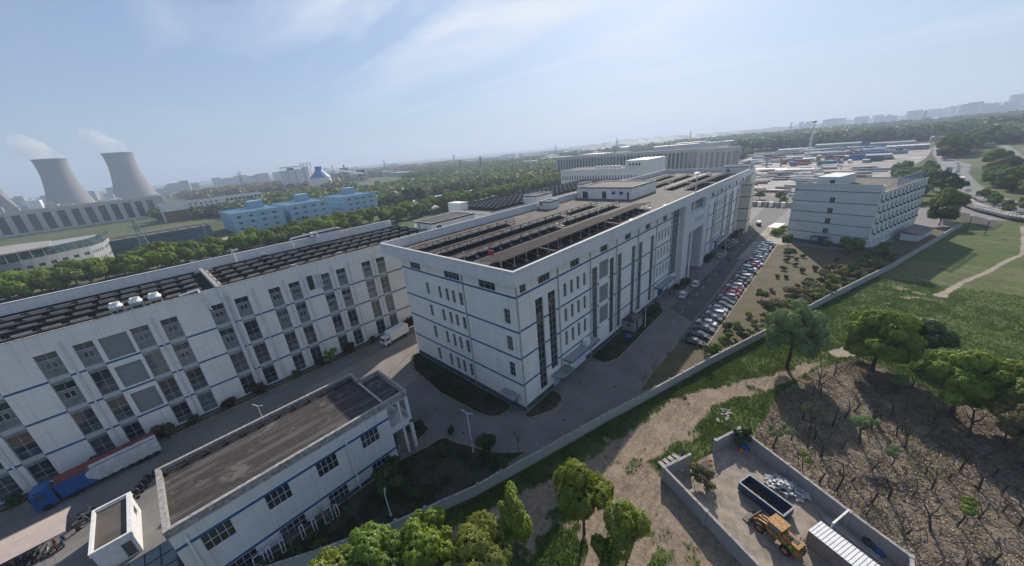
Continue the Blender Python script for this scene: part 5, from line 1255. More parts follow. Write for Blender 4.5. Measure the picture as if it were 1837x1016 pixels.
def hump(name, c, r, h, mat, label, cat, seed=0, sx=1, sy=1, rz=0):
    rs = np.random.RandomState(seed); b = MB(); n = 14; rings = 6
    off = rs.rand(rings+1, n)*.35+.8
    for j in range(rings+1):
        t_ = j/rings
        for i in range(n):
            a = 2*math.pi*i/n; rr_ = r*(1-t_)*off[j, i]; b.v.append((c[0]+(rr_*math.cos(a)*sx), c[1]+rr_*math.sin(a)*sy, c[2]+h*math.sin(t_*1.57)*(.8+.3*off[j, (i*3) % n]) if j else c[2]))
    for j in range(rings):
        for i in range(n): i2 = (i+1) % n; b.f.append((j*n+i, j*n+i2, (j+1)*n+i2, (j+1)*n+i)); b.m.append(0)
    return tag(b.build(name, mat), label, cat)
TB = plain('tarp_blue', (.02, .09, .30), .5, var=.4, scale=3)
hump('tarpaulin', (12.5, -28.1, 0), .8, .5, TB, 'crumpled blue tarpaulin in the shaded far corner of the yard', 'tarpaulin', 1)
hump('tarpaulin', (6.2, -41.0, 0), .8, .5, TB, 'blue tarpaulin heap against the lower end of the yard wall', 'tarpaulin', 2)
hump('tarpaulin', (30.9, -2.7, .1), .9, .6, TB, 'blue covered heap in the bed before the grey lodge', 'tarpaulin', 3)
hump('tarpaulin', (-42.4, 23.3, 0), .8, .7, TB, 'blue covered heap between the kiosk and the office end', 'tarpaulin', 4)
hump('sack', (11.6, -28.0, 0), .35, .35, plain('orange_plastic', (.6, .12, .02), .5), 'orange sack beside the blue tarpaulin in the yard corner', 'sack', 5)
hump('sack', (7.2, -25.5, .3), .22, .2, plain('orange_plastic2', (.6, .10, .02), .5), 'small orange bundle lying on the lattice gate', 'sack', 6)
hump('sack', (3.9, -22.9, 0), .35, .4, M['white'], 'white sack in the shaded near corner of the yard by the gateway', 'sack', 7)
hump('sack', (6.2, -22.4, 0), .3, .45, TB, 'small blue bundle outside the yard gateway beside the slabs', 'sack', 8)
hump('dirt_heap', (6.6, -40.3, 0), .8, .8, M['dark'], 'black heap by the pipes at the lower yard wall', 'heap', 9)
b = MB()
for k in range(4): b.obox((3.0+k*.75, -21.0-.32*k, .15+.03*k), (.55, 1.2, .16), R(-25+k*4))
tag(b.build('concrete_slab', M['cap']), 'row of pale slabs laid outside the yard wall corner', 'slabs')
for i in range(5):
    a = Vector((7.4-.18*i, -36.2-.1*i, .12+.1*(i % 2))); b = MB(); b.cyl(a, a+Vector((-2.1, -4.6, 0)), .07, n=8)
    tag(b.build('steel_pipe', M['steel']), 'long steel pipe lying along the yard wall beside the container', 'pipe', 'pipes along the yard wall')
b = MB(); b.beam((7.4, -38.3, 2.05), (4.7, -37.2, 2.0), .16); b.beam((4.75, -37.2, 0), (4.75, -37.2, 2.0), .12); tag(b.build('wall_strut', M['white']), 'white strut beam reaching from the yard wall toward the container', 'beam')
b = MB()
for k in range(16): a_ = random.uniform(0, 6.28); b.obox((17+random.uniform(-2.0, 2.0), -24.6+random.uniform(-.6, .6), .12), (random.uniform(.2, .7), random.uniform(.2, .4), .15), a_)
tag(b.build('stone', M['cap']), 'scatter of pale stones beside the dirt track above the yard', 'stones', kind='stuff')
# ---------------------------------------------------------------- vegetation
def leafmat(name, lo, hi, trans=.35, scale=.9):
    t = NT(name); t.t.nodes.remove(t.b); p = t.pos()
    oi = t.n('ShaderNodeObjectInfo')
    c = t.mix(t.rng(t.noise(p, scale, 4, .6), .3, .7), lo, hi)
    c = t.mix(t.rng(t.noise(p, 5, 3, .6), .45, .75, 0, .5), c, tuple(min(1, x*1.45) for x in hi))
    hs = t.n('ShaderNodeHueSaturation'); t.l(c, hs.inputs['Color']); t.l(t.rng(oi.outputs['Random'], 0, 1, .485, .515), hs.inputs['Hue']); t.l(t.rng(oi.outputs['Random'], 0, 1, .8, 1.2), hs.inputs['Value'])
    d = t.n('ShaderNodeBsdfDiffuse'); t.l(hs.outputs[0], d.inputs[0]); tr_ = t.n('ShaderNodeBsdfTranslucent'); t.l(t.mix(.5, hs.outputs[0], tuple(min(1, x*1.3) for x in hi)), tr_.inputs[0])
    g = t.n('ShaderNodeBsdfGlossy'); g.inputs['Roughness'].default_value = .45; g.inputs[0].default_value = (.5, .5, .5, 1)
    m = t.n('ShaderNodeMixShader'); m.inputs[0].default_value = trans; t.l(d.outputs[0], m.inputs[1]); t.l(tr_.outputs[0], m.inputs[2])
    m2 = t.n('ShaderNodeMixShader'); m2.inputs[0].default_value = .04; t.l(m.outputs[0], m2.inputs[1]); t.l(g.outputs[0], m2.inputs[2])
    t.l(m2.outputs[0], t.o.inputs[0]); return t.mat
LM = dict(camphor=leafmat('leaves_camphor', (.085, .135, .018), (.25, .31, .042), .25), bright=leafmat('leaves_bright', (.115, .18, .02), (.27, .34, .04)), yellow=leafmat('leaves_yellow_green', (.12, .175, .024), (.25, .30, .048)), mid=leafmat('leaves_mid', (.085, .135, .022), (.20, .27, .040)),
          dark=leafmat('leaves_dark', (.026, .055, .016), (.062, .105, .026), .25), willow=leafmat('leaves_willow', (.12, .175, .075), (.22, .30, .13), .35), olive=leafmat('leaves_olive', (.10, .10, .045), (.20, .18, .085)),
          red=leafmat('leaves_reddish', (.035, .02, .016), (.08, .038, .026)), forest=leafmat('leaves_forest', (.075, .11, .032), (.19, .22, .075), .2, .05))
def leaves(P, Nn, size, rs, aspect=.6):
    """quads at P facing roughly Nn"""
    n = len(P); r = rs.normal(size=(n, 3)); Nn = Nn+r*.34; Nn /= np.linalg.norm(Nn, axis=1)[:, None]+1e-9
    a = np.cross(Nn, rs.normal(size=(n, 3))); a /= np.linalg.norm(a, axis=1)[:, None]+1e-9; b_ = np.cross(Nn, a)
    s = size*(.6+.8*rs.rand(n))[:, None]
    V = np.stack([P-a*s-b_*s*aspect*.3, P-b_*s*aspect, P+a*s+b_*s*aspect*.2, P+b_*s*aspect], 1).reshape(-1, 3)
    return V, np.arange(n*4).reshape(n, 4)
def crown_mesh(name, rx, rz, nclump, nleaf, size, seed, mat, cr=.34, squash=1.0, hollow=.0, flat=0.0, inner=True):
    rs = np.random.RandomState(seed)
    C_ = []
    while len(C_) < nclump:
        v = rs.normal(size=3); v /= np.linalg.norm(v)
        if v[2] < -.55: continue
        k = .60+.26*rs.rand()
        C_.append(v*k)
    C_.append(np.zeros(3)); C_ = np.array(C_); Rr = cr*(.6+.75*rs.rand(len(C_))); Rr[-1] = .42
    w_ = Rr**2; w_ /= w_.sum(); ci = rs.choice(len(C_), nleaf*2, p=w_)
    d = rs.normal(size=(nleaf*2, 3)); d /= np.linalg.norm(d, axis=1)[:, None]
    rad = Rr[ci]*(.80+.28*rs.rand(nleaf*2))*(1+.22*np.sin(7*d[:, 0]+ci)*np.sin(6*d[:, 1]+2*ci))
    d2 = d.copy(); P = C_[ci]+d*rad[:, None]*np.array([1, 1, .82])
    dist = np.linalg.norm(P[:, None, :]-C_[None, :, :], axis=2)/Rr[None, :]
    keep = (dist.min(axis=1) > .78)
    P = P[keep][:nleaf]; d = d[keep][:nleaf]
    P = P*np.array([rx, rx, rz])*1.02; P[:, 2] = np.where(P[:, 2] < 0, P[:, 2]*(1-flat), P[:, 2])
    V, F = leaves(P, d+np.array([0, 0, .25]), size, rs)
    if inner:      # sparse inner leaves so the crown is not see-through everywhere
        ni = nleaf//5; q = rs.normal(size=(ni, 3)); q /= np.linalg.norm(q, axis=1)[:, None]; q *= (.62*rs.rand(ni)**.5)[:, None]*np.array([rx, rx, rz*(1-flat*.5)])
        V2, F2 = leaves(q, rs.normal(size=(ni, 3)), size*1.7, rs); F = np.vstack([F, F2+len(V)]); V = np.vstack([V, V2])
    return npmesh(name, V, F, mat), C_*np.array([rx, rx, rz])
def trunk_mesh(name, h, r, tips, mat, seed=0, lean=0):
    rs = np.random.RandomState(seed); b = MB(); p = Vector((0, 0, -.2)); top = Vector((lean, lean*.4, h)); n = 5; prev = p
    for i in range(n):
        t_ = (i+1)/n; q = p.lerp(top, t_)+Vector((rs.normal()*.05, rs.normal()*.05, 0)); b.cyl(prev, q, r*(1-.45*i/n), r*(1-.45*(i+1)/n), n=8, cap=False); prev = q
    for t_ in tips:
        tip = Vector(t_); s = p.lerp(top, rs.uniform(.6, .98)); mid = s.lerp(tip, .5)+Vector((0, 0, -.1)); b.cyl(s, mid, r*.42, r*.28, n=6, cap=False); b.cyl(mid, tip, r*.28, r*.08, n=5, cap=False)
    return b.mesh(name, mat)
TC = {}
def tree_proto(key, rx, rz, ch, nclump, nleaf, size, mat, tr=.16, **k):
    """crown centre at ch above ground"""
    cm, C_ = crown_mesh('crown_'+key, rx, rz, nclump, nleaf, size, hash_(key), LM[mat], **k)
    tips = [(c[0]*.9, c[1]*.9, ch+c[2]*.8) for c in C_[:7] if c[2] > -.5*rz]
    tm = trunk_mesh('trunk_'+key, ch*.85, tr, tips, M['bark'], hash_(key))
    TC[key] = (cm, tm, ch)
def hash_(s): return sum((i+1)*ord(c) for i, c in enumerate(s)) % 9973
def tree(key, x, y, label, cat='tree', group=None, s=1.0, sz=None, rz=None, mat=None, name='tree', z=0, trunk=True):
    cm, tm, ch = TC[key]; e = empty(name, (x, y, z), random.uniform(0, 6.28) if rz is None else rz); e.scale = (s, s, sz or s); tag(e, label, cat, group)
    c = bpy.data.objects.new('crown', cm); COL.objects.link(c); c.parent = e; c.location = (0, 0, ch)
    if mat: c.material_slots[0].link = 'OBJECT'; c.material_slots[0].material = LM[mat]
    if trunk: t_ = bpy.data.objects.new('trunk', tm); COL.objects.link(t_); t_.parent = e
    return e
tree_proto('big', 3.0, 3.4, 6.7, 18, 42000, .085, 'bright', .2, cr=.36)
tree_proto('slim', 1.5, 4.4, 5.6, 30, 24000, .085, 'bright', .12, cr=.28)
tree_proto('lean', 1.6, 3.2, 6.2, 16, 20000, .08, 'bright', .1, cr=.42)
tree_proto('bush', 1.3, 1.7, 3.2, 8, 8000, .09, 'mid', .1, cr=.42)
tree_proto('fa', 2.7, 2.6, 6.6, 34, 42000, .075, 'yellow', .2, cr=.26)
tree_proto('fb', 2.3, 2.7, 6.9, 26, 36000, .075, 'bright', .2, cr=.28)
tree_proto('fc', 3.2, 3.2, 6.4, 40, 52000, .075, 'yellow', .2, cr=.235)
tree_proto('wide', 5.4, 4.5, 4.9, 44, 52000, .13, 'mid', .3, cr=.235, flat=.1)
tree_proto('wide2', 4.4, 4.5, 6.0, 40, 52000, .12, 'mid', .28, cr=.245, flat=.05)
tree_proto('gen1', 2.7, 2.7, 3.6, 11, 5200, .20, 'mid', .16, cr=.38)
tree_proto('gen2', 3.0, 2.4, 3.3, 13, 5200, .20, 'mid', .16, cr=.34)
tree_proto('gen3', 2.4, 3.0, 3.8, 10, 5200, .20, 'mid', .16, cr=.40)
tree_proto('shrub1', 1.0, .8, .95, 7, 1500, .10, 'olive', .05, cr=.42)
tree_proto('shrub2', .8, .9, 1.3, 6, 1100, .10, 'olive', .05, cr=.36, inner=False)
tree_proto('shrub3', .7, .6, .6, 6, 1500, .07, 'dark', .04, cr=.45)
tree_proto('tuft', .75, .55, 0, 6, 1100, .07, 'bright', .03, cr=.40, inner=False)
# willow: long hanging strands
def willow_mesh(seed, mat):
    rs = np.random.RandomState(seed); P = []; D_ = []
    for k in range(620):
        a = rs.uniform(0, 6.28); r = 5.2*rs.rand()**.5; z0 = 9.5-r*r*.13+rs.normal()*.6; L = rs.uniform(2.0, 4.6); x, y = r*math.cos(a), r*math.sin(a)
        n = int(L*9); t_ = np.linspace(0, 1, n); px = x+t_*math.cos(a)*.9+rs.normal(size=n)*.12; py = y+t_*math.sin(a)*.9+rs.normal(size=n)*.12; pz = z0-L*t_+rs.normal(size=n)*.08
        P.append(np.stack([px, py, pz], 1))
    P = np.vstack(P); V, F = leaves(P, rs.normal(size=P.shape), .11, rs, .45); return npmesh('crown_willow', V, F, mat)
wl, _ = crown_mesh('crown_willow', 4.3, 4.7, 64, 50000, .10, 4, LM['willow'], cr=.20, inner=False); wl.transform(Matrix.Translation((0, 0, 5.7)))
tips = [(random.uniform(-3, 3), random.uniform(-3, 3), random.uniform(5.5, 9)) for _ in range(16)]
wt = trunk_mesh('trunk_willow', 5.5, .3, tips, M['bark'], 3); TC['willow'] = (wl, wt, 0.0)
random.seed(31)
tree('willow', 36.0, -29.8, 'soft grey green willow standing against the outside of the boundary wall, centre right', s=1.0, sz=1.2, name='willow_tree')
tree('big', -10.7, -17.8, 'round bright green tree casting its shade on the track, tallest at the bottom centre', s=.9, sz=1.02)
tree('slim', -17.2, -13.8, 'narrow upright dark green tree between the front canopy and the round tree', sz=1.0)
tree('lean', -11.2, -22.9, 'slender bright tree with bare leaning trunk right of the round tree', sz=1.0)
tree('bush', -12.8, -21.4, 'small dark green tree tucked left of the slender leaning tree')
tree('fa', -32.2, -6.8, 'yellow green tree crown at the bottom edge, leftmost of the front canopy', s=1.12)
tree('fa', -28.6, -7.8, 'yellow green tree crown, second from the left in the front canopy', s=1.15, mat='mid')
tree('fb', -24.6, -9.9, 'fresh green tree with the highest crown of the front canopy', s=1.08)
tree('fb', -26.6, -12.6, 'smaller fresh green tree low in the front canopy below the highest crown', s=.85)
tree('fc', -22.3, -14.0, 'broad yellowish tree, rightmost of the front canopy', s=1.02)
tree('fa', -30, -13.5, 'yellow green tree cut by the bottom picture edge', s=.9)
tree('wide', 43.2, -40.6, 'broad dark crowned camphor tree with sunlit top beyond the debris field', s=.98, sz=1.2, mat='camphor', name='camphor_tree')
tree('gen2', 52, -46.5, 'small very dark tree right behind the broad camphor tree', s=1.15, mat='dark')
tree('wide2', 36.0, -48.4, 'large camphor tree at the right edge, left of the big pair', s=.95, mat='camphor', name='camphor_tree')
tree('wide2', 34.8, -53.6, 'large camphor tree at the right edge, taller of the big pair', s=1.05, mat='camphor', name='camphor_tree')
tree('wide2', 29.6, -53.8, 'dark olive camphor tree lowest at the right edge', s=.86, mat='olive', name='camphor_tree')
tree('gen1', 115.4, -35.2, 'round leafy tree hiding the dormitory corner', s=.95)
tree('gen3', 117.6, -19.6, 'slim young tree by the left end of the dormitory', s=.72)
for i, (x, y, k, s, l) in enumerate(((65.5, -21, 'gen1', .45, 'small leafy tree on the lawn behind the middle of the parked row'), (58, -23.4, 'gen2', .36, 'low spreading tree on the lawn behind the red cars'), (41, -19.5, 'gen1', .28, 'small rounded tree on the lawn behind the first parked cars'),
        (-22, 4.2, 'gen2', .62, 'leafy tree in the dark garden in front of the office corner'), (-20.6, 6.3, 'gen1', .45, 'small leafy tree beside the open office stair'), (-9.9, -1.4, 'gen3', .5, 'dark leafy sapling beside the garden lamp by the wall'), (-13.6, 10.6, 'gen1', .32, 'dark shrub at the right side of the office stair'))):
    tree(k, x, y, l, s=s, mat='dark' if i > 2 else 'mid')
# bare trees
def bare_mesh(seed, h=4.6, spread=1.5, n=26, r=.07, mat='barklight'):
    rs = np.random.RandomState(seed); b = MB(); b.cyl((0, 0, -.1), (0, 0, h*.55), r, r*.7, n=6, cap=False)
    for k in range(n):
        z = h*rs.uniform(.3, .62); a = rs.uniform(0, 6.28); q = Vector((math.cos(a)*spread*rs.uniform(.3, 1), math.sin(a)*spread*rs.uniform(.3, 1), z+h*rs.uniform(.15, .42))); p = Vector((0, 0, z)); m_ = p.lerp(q, .5)+Vector((0, 0, -.1))
        b.cyl(p, m_, r*.35, r*.22, n=4, cap=False); b.cyl(m_, q, r*.22, r*.08, n=3, cap=False)
        for j in range(4): e_ = m_.lerp(q, rs.rand()); b.cyl(e_, e_+Vector((rs.normal()*.3, rs.normal()*.3, rs.uniform(.15, .5))), r*.12, r*.05, n=3, cap=False)
    return b.mesh('bare_tree', M[mat])
BM = [bare_mesh(s, 5, 1.5) for s in (1, 2, 3)]
for i, (x, y, s, l) in enumerate(((-6.9, -4.7, 1.0, 'bare young tree by the kerb in front of the boundary wall bend'), (15.7, -12.7, 1.0, 'bare sapling at the pointed start of the lawn'), (-10.9, -.6, .9, 'bare tree close to the garden lamp near the wall'), (20.5, -12.6, .9, 'thin bare sapling at the lawn edge, second from its pointed start'),
        (26, -13.0, .8, 'thin bare sapling at the lawn edge just before the parked cars'), (-29, 1.6+3, 1.1, 'bare branching tree among the white frames in the garden'), (-33, 5.4, 1.0, 'bare tree at the far left of the garden by the wall'), (-26.6, 3.6, .8, 'bare tree before the lower office windows'))):
    o = bpy.data.objects.new('bare_tree', BM[i % 3]); COL.objects.link(o); o.location = (x, y, 0); o.scale = (s, s, s); o.rotation_euler = (0, 0, i*1.3); tag(o, l, 'tree')
# hedge balls and shrubs
for i, x in enumerate((-57, -49, -41.5, -37.5, -32.2, -27.8, -21, -15.6, -9.5, -4.2, 1.0, 6.2)):
    tree('shrub3', x, 44.5, 'clipped dark reddish shrub along the foot of the left building', 'shrub', 'clipped shrubs below the left building', s=1.25+.3*(i % 3), mat='red' if i % 3 else 'dark', name='shrub')
tree('shrub2', -14.2, 43.6, 'airy yellow green bush leaning out over the service road', 'shrub', s=1.7, mat='yellow', name='shrub')
tree('shrub2', -41, 43.4, 'thin leafless looking bush behind the lorry tail', 'shrub', s=1.6, mat='olive', name='shrub')
def inlawn(x, y): return y > wall_y(x)+1.2
pts = [(100, -21.7), (91.1, -21.9), (83.2, -21.5), (83.8, -23.4), (96.4, -24.2), (91.2, -26.2), (94.3, -28.7), (107.1, -21.2), (102.6, -23.8), (106.3, -25.1), (78, -26.5), (81.6, -29), (95.6, -31.3), (105.8, -33), (97.8, -35.3)]
for x, y in pts: tree('shrub3' if (x*7 % 2) < 1 else 'shrub1', x, y, 'dark clipped shrub on the open lawn before the dormitory', 'shrub', 'dark shrubs on the lawn', s=random.uniform(.75, 1.25), mat='dark', name='shrub')
random.seed(77); n = 0
while n < 95:
    x = random.uniform(24, 116); yw = wall_y(x); y = yw+1.0+abs(random.gauss(0, 3.4))
    if y > -17.6 or (x > 110 and y > -30): continue
    if x < 36 and y > -13: continue
    k = random.choice(('shrub1', 'shrub1', 'shrub2'))
    tree(k, x, y, 'olive brown shrub in the thicket along the inside of the boundary wall', 'shrub', 'shrubs inside the boundary wall', s=random.uniform(.9, 1.8)*(.6 if x < 55 else 1), mat=random.choice(('olive', 'olive', 'mid', 'dark')), name='shrub'); n += 1
random.seed(9)
for x, y, s in ((24.5, -2.2, 1.1), (27.5, -2.8, 1.2), (43, -2.2, 1.2), (45.5, -2.4, 1.5), (47.6, -2.2, 1.3), (62.5, -2, 1.2), (66.8, -2.0, 1.3), (68.5, -2.6, 1.1), (90, -1.8, 1.5), (93, -1.6, 1.5), (96, -1.6, 1.4), (124, -2, 1.6), (127, -1.8, 1.6), (130, -2, 1.5), (133, -2.2, 1.4), (4.0, -1.8, .6), (2.2, -1.8, .5)):
    tree('shrub3', x, y, 'rounded dark shrub in the beds along the factory front', 'shrub', 'shrubs in the factory beds', s=s, name='shrub', z=.05)
for i in range(22):
    x, y = -3.2+random.uniform(-1.6, 1.2), random.uniform(5, 28)
    tree('shrub3', x, y, 'small dark shrub in the bed left of the factory', 'shrub', 'shrubs in the left factory bed', s=random.uniform(.3, .7), name='shrub', z=.05)
for i in range(26):
    x = random.uniform(-38, -9); y = random.uniform(wall_y(x)+.8, 6.2)
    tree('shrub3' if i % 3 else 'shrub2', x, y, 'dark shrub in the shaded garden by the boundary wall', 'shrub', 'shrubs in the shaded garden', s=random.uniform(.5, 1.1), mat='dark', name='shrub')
for i, (x, y) in enumerate(((3.0, -24.8), (3.6, -25.8), (2.4, -26.4), (12.4, -27.6))):
    tree('shrub2', x, y, 'tangled brown weed bush inside the yard wall', 'bush', 'weed bushes inside the yard', s=1.1+.3*(i % 2), mat='olive' if i < 3 else 'dark', name='bush')
tree('tuft', .1, -34.6, 'small leafy weed tree growing by the yard wall next to the loader', 'bush', s=1.0, mat='mid', name='bush', z=1.2, trunk=False)
for x, y, s in ((134, -13.5, 1.6), (138, -14.6, 1.4), (143, -15, 1.3), (124, -30, 1.2), (123.5-3, -37, 1.5), (118, -40, 1.5), (112, -41, 1.6), (122, -42.5, 1.3), (128, -43.5, 1.2)):
    tree('shrub1', x, y, 'bushy green shrub close to the dormitory walls', 'shrub', 'shrubs round the dormitory', s=s, mat='mid', name='shrub')
tree('gen2', 46.5, -38.6, 'small pale green bush at the foot of the broad camphor tree', 'bush', s=.42, mat='willow', name='bush'); tree('gen2', 39, -43.2, 'green bush at the edge of the debris field below the camphor pair', 'bush', s=.4, mat='willow', name='bush')

# pruned orchard trees
def stump_mesh(seed):
    rs = np.random.RandomState(seed); b = MB(); h = rs.uniform(1.2, 1.8); p = Vector((0, 0, -.1)); q = Vector((rs.normal()*.25, rs.normal()*.25, h)); b.cyl(p, q, .12, .09, n=7, cap=False); tips = []
    for k in range(rs.randint(2, 5)):
        a = rs.uniform(0, 6.28); m_ = q+Vector((math.cos(a)*.5, math.sin(a)*.5, rs.uniform(.3, .8))); e_ = m_+Vector((math.cos(a+.4)*.35, math.sin(a+.4)*.35, rs.uniform(.3, .9))); b.cyl(q, m_, .075, .055, n=6, cap=False); b.cyl(m_, e_, .055, .035, n=6); tips.append(e_)
    me = b.mesh('pruned_trunk', M['bark']); return me, tips
SM = [stump_mesh(s) for s in range(8)]
st = [(14.5, -31.0), (17.7, -32.6), (21.3, -34.3), (13.0, -34.3), (16.5, -35.8), (19.6, -37.7), (11.8, -37.5), (14.2, -38.7), (29.0, -38.6), (26.8, -37.7), (27.4, -41.0), (30.9, -42.5), (33.0, -43.9), (23.5, -36.5), (22.1, -39.3), (17.5, -40.4), (20.0, -42.2), (15.7, -43.6),
      (13.6, -41.7), (10.1, -40.0), (18.0, -45.2), (20.8, -46.7), (23.3, -47.8), (26.8, -49.8), (11.8, -44.7), (14.1, -46.7), (18.7, -50.2), (34.9, -50.2), (32.0, -46.4), (40.4, -44.9), (31.7, -49.5), (9.8, -42.9), (27.7, -40.8), (16.0, -48.2), (24.5, -43.5), (11, -48.5), (8.5, -46.5), (21.5, -50.5), (25, -53), (29.5, -46.0), (36, -41), (23, -33.4)]
green = {0: 1, 3: 1, 2: 1, 14: 1, 16: 1, 27: 1, 25: 1}
random.seed(5)
for k_ in range(30):
    q_ = (random.uniform(12, 38), random.uniform(-56, -33))
    if pip(np.array([q_[0]]), np.array([q_[1]]), ORCH)[0] and min(math.hypot(q_[0]-a_[0], q_[1]-a_[1]) for a_ in st) > 1.4: st.append(q_)
for i, (x, y) in enumerate(st):
    e = empty('pruned_tree', (x, y, 0), random.uniform(0, 6.28)); s = random.uniform(.62, 1.08); e.scale = (s, s, s*1.08)
    me, tips = SM[i % 8]; o = bpy.data.objects.new('trunk', me); COL.objects.link(o); o.parent = e
    if green.get(i):
        for tp in tips[:2]:
            c = bpy.data.objects.new('foliage', TC['tuft'][0]); COL.objects.link(c); c.parent = e; c.location = tp+Vector((0, 0, .3)); c.scale = (1.25, 1.25, 1.2); c.material_slots[0].link = 'OBJECT'; c.material_slots[0].material = LM['mid' if i % 2 else 'willow']
        tag(e, 'heavily pruned orchard tree with fresh green tufts among the debris', 'tree', 'pruned trees with green tufts')
    else: tag(e, 'bare dark pruned orchard tree among the debris', 'tree', 'bare pruned trees')
# fallen branches and litter
def gz(x, y):
    i = np.clip(np.searchsorted(xs, x)-1, 0, len(xs)-2); j = np.clip(np.searchsorted(ys, y)-1, 0, len(ys)-2); return relief[j, i]
rs = np.random.RandomState(12)
def scatter(poly, n):
    P = []; bx = [min(p[0] for p in poly), max(p[0] for p in poly)]; by = [min(p[1] for p in poly), max(p[1] for p in poly)]
    while sum(len(p) for p in P) < n:
        x = rs.uniform(*bx, n*2); y = rs.uniform(*by, n*2); k = pip(x, y, poly)&~pip(x, y, YARD); P.append(np.stack([x[k], y[k]], 1))
    return np.vstack(P)[:n]
def sticks(P, L, r, lift):
    n = len(P); a = rs.uniform(0, 6.28, n); el = rs.normal(size=n)*.22; ln = L*(.4+rs.rand(n)); d = np.stack([np.cos(a)*np.cos(el), np.sin(a)*np.cos(el), np.sin(el)], 1)*ln[:, None]
    z = gz(P[:, 0], P[:, 1])+rs.rand(n)*lift+.02; c = np.stack([P[:, 0], P[:, 1], z], 1); rr_ = r*(.5+rs.rand(n))[:, None]
    s = np.stack([-np.sin(a), np.cos(a), 0*a], 1)*rr_; u = np.array([0, 0, 1.])*rr_
    V = np.stack([c-d-s, c-d+s, c-d+u*1.6, c+d-s*.6, c+d+s*.6, c+d+u], 1).reshape(-1, 3); b_ = np.arange(n)[:, None]*6
    F = np.vstack([b_+np.array([0, 3, 5, 2]), b_+np.array([1, 2, 5, 4]), b_+np.array([0, 1, 4, 3])]); return V, F
V, F = sticks(scatter(ORCH, 5200), .55, .028, .35); me = npmesh('fallen_branches', V, F, [M['barklight']]); o = bpy.data.objects.new('fallen_branches', me); COL.objects.link(o); tag(o, 'tangle of cut branches lying between the pruned orchard trees', 'branches', kind='stuff')
V, F = sticks(scatter(ORCH, 900), .8, .035, .35); me = npmesh('dark_branches', V, F, [M['bark']]); o = bpy.data.objects.new('dark_branches', me); COL.objects.link(o); tag(o, 'dark fallen limbs and twigs over the debris field', 'branches', kind='stuff')
P = scatter(ORCH, 9500); P3 = np.stack([P[:, 0], P[:, 1], gz(P[:, 0], P[:, 1])+.08+.15*rs.rand(len(P))], 1); V, F = leaves(P3, np.tile([0, 0, 1.], (len(P), 1)), .09, rs)
V, F = leaves(P3, np.tile([0, 0, 1.], (len(P), 1)), .10, rs); me = npmesh('wood_chips', V, F, [plain('pale_chips', (.34, .29, .24), .8, var=.4, scale=8)]); o = bpy.data.objects.new('wood_chips', me); COL.objects.link(o); tag(o, 'pale wood chips and litter strewn over the debris field', 'wood chips', kind='stuff')
# grass tufts in front of the wall
def tufts(cx, cy, hgt):
    n = len(cx); a = rs.uniform(0, 6.28, n); w_ = .045+.05*rs.rand(n); lx = rs.normal(size=n)*.14; ly = rs.normal(size=n)*.14; z = gz(cx, cy); h = hgt*(.5+rs.rand(n))
    A = np.stack([cx-np.cos(a)*w_, cy-np.sin(a)*w_, z], 1); B_ = np.stack([cx+np.cos(a)*w_, cy+np.sin(a)*w_, z], 1); T_ = np.stack([cx+lx, cy+ly, z+h], 1)
    return np.stack([A, B_, T_], 1).reshape(-1, 3), np.arange(n*3).reshape(n, 3)
n = 300000; cx = rs.uniform(-30, 95, n)**1.0; cy = wall_y(cx)-.3-rs.rand(n)**1.5*34
m1, m2_, m3_, m4_ = masks(cx, cy); dens = (1-S01(m1, .25, .7))*(1-m2_)*(1-m3_)*(.35+.65*S01(fbm(cx, cy, 3, 61), .35, .6))*np.clip(1.25-cx/110, .2, 1)
yardm = pip(cx, cy, yp); k = (rs.rand(n) < dens*.85)&~yardm; cx = cx[k]; cy = cy[k]
# clump them
sel = rs.randint(0, len(cx), len(cx)//2); cx = np.concatenate([cx, cx[sel]+rs.normal(size=len(sel))*.06]); cy = np.concatenate([cy, cy[sel]+rs.normal(size=len(sel))*.06])
V, F = tufts(cx, cy, .24); GM = leafmat('grass_blades', (.045, .085, .014), (.12, .19, .036), .3, .5)
me = npmesh('grass', V, F, [GM]); o = bpy.data.objects.new('grass', me); COL.objects.link(o); tag(o, 'rough green grass growing outside the boundary wall', 'grass', kind='stuff')
# weeds between the pruned trees
P = scatter(ORCH, 26000); k = (fbm(P[:, 0], P[:, 1], 3.2, 71)+.12*rs.rand(len(P))) > .64; P = P[k]
V, F = tufts(P[:, 0], P[:, 1], .26); me = npmesh('weeds', V, F, [LM['olive']]); o = bpy.data.objects.new('weeds', me); COL.objects.link(o); tag(o, 'low olive weeds sprouting in patches over the debris field', 'weeds', kind='stuff')
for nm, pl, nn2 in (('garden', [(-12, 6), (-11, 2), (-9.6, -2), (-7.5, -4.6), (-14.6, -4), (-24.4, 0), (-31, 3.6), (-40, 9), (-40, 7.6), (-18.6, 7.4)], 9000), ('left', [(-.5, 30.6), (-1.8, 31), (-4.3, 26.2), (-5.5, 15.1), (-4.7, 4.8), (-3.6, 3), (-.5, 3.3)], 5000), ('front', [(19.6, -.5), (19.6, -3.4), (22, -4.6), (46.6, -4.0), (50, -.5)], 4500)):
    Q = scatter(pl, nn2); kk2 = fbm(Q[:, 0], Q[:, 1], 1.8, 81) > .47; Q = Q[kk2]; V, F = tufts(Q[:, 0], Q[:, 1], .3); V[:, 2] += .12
    me = npmesh('ground_cover', V, F, [LM['dark']]); o = bpy.data.objects.new('ground_cover', me); COL.objects.link(o); tag(o, {'garden': 'dark ground cover in the shaded garden by the boundary wall', 'left': 'dark ground cover in the bed left of the factory', 'front': 'dark ground cover in the long bed before the factory'}[nm], 'ground cover', kind='stuff')
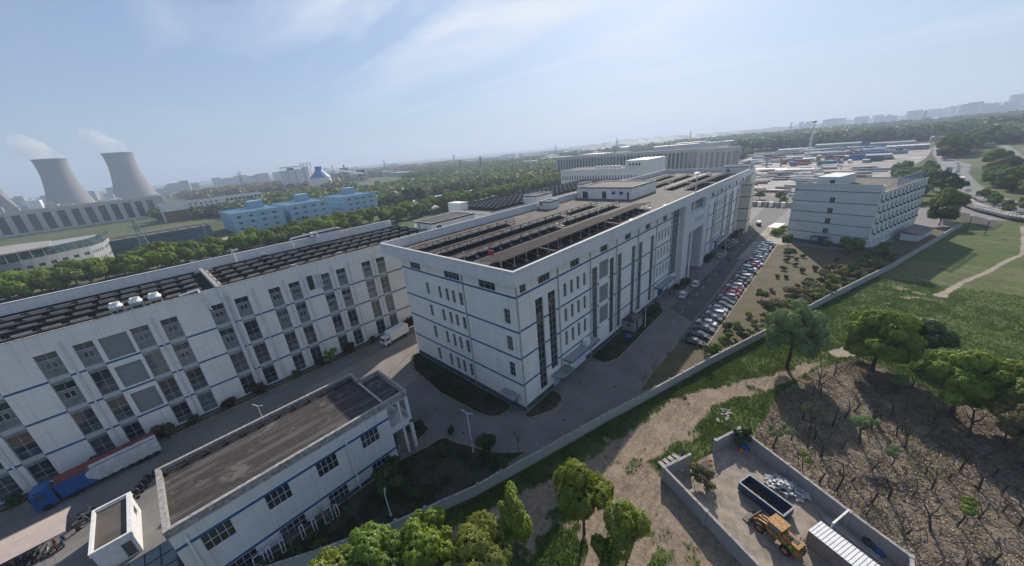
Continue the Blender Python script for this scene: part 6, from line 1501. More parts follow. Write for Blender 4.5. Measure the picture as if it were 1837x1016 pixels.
# row of round trees behind the left building, along the canal road
random.seed(41)
x = -112.0; i = 0
while x < 330:
    for r_ in range(2):
        y = 200+r_*16+random.uniform(-5, 5)
        k = random.choice(('gen1', 'gen2', 'gen3')); s = random.uniform(1.5, 1.95)*(1.0 if x > -20 else 1.1)
        tree(k, x+random.uniform(-2, 2), y, 'rounded green tree in the long row behind the left building', group='trees in the row behind the buildings', s=s, sz=s*.95, mat=random.choice(('mid', 'yellow', 'bright', 'bright', 'mid')))
    x += 5.6; i += 1
# ---------------------------------------------------------------- behind the left building: offices, blue blocks, pylon
def blk(name, c, d, h, mat, label, cat, rz=0, roof=None, z0=0, group=None, par=.5, wins=(), fr='frame', gl='glass', rf=1):
    """oriented block; wins: (face, u0, u1, z0, z1, nx, nz); face f(-Y) l(-X)"""
    e = empty(name, (c[0], c[1], 0)); tag(e, label, cat, group)
    ca, sa = math.cos(rz), math.sin(rz); hx, hy = d[0]/2, d[1]/2
    W_ = lambda x, y: (c[0]+ca*x-sa*y, c[1]+sa*x+ca*y)
    fa = {'f': (W_(-hx, -hy), (ca, sa), (sa, -ca), d[0]), 'l': (W_(-hx, hy), (sa, -ca), (-ca, -sa), d[1]), 'r': (W_(hx, -hy), (-sa, ca), (ca, sa), d[1]), 'b': (W_(hx, hy), (-ca, -sa), (-sa, ca), d[0])}
    b = MB()
    for k, (O, u, n, L) in fa.items(): b.wall(O, u, n, L, z0, h, [w_[1:5] for w_ in wins if w_[0] == k], .25)
    if roof is None or par:
        for q in ((-hx, hx, -hy, -hy+.3), (-hx, hx, hy-.3, hy)): A = W_((q[0]+q[1])/2, (q[2]+q[3])/2); b.obox((*A, h-.3), (d[0]-.01, .28, .598), rz)
        for q in ((-hx, -hx+.3), (hx-.3, hx)): A = W_((q[0]+q[1])/2, 0); b.obox((*A, h-.31), (.28, d[1]-.62, .598), rz)
    b.build('wall', M[mat], e)
    b = MB(); zr = h-(.5 if par else .0); b.poly([(*W_(-hx+.01, -hy+.01), zr), (*W_(hx-.01, -hy+.01), zr), (*W_(hx-.01, hy-.01), zr), (*W_(-hx+.01, hy-.01), zr)]); b.build('roof', M[roof or 'roof'], e)
    for w_ in wins: O, u, n, L = fa[w_[0]]; window(e, O, u, n, w_[1:5], w_[5], w_[6], depth=.2, fr=fr, gl=gl, fw=.08)
    return e
M['bluewall'] = stained('pale_blue_wall', (.29, .49, .62), amt=.35); M['blueroof'] = plain('blue_roof', (.06, .16, .26), .5, var=.2, scale=.2)
M['teal'] = stained('teal_wall', (.055, .13, .17), amt=.25); M['tanw'] = stained('grey_tan_wall', (.56, .53, .49), amt=.3); M['brick'] = stained('rust_brick', (.20, .095, .07), amt=.3); M['tower'] = stained('weathered_concrete', (.21, .20, .195), amt=.35)
for i, (x0, x1) in enumerate(((14, 47.5), (52, 83.5), (96.3, 126))):
    ww = []; L = x1-x0
    for z in (2.0, 6.3, 10.6):
        for k in range(4): u = 3+k*(L-6)/3.6; ww.append(('f', u, u+2.6, z, z+1.5, 4, 1))
        for k in range(6): u = 3+k*7; ww.append(('l', u, u+2.2, z, z+1.9, 2, 1))
    lb = ('light blue three storey block with flat blue roof, leftmost of the three', 'light blue three storey block with flat blue roof, middle of the three', 'light blue three storey block with flat blue roof, rightmost of the three')[i]
    e = blk('blue_block', ((x0+x1)/2, 293+24), (L, 48), 14.4, 'bluewall', lb, 'factory', roof='blueroof', wins=ww)
    b = MB(); b.box(x0+L*.55, x0+L*.85, 325, 336, 13.9, 19.5); b.build('stair_head', M['bluewall'], e)
    b = MB(); b.box(x0-.04, x1+.04, 292.8, 293-.01, 9.3, 9.5); b.build('trim', M['white'], e)
ww = []
for k in range(6): ww.append(('f', 5+k*8.2, 10+k*8.2, 6.3, 7.4, 5, 1))
for k in range(24): ww.append(('f', 2.5+k*2.1, 3.9+k*2.1, 2.2, 3.9, 2, 1))
e = blk('teal_shed', (-26, 293+10), (53, 20), 9.3, 'teal', 'long low teal grey workshop with pinkish flat roof behind the tree row', 'workshop', wins=ww, roof='roof')
b = MB()
for k in range(9): x = -48+k*5.3+(k % 3); b.box(x, x+.5, 294, 308, 8.8, 9.4)
b.build('roof_light', M['brick'], e)
# curved office at the far left
cv = empty('curved_office', (-70, 262, 0)); tag(cv, 'grey office with curved corner and glazed top floor at the left edge', 'office')
arc = [(-130, 238)]+[(-90+i*3.5, 240+(i**2)*.22) for i in range(11)]; arc += [(-50.5, 275), (-48.5, 300), (-50, 330)]
b = MB(); g = MB()
for (ax, ay), (bx, by) in zip(arc[:-1], arc[1:]):
    d = Vector((bx-ax, by-ay, 0)); L = d.length; u = (d.x/L, d.y/L); n_ = (u[1], -u[0]); hs = []
    if L < 12: hs = [(L*.25, L*.75, 3, 4.6), (L*.25, L*.75, 7.4, 9.0)]
    elif L < 40: hs = [(1+k*2.4, 2.2+k*2.4, z, z+1.5) for k in range(int(L/2.5)) for z in (3, 7.4)]
    b.wall((ax, ay), u, n_, L, 0, 11.8, hs, .25)
    for h in hs[:40]: window(cv, (ax, ay), u, n_, h, 2, 1, depth=.2)
    g.quad((ax+.8, ay+.8, 11.8), (bx+.8, by+.8, 11.8), (bx+.8, by+.8, 15.6), (ax+.8, ay+.8, 15.6))
b.poly([(x, y, 11.8) for x, y in arc]+[(-130, 330, 11.8)]); b.build('wall', M['conwall'], cv); g.build('glazed_storey', M['glass2'], cv)
b = MB(); pr = [(x-.6 if x < -60 else x-2, y-1.2) for x, y in arc[:9]]+[(-68, 278), (-80, 287), (-100, 284), (-130, 276)]
b.prism(pr, 15.6, 16.2); b.build('canopy_roof', M['cap'], cv)
b = MB()
for (ax, ay) in arc[1:12]: b.beam((ax+.4, ay+.6, 11.8), (ax+.4, ay+.6, 15.6), .25)
b.build('column', M['white'], cv)
# long tan gallery with tall dark openings
ww = [('f', 6+k*10.5, 12.2+k*10.5, 2.5, 21.0, 3, 6) for k in range(17)]
blk('colonnade_hall', (-98, 640), (190, 50), 24.5, 'tanw', 'very long tan hall with tall dark openings below the cooling towers', 'hall', rz=R(3), wins=ww, roof='roof')
ww = [('f', 22+k*4.6, 24+k*4.6, z, z+1.6, 2, 1) for k in range(6) for z in (11.5, 14.5)]+[('f', 55+k*4, 58+k*4, 14.0, 16.5, 2, 1) for k in range(9)]
e = blk('brick_office', (34, 506), (92, 30), 18.5, 'wall', 'white and brick red office row left of the blue blocks', 'office', rz=R(2), wins=ww)
b = MB(); b.obox((34, 490.9-.3, 5.5), (92.2, .5, 11), R(2)); b.build('brick_base', M['brick'], e)
b = MB(); b.box(-11.6, -11.0, 491, 520, .1, 15); b.build('brick_gable', M['brick'], e)
# lattice pylon
py = empty('lattice_pylon', (-34.5, 238.5, 0)); tag(py, 'pale green lattice power pylon rising from the tree row on the left', 'pylon')
b = MB(); H = 23.5
def lat(b, cx, cy, H, w0, w1, n, t=.12):
    for i in range(n):
        za, zb = H*i/n, H*(i+1)/n; wa, wb = w0+(w1-w0)*i/n, w0+(w1-w0)*(i+1)/n
        A = [(cx+sx*wa, cy+sy*wa, za) for sx, sy in ((-1, -1), (1, -1), (1, 1), (-1, 1))]; B_ = [(cx+sx*wb, cy+sy*wb, zb) for sx, sy in ((-1, -1), (1, -1), (1, 1), (-1, 1))]
        for k in range(4): b.beam(A[k], B_[k], t); b.beam(A[k], B_[(k+1) % 4], t*.6); b.beam(A[(k+1) % 4], B_[k], t*.6); b.beam(B_[k], B_[(k+1) % 4], t*.6)
lat(b, -34.5, 238.5, H, 2.6, .5, 9, .22); b.build('lattice_body', plain('pylon_green', (.25, .33, .31), .5, .3), py)
for z, l in ((17.5, 4.2), (20, 3.6), (22.5, 3)): b = MB(); b.beam((-34.5-l, 238.5, z), (-34.5+l, 238.5, z), .25); b.beam((-34.5-l, 238.5, z), (-34.5, 238.5, z+1.1), .15); b.beam((-34.5+l, 238.5, z), (-34.5, 238.5, z+1.1), .15); b.build('cross_arm', M['steel'], py)
for i, (x, y, h) in enumerate(((-8, 243, 13), (9, 243, 14))):
    b = MB(); b.cyl((x, y, 0), (x, y, h), .25, .15, n=8); b.beam((x-1.2, y, h-.6), (x+1.2, y, h-.6), .15); tag(b.build('utility_pole', M['steel']), 'slim utility pole by the road behind the left building, '+('left one' if i == 0 else 'right one'), 'pole')
# roads and lawns out there
M['pale'] = plain('pale_road', (.36, .33, .29), .85, var=.15, scale=.2); M['lawn2'] = plain('mown_grass', (.075, .115, .035), .95, var=.4, scale=.12)
sheet('rear_road', [(-40, 247), (400, 252), (400, 255), (-40, 250)], .03, M['pale'])
sheet('forecourt.001', [(-14, 262), (-1, 292), (13, 292), (12, 252), (-6, 250)], .04, M['pale'])
sheet('pavement.003', [(84, 254), (92, 252), (90, 285), (84, 285)], .04, M['pale'])
sheet('meadow', [(-32, 252), (-6, 252), (-14, 290), (-32, 290)], .035, M['lawn2']); sheet('meadow.001', [(14, 254), (83, 255), (83, 288), (14, 288)], .035, M['lawn2']); sheet('meadow.002', [(92, 256), (118, 257), (116, 276), (92, 274)], .035, M['lawn2'])
sheet('bare_field', [(120, 257), (190, 259), (200, 295), (128, 292)], .035, plain('ploughed', (.12, .085, .06), .95, var=.4, scale=.3))
sheet('farm_yard', [(140, 226), (240, 228), (250, 300), (180, 292), (142, 262)], .045, M['pale'])
random.seed(14)
for i, (x, y) in enumerate(((184, 283), (196, 284), (218, 277), (226, 251), (196, 236), (175, 248), (146, 281), (205, 262), (214, 240), (232, 262), (187, 262), (222, 232))):
    b = MB(); l = random.uniform(7, 14); 
    for k in range(9):
        a0, a1 = math.pi*k/9, math.pi*(k+1)/9; r_ = 2.4
        b.quad((x, y+math.cos(a0)*r_, math.sin(a0)*r_), (x+l, y+math.cos(a0)*r_, math.sin(a0)*r_), (x+l, y+math.cos(a1)*r_, math.sin(a1)*r_), (x, y+math.cos(a1)*r_, math.sin(a1)*r_))
    for xx in (x, x+l): b.poly([(xx, y+math.cos(math.pi*k/9)*2.4, math.sin(math.pi*k/9)*2.4) for k in range(10)])
    tag(b.build('greenhouse_tunnel', M['white']), 'white arched tunnel shed in the yard beyond the rear tree row', 'shed', 'white tunnel sheds')
for i, (x, y, s) in enumerate(((118, 268, 1.3), (124, 263, 1.1), (128, 262, 1.15), (141, 262, 1.6), (176, 296, 2.0), (166, 300, 2.2), (6, 262, .7), (60, 291-3, .8), (-20, 262, .7), (-24, 276, .5))):
    tree('gen1' if i % 2 else 'gen2', x, y, 'dark round tree standing alone near the blue blocks', group='lone trees near the blue blocks', s=s, mat='dark')

# ---------------------------------------------------------------- power station
def tower(x, y, rb_, rt, rth, h, label):
    e = empty('cooling_tower', (x, y, 0)); tag(e, label, 'cooling tower')
    prof = []; zt = h*.80
    for i in range(25):
        z = h*.05+(h*.95)*i/24
        k = ((rb_/rth)**2-1)/zt**2; k2 = ((rt/rth)**2-1)/(h-zt)**2
        prof.append((rth*math.sqrt(1+k*(z-zt)**2) if z < zt else rth*math.sqrt(1+k2*(z-zt)**2), z))
    b = MB(); b.lathe(prof+[(rt-1, h), (rt-1.5, h-8)], (x, y, 0), 56); b.build('shell', M['tower'], e, smooth=True)
    b = MB(); b.lathe([(rt+.4, h-2.2), (rt+.9, h-1.8), (rt+.9, h+.2), (rt-1.2, h+.3)], (x, y, 0), 56); b.build('rim', M['conwall'], e)
    b = MB()
    for i in range(28): a = 2*math.pi*i/28; b.beam((x+rb_*1.03*math.cos(a), y+rb_*1.03*math.sin(a), 0), (x+rb_*math.cos(a+.11), y+rb_*math.sin(a+.11), h*.052), 1.3)
    b.build('column', M['tower'], e)
tower(-135, 1464, 45, 29.3, 27.6, 120, 'left one of the two full hyperbolic cooling towers, with steam blowing left')
tower(-10, 1587, 52, 33.8, 31.5, 134, 'right one of the two full hyperbolic cooling towers, slightly taller')
tower(-262, 1470, 45, 28, 27, 118, 'cooling tower cut off by the left picture edge')
b = MB(); 
def steam(x, y, z, r, seed, h, label):
    e = empty('steam_plume', (x, y, z)); 
    b = MB(); pr = []; 
    b.lathe([(1, -1), (r*.95, 0), (r*1.1, h*.15), (r*1.15, h*.35), (r*.95, h*.7), (r*.5, h*.95), (1, h)], (0, 0, 0), 20)
    me = b.mesh('steam', steam.mat)
    for v in me.vertices:
        f_ = max(0, v.co.z)/h; v.co.x += -f_*r*1.3; v.co.y += f_*r*.5; v.co.x += math.sin(v.co.z*.2+seed)*3
    bpy.data.objects.remove(e); o = bpy.data.objects.new('steam_plume', me); COL.objects.link(o); o.location = (x, y, z); tag(o, label, 'steam', kind='stuff')
t = NT('steam_vapour'); t.t.nodes.remove(t.b); v = t.n('ShaderNodeVolumePrincipled'); v.inputs['Color'].default_value = (.95, .95, .97, 1)
nn = t.noise(t.pos((.022, .022, .022)), 1.0, 5, .6, .4); t.l(t.math('MULTIPLY', t.rng(nn, .46, .72), .05), v.inputs['Density']); t.l(v.outputs[0], t.o.inputs['Volume']); steam.mat = t.mat
steam(-135, 1464, 120.5, 28, 1, 62, 'thin white steam drifting from the left cooling tower'); steam(-10, 1587, 134.5, 33, 2, 70, 'faint white steam above the right cooling tower')
random.seed(8)
lbls = 'grey plant building among the clutter at the foot of the cooling towers'
for i in range(34):
    x = random.uniform(-420, 150); y = random.uniform(1180, 1430)+max(0, x+100)*.3; 
    if abs(x+135) < 60 and y > 1400: y -= 80
    h = random.choice((8, 12, 16, 22, 28)) if x < -150 else random.choice((6, 9, 14)); w_ = random.uniform(10, 32)
    b = MB(); b.obox((x, y, h/2), (w_, random.uniform(12, 30), h), random.uniform(-.3, .3)); 
    if i % 3 == 0: b.cyl((x, y, h), (x, y, h+10), 1.2, n=8)
    tag(b.build('plant_building', M['conwall' if i % 3 else 'wall']), lbls, 'building', 'plant buildings below the cooling towers')
# ---------------------------------------------------------------- silos and blue cone
sl = empty('silo_group', (215, 834, 0)); tag(sl, 'cluster of tall pale concrete silos with railed deck left of the blue cone', 'silo')
for x, y, r_, h in ((204, 838, 7.5, 41), (217, 834, 8, 41.5), (231, 830, 8, 41.5), (245, 828, 7, 45), (253, 835, 6, 41)):
    b = MB(); b.cyl((x, y, 0), (x, y, h), r_, n=20); b.build('silo', M['wall'], sl)
b = MB()
for k in range(8): b.beam((199+k*4.6, 828, 41.5), (199+k*4.6, 828, 47), .7)
b.beam((196, 828, 47), (236, 826, 47), 2.2, 1.2); b.box(212, 222, 828, 838, 41.5, 45); lat(b, 246, 829, 0.1, 1, 1, 1) if 0 else None
for z in (48, 52): b.beam((236, 826, z), (256, 824, z), .8)
for x in (236, 242, 249, 256): b.beam((x, 825, 41), (x, 825, 52.5), .7)
b.build('top_deck', M['dark'], sl)
bc = empty('storage_dome', (250, 770, 0)); tag(bc, 'white round store with bright blue conical roof and drum top', 'silo')
b = MB(); b.cyl((250, 770, 0), (250, 770, 22), 19, n=40, cap=False); b.build('drum', M['wall'], bc, smooth=False)
b = MB(); b.lathe([(20, 22), (14, 28), (9, 33), (6.2, 36), (6.2, 41), (7, 42), (7, 43), (0.1, 43.3)], (250, 770, 0), 36); b.build('cone_roof', plain('dome_blue', (.02, .11, .40), .4, var=.1), bc)
gs = empty('grey_silo', (350, 892, 0)); tag(gs, 'squat grey silo building with round top right of the blue cone', 'silo')
b = MB(); b.box(322, 345, 880, 905, 0, 24); b.cyl((352, 890, 0), (352, 890, 35), 11, n=24); b.cyl((352, 890, 35), (352, 890, 42), 2, n=8); b.build('body', M['conwall'], gs)
b = MB(); b.box(362, 395, 880, 900, 0, 17); b.build('shed', M['tanw'], gs)
b = MB(); b.beam((262, 768, 38), (395, 875, 16), 3.2, 3.0)
for k in range(5): p_ = Vector((262, 768, 38)).lerp(Vector((395, 875, 16)), .15+k*.2); b.beam((p_.x, p_.y, 0), (p_.x, p_.y, p_.z), .9)
tag(b.build('conveyor', M['framew']), 'long inclined conveyor gallery falling right from the blue cone', 'conveyor')
b = MB(); b.box(378, 392, 868, 884, 13, 27); [b.beam((x, y, 0), (x, y, 13), 1) for x in (379, 391) for y in (869, 883)]; tag(b.build('transfer_tower', M['dark']), 'small dark transfer tower at the lower conveyor end', 'tower')

# ---------------------------------------------------------------- large offices behind the factory
ww = []
for k in range(30): ww.append(('l', 1.5+k*2.25, 2.4+k*2.25, 14.2, 17.0, 1, 3)); ww.append(('l', 1.5+k*2.25, 2.4+k*2.25, 8.5, 11.5, 1, 3)) if k % 2 else None
e = blk('white_laboratory', (220, 103), (30, 70), 21.5, 'wall', 'white block with small windows and rooftop plant behind the factory penthouse', 'office', wins=ww)
b = MB(); b.box(204.5, 235, 68, 84, 21.5, 26.5); b.build('roof_storey', M['wall'], e)
for k in range(4): window(e, (204.5, 84), (0, -1), (-1, 0), (3+k*2.2, 4.2+k*2.2, 23, 24.8), 1, 2, depth=-.03)
b = MB()
for k in range(7): b.cyl((212, 92+k*3, 21.4), (212, 92+k*3, 23.2), 1.1, n=8)
b.build('roof_tank', M['white'], e)
ww = [('l', 4+k*4.1, 6.6+k*4.1, 4, 22.5, 2, 6) for k in range(42)]
e = blk('long_office', (372, 166), (26, 180), 25.5, 'tanw', 'very long tan office range with closely set tall windows far behind the factory', 'office', wins=ww, gl='glass2')
ww = [('f', 3+k*4.6, 6+k*4.6, 4, 22.5, 2, 6) for k in range(5)]+[('l', 2+k*4.4, 4.8+k*4.4, 4, 22.5, 2, 6) for k in range(6)]
blk('corner_office', (348, 63), (28, 28), 25.7, 'tanw', 'tan office wing with tall fins at the right end of the long range', 'office', wins=ww, gl='glass2')
b = MB(); b.poly([(300, -8, .03)]*0 or [(262, -30, .03), (262, 26, .03), (420, 60, .03), (600, 90, .03), (610, -92, .03), (470, -76, .03), (380, -60, .03), (300, -50, .03)])
tag(b.build('goods_yard', plain('goods_yard_concrete', (.27, .245, .23), .85, var=.5, scale=.06)), kind='structure')

# ---------------------------------------------------------------- goods yard: sheds, cranes, containers, steel stacks
random.seed(19)
cols_ = dict(white=(.62, .62, .62), teal=(.10, .26, .28), blue=(.05, .14, .38), grey=(.28, .29, .31), dark=(.07, .09, .10), rust=(.26, .10, .05), pale=(.42, .45, .47))
CM = {k: plain('stack_'+k, v, .55, var=.25, scale=.3) for k, v in cols_.items()}
sheds = [(812, -45, 14, 95, 9, 'white', 'long white roofed shed furthest out in the goods yard'), (700, -5, 12, 50, 8, 'teal', 'teal roofed long shed in the middle of the goods yard'), (545, -2, 10, 36, 6, 'dark', 'dark green covered stack behind the gantry cranes'),
         (565, -42, 10, 18, 6, 'blue', 'bright blue roofed shed in the goods yard'), (485, -30, 8, 50, 5, 'pale', 'long pale roofed shed nearest behind the brown crane'), (505, 22, 8, 17, 5, 'dark', 'dark stack with grey sheet between the two gantry cranes'),
         (660, 40, 12, 40, 6, 'blue', 'blue grey shed at the left of the goods yard by the tree belt'), (760, -120, 14, 40, 7, 'grey', 'grey roofed shed near the far bridge'), (600, -70, 10, 34, 6, 'white', 'white roofed shed at the right end of the goods yard'), (690, -60, 12, 42, 6, 'grey', 'dark grey roofed shed beside the white sheds'),
         (480, 6, 7, 14, 4.5, 'white', 'small white shed beside the pale mast'), (630, 12, 10, 30, 5, 'dark', 'dark low shed just below the tree belt')]
for x, y, dx, dy, h, c, l in sheds:
    e = empty('storage_shed', (x, y, 0)); tag(e, l, 'shed'); b = MB(); b.box(x-dx/2, x+dx/2, y-dy/2, y+dy/2, 0, h*.8); b.build('wall', CM['grey'], e)
    b = MB()
    b.quad((x-dx/2-.5, y-dy/2, h*.8), (x, y-dy/2, h), (x, y+dy/2, h), (x-dx/2-.5, y+dy/2, h*.8)); b.quad((x, y-dy/2, h), (x+dx/2+.5, y-dy/2, h*.8), (x+dx/2+.5, y+dy/2, h*.8), (x, y+dy/2, h)); b.build('roof', CM[c], e)
def gantry(x, y, span, h, rz, mat, label):
    e = empty('gantry_crane', (x, y, 0), rz); tag(e, label, 'crane')
    b = MB(); b.box(-.9, .9, -span/2-3, span/2+3, h, h+1.5); b.build('girder', mat, e, world=False)
    for s in (-1, 1): b = MB(); b.beam((-3, s*span/2, 0), (-.5, s*span/2, h), .8); b.beam((3, s*span/2, 0), (.5, s*span/2, h), .8); b.beam((-3.5, s*span/2, .5), (3.5, s*span/2, .5), .8); b.build('leg', mat, e, world=False)
    b = MB(); b.box(-1.4, 1.4, -2, 2, h+1.5, h+2.6); b.build('trolley', mat, e, world=False)
OR = plain('crane_orange', (.32, .09, .05), .5); gantry(433, 32, 12, 8, R(4), OR, 'rust orange gantry crane at the left of the goods yard'); gantry(421, -12, 14, 7.5, R(4), OR, 'brown gantry crane right of the mast in the goods yard'); gantry(685, -112, 26, 9, R(8), OR, 'orange gantry crane far to the right near the trees')
for i in range(72):
    x = random.uniform(440, 760); y = random.uniform(-.14*x+30, -.02*x+70)-20; k = random.choice(list(cols_)); L = random.choice((6, 12, 12))
    b = MB(); n_ = random.choice((1, 1, 1, 2))
    b.obox((x, y, 1.3*n_), (2.5*random.choice((1, 1, 2)), L, 2.6*n_), R(random.choice((0, 6, 90))))
    tag(b.build('container_stack', CM[k]), 'block of stacked containers out in the goods yard', 'containers', 'container stacks in the goods yard')
for i in range(110):
    x = random.uniform(430, 800); y = random.uniform(-.14*x+20, 75-.05*(x-430)); k = random.choice(list(cols_)); b = MB(); h = random.uniform(1.5, 4.5)
    b.obox((x, y, h/2), (random.uniform(2, 5), random.uniform(4, 16), h), R(random.gauss(4, 10))); tag(b.build('covered_stack', CM[k]), 'small low covered stack out in the goods yard', 'stack', 'low stacks in the goods yard')
# steel yard just behind the dormitory
sheet('steel_yard', [(205, 30), (205, -42), (262, -50), (400, -50), (400, 50), (262, 44)], .025, plain('steel_yard_ground', (.15, .135, .125), .9, var=.5, scale=.15))
for i in range(120):
    x = 228+170*random.random(); y = random.uniform(-44, 42); L = random.uniform(7, 20); k = random.choice(('white', 'grey', 'pale', 'white', 'dark', 'rust', 'grey', 'pale')); w_ = random.uniform(1.2, 3.2)
    if 335 < x and y > 30: continue
    h = random.uniform(.6, 1.8); b = MB(); a_ = R(90+random.gauss(0, 9)); 
    for j in range(3): b.obox((x+(j-1)*w_*.34, y+random.uniform(-1, 1), h/2), (L*random.uniform(.8, 1), w_*.3, h*random.uniform(.7, 1)), a_)
    tag(b.build('steel_bundle', CM[k]), 'bundle of long steel sections in the open yard behind the dormitory', 'steel bundle', 'steel bundles in the open yard')
for i, (x, y, dx, dy, c, l) in enumerate(((362, 24, 10, 24, 'white', 'white canopy roof over the steel yard, left one'), (352, 6, 9, 26, 'white', 'white canopy roof over the steel yard, right one'), (383, -16, 8, 14, 'blue', 'blue covered stack at the rear of the steel yard'), (330, -22, 8, 16, 'rust', 'rust red stack behind the dormitory roof'))):
    e = empty('open_shed', (x, y, 0)); tag(e, l, 'shed'); b = MB(); b.box(x-dx/2, x+dx/2, y-dy/2, y+dy/2, 4.2, 4.6); b.build('roof', CM[c], e); b = MB()
    for sx in (-1, 1):
        for sy in (-1, 1): b.beam((x+sx*dx*.45, y+sy*dy*.45, 0), (x+sx*dx*.45, y+sy*dy*.45, 4.2), .3)
    b.build('post', M['steel'], e)
# scrubby strip and wall with hoardings at the road end
b = MB(); 
for k in range(11):
    tag(MB().build('x', M['white'])) if 0 else None
    q = MB(); q.obox((197.5-.6*k*.15, 8-k*2.6, 1.2), (2.0, 1.7, 2.4), R(8)); tag(q.build('boundary_cabinet', M['cap' if k % 2 else 'white']), 'pale cabinet standing in the row before the rear wall', 'cabinet', 'cabinets before the rear wall')
mst = empty('lattice_mast', (534, 13.4, 0)); tag(mst, 'tall thin pale lattice mast with lamps on top in the goods yard', 'mast')
b = MB(); lat(b, 534, 13.4, 39, 1.3, .5, 12, .3); b.build('lattice_body', M['white'], mst); b = MB(); b.lathe([(.3, 0), (2.4, .5), (2.4, 1.4), (.3, 2)], (534, 13.4, 39), 10); b.build('lamp_ring', M['dark'], mst)

# ---------------------------------------------------------------- road, ramp and bridge on the right
M['hwy'] = plain('highway_asphalt', (.15, .15, .155), .8, var=.15, scale=.1)
sheet('highway', [(182, -64), (205, -64), (240, -68), (290, -74), (345, -76), (430, -80), (520, -84), (700, -100), (700, -107), (520, -93), (430, -91), (400, -94), (345, -86), (290, -83), (266, -82.6), (237, -84.4), (222, -87), (190, -92), (182, -80)], .03, M['hwy'])
sheet('highway.001', [(190, -100), (240, -101), (300, -103), (380, -108), (450, -118), (600, -135), (600, -142), (450, -126), (380, -116), (300, -112), (240, -110), (190, -110)], .03, M['hwy'])
br_ = empty('ramp_bridge', (186, -72, 0)); tag(br_, 'low grey bridge ramp with dark railing passing behind the end of the boundary wall', 'bridge')
P_ = [(236, -69.5), (215, -70.5), (200, -73), (186, -78), (176, -86), (168, -96)]
for i, ((ax, ay), (bx, by)) in enumerate(zip(P_[:-1], P_[1:])):
    b = MB(); d = Vector((bx-ax, by-ay, 0)); L = d.length; a_ = math.atan2(d.y, d.x); b.obox(((ax+bx)/2, (ay+by)/2, 1.3), (L+.6, 5, .7), a_); b.build('deck', M['cap'], br_)
    b = MB(); nn_ = Vector((-d.y, d.x, 0)).normalized()
    for s in (-1, 1):
        p0 = Vector((ax, ay, 0))+nn_*s*2.4; p1 = Vector((bx, by, 0))+nn_*s*2.4
        b.beam(p0+Vector((0, 0, 2.6)), p1+Vector((0, 0, 2.6)), .12)
        for k in range(int(L/1.2)): q = p0.lerp(p1, k*1.2/L); b.beam(q+Vector((0, 0, 1.6)), q+Vector((0, 0, 2.6)), .1)
    b.build('railing', M['blue'] if i == 2 else M['dark'], br_)
    b = MB(); b.box(ax-.6, ax+.6, ay-1.8, ay+1.8, -.2, 1); b.build('pier', M['concrete'], br_)
tag(MB().build('drain', M['dark'])) if 0 else None
sheet('ditch', [(164, -70), (176, -74), (196, -68), (200, -65), (190, -63.5), (172, -67)], .035, M['soil'])
hv = [(232, -74, 'white'), (245, -77, 'white'), (262, -76, 'white'), (300, -78.5, 'silver'), (330, -80, 'white'), (352, -82, 'white'), (368, -84, 'white'), (384, -86, 'silver'), (408, -88, 'white'), (275, -106, 'silver'), (330, -108, 'white'), (345, -109, 'dark'), (360, -110, 'white'), (390, -113, 'silver'), (420, -119, 'white'), (455, -86, 'grey')]
for i, (x, y, c) in enumerate(hv): place_car('suv' if i % 2 else 'sedan', c, x, y, -4 if i < 9 else -6, 'pale car driving on the far road', 'cars on the far road')
for x, y, c, l in ((288, -76, 'white', 'white lorry with dark cab on the road behind the dormitory trees'), (347, -77.5, 'dark', 'dark lorry on the far road beyond the white cars')):
    e = empty('lorry', (x, y, 0), R(176)); tag(e, l, 'lorry'); b = MB(); b.box(-3.5, 3, -1.3, 1.3, 1, 3.8); b.build('cargo_box', CM[c], e, world=False); b = MB(); b.box(3.1, 5, -1.25, 1.25, .6, 3); b.build('cab', CM['dark'], e, world=False)
    for xx in (-2.2, 1.2, 4):
        for s in (-1, 1): b = MB(); b.cyl((xx, s*.9, .5), (xx, s*1.25, .5), .5, n=10); b.build('wheel', M['black'], e, world=False)
e = empty('sign_gantry', (312, -79, 0)); tag(e, 'thin white sign gantry spanning the far road', 'gantry'); b = MB(); b.beam((312, -74, 0), (312, -74, 7), .35); b.beam((312, -74, 6.8), (316, -90, 6.8), .35); b.beam((316, -90, 0), (316, -90, 7), .35); b.build('frame', M['white'], e)
random.seed(55)
TR = [(181, -60.5, 'wide2', 1.12, 'mid', 'huge rounded tree at the right end of the dormitory'), (168, -58.5, 'gen1', 1.3, 'dark', 'dark tree squeezed between dormitory end and the huge rounded tree'), (252, -66, 'wide2', 1.05, 'dark', 'dark green broad tree behind the dormitory corner'), (236, -66.5, 'gen2', 1.6, 'dark', 'dark tree below the broad tree behind the dormitory')]
for x, y, k, s, m_, l in TR: tree(k, x, y, l, s=s, mat=m_)
grp = [(288, -90), (300, -92), (276, -89), (262, -90), (250, -92), (312, -94), (326, -95), (270, -95), (284, -97), (240, -94), (228, -93), (218, -95), (208, -97), (232, -98), (252, -99), (200, -84), (206, -92), (196, -95), (188, -99), (345, -97), (360, -99), (380, -101), (214, -104), (226, -106), (240, -116), (262, -118), (280, -121), (300, -122), (205, -112), (196, -120), (215, -120), (232, -126), (185, -108), (178, -112)]
grp += [(x_+random.uniform(-6, 6), y_+random.uniform(-3, 3)) for x_, y_ in grp[:26]]
for i, (x, y) in enumerate(grp): tree(random.choice(('gen1', 'gen2', 'wide')), x, y, 'rounded tree among the planting between the far carriageways', group='trees between the carriageways', s=random.uniform(.85, 1.3) if i < 60 else 1, mat=random.choice(('mid', 'yellow', 'willow', 'olive', 'mid')))
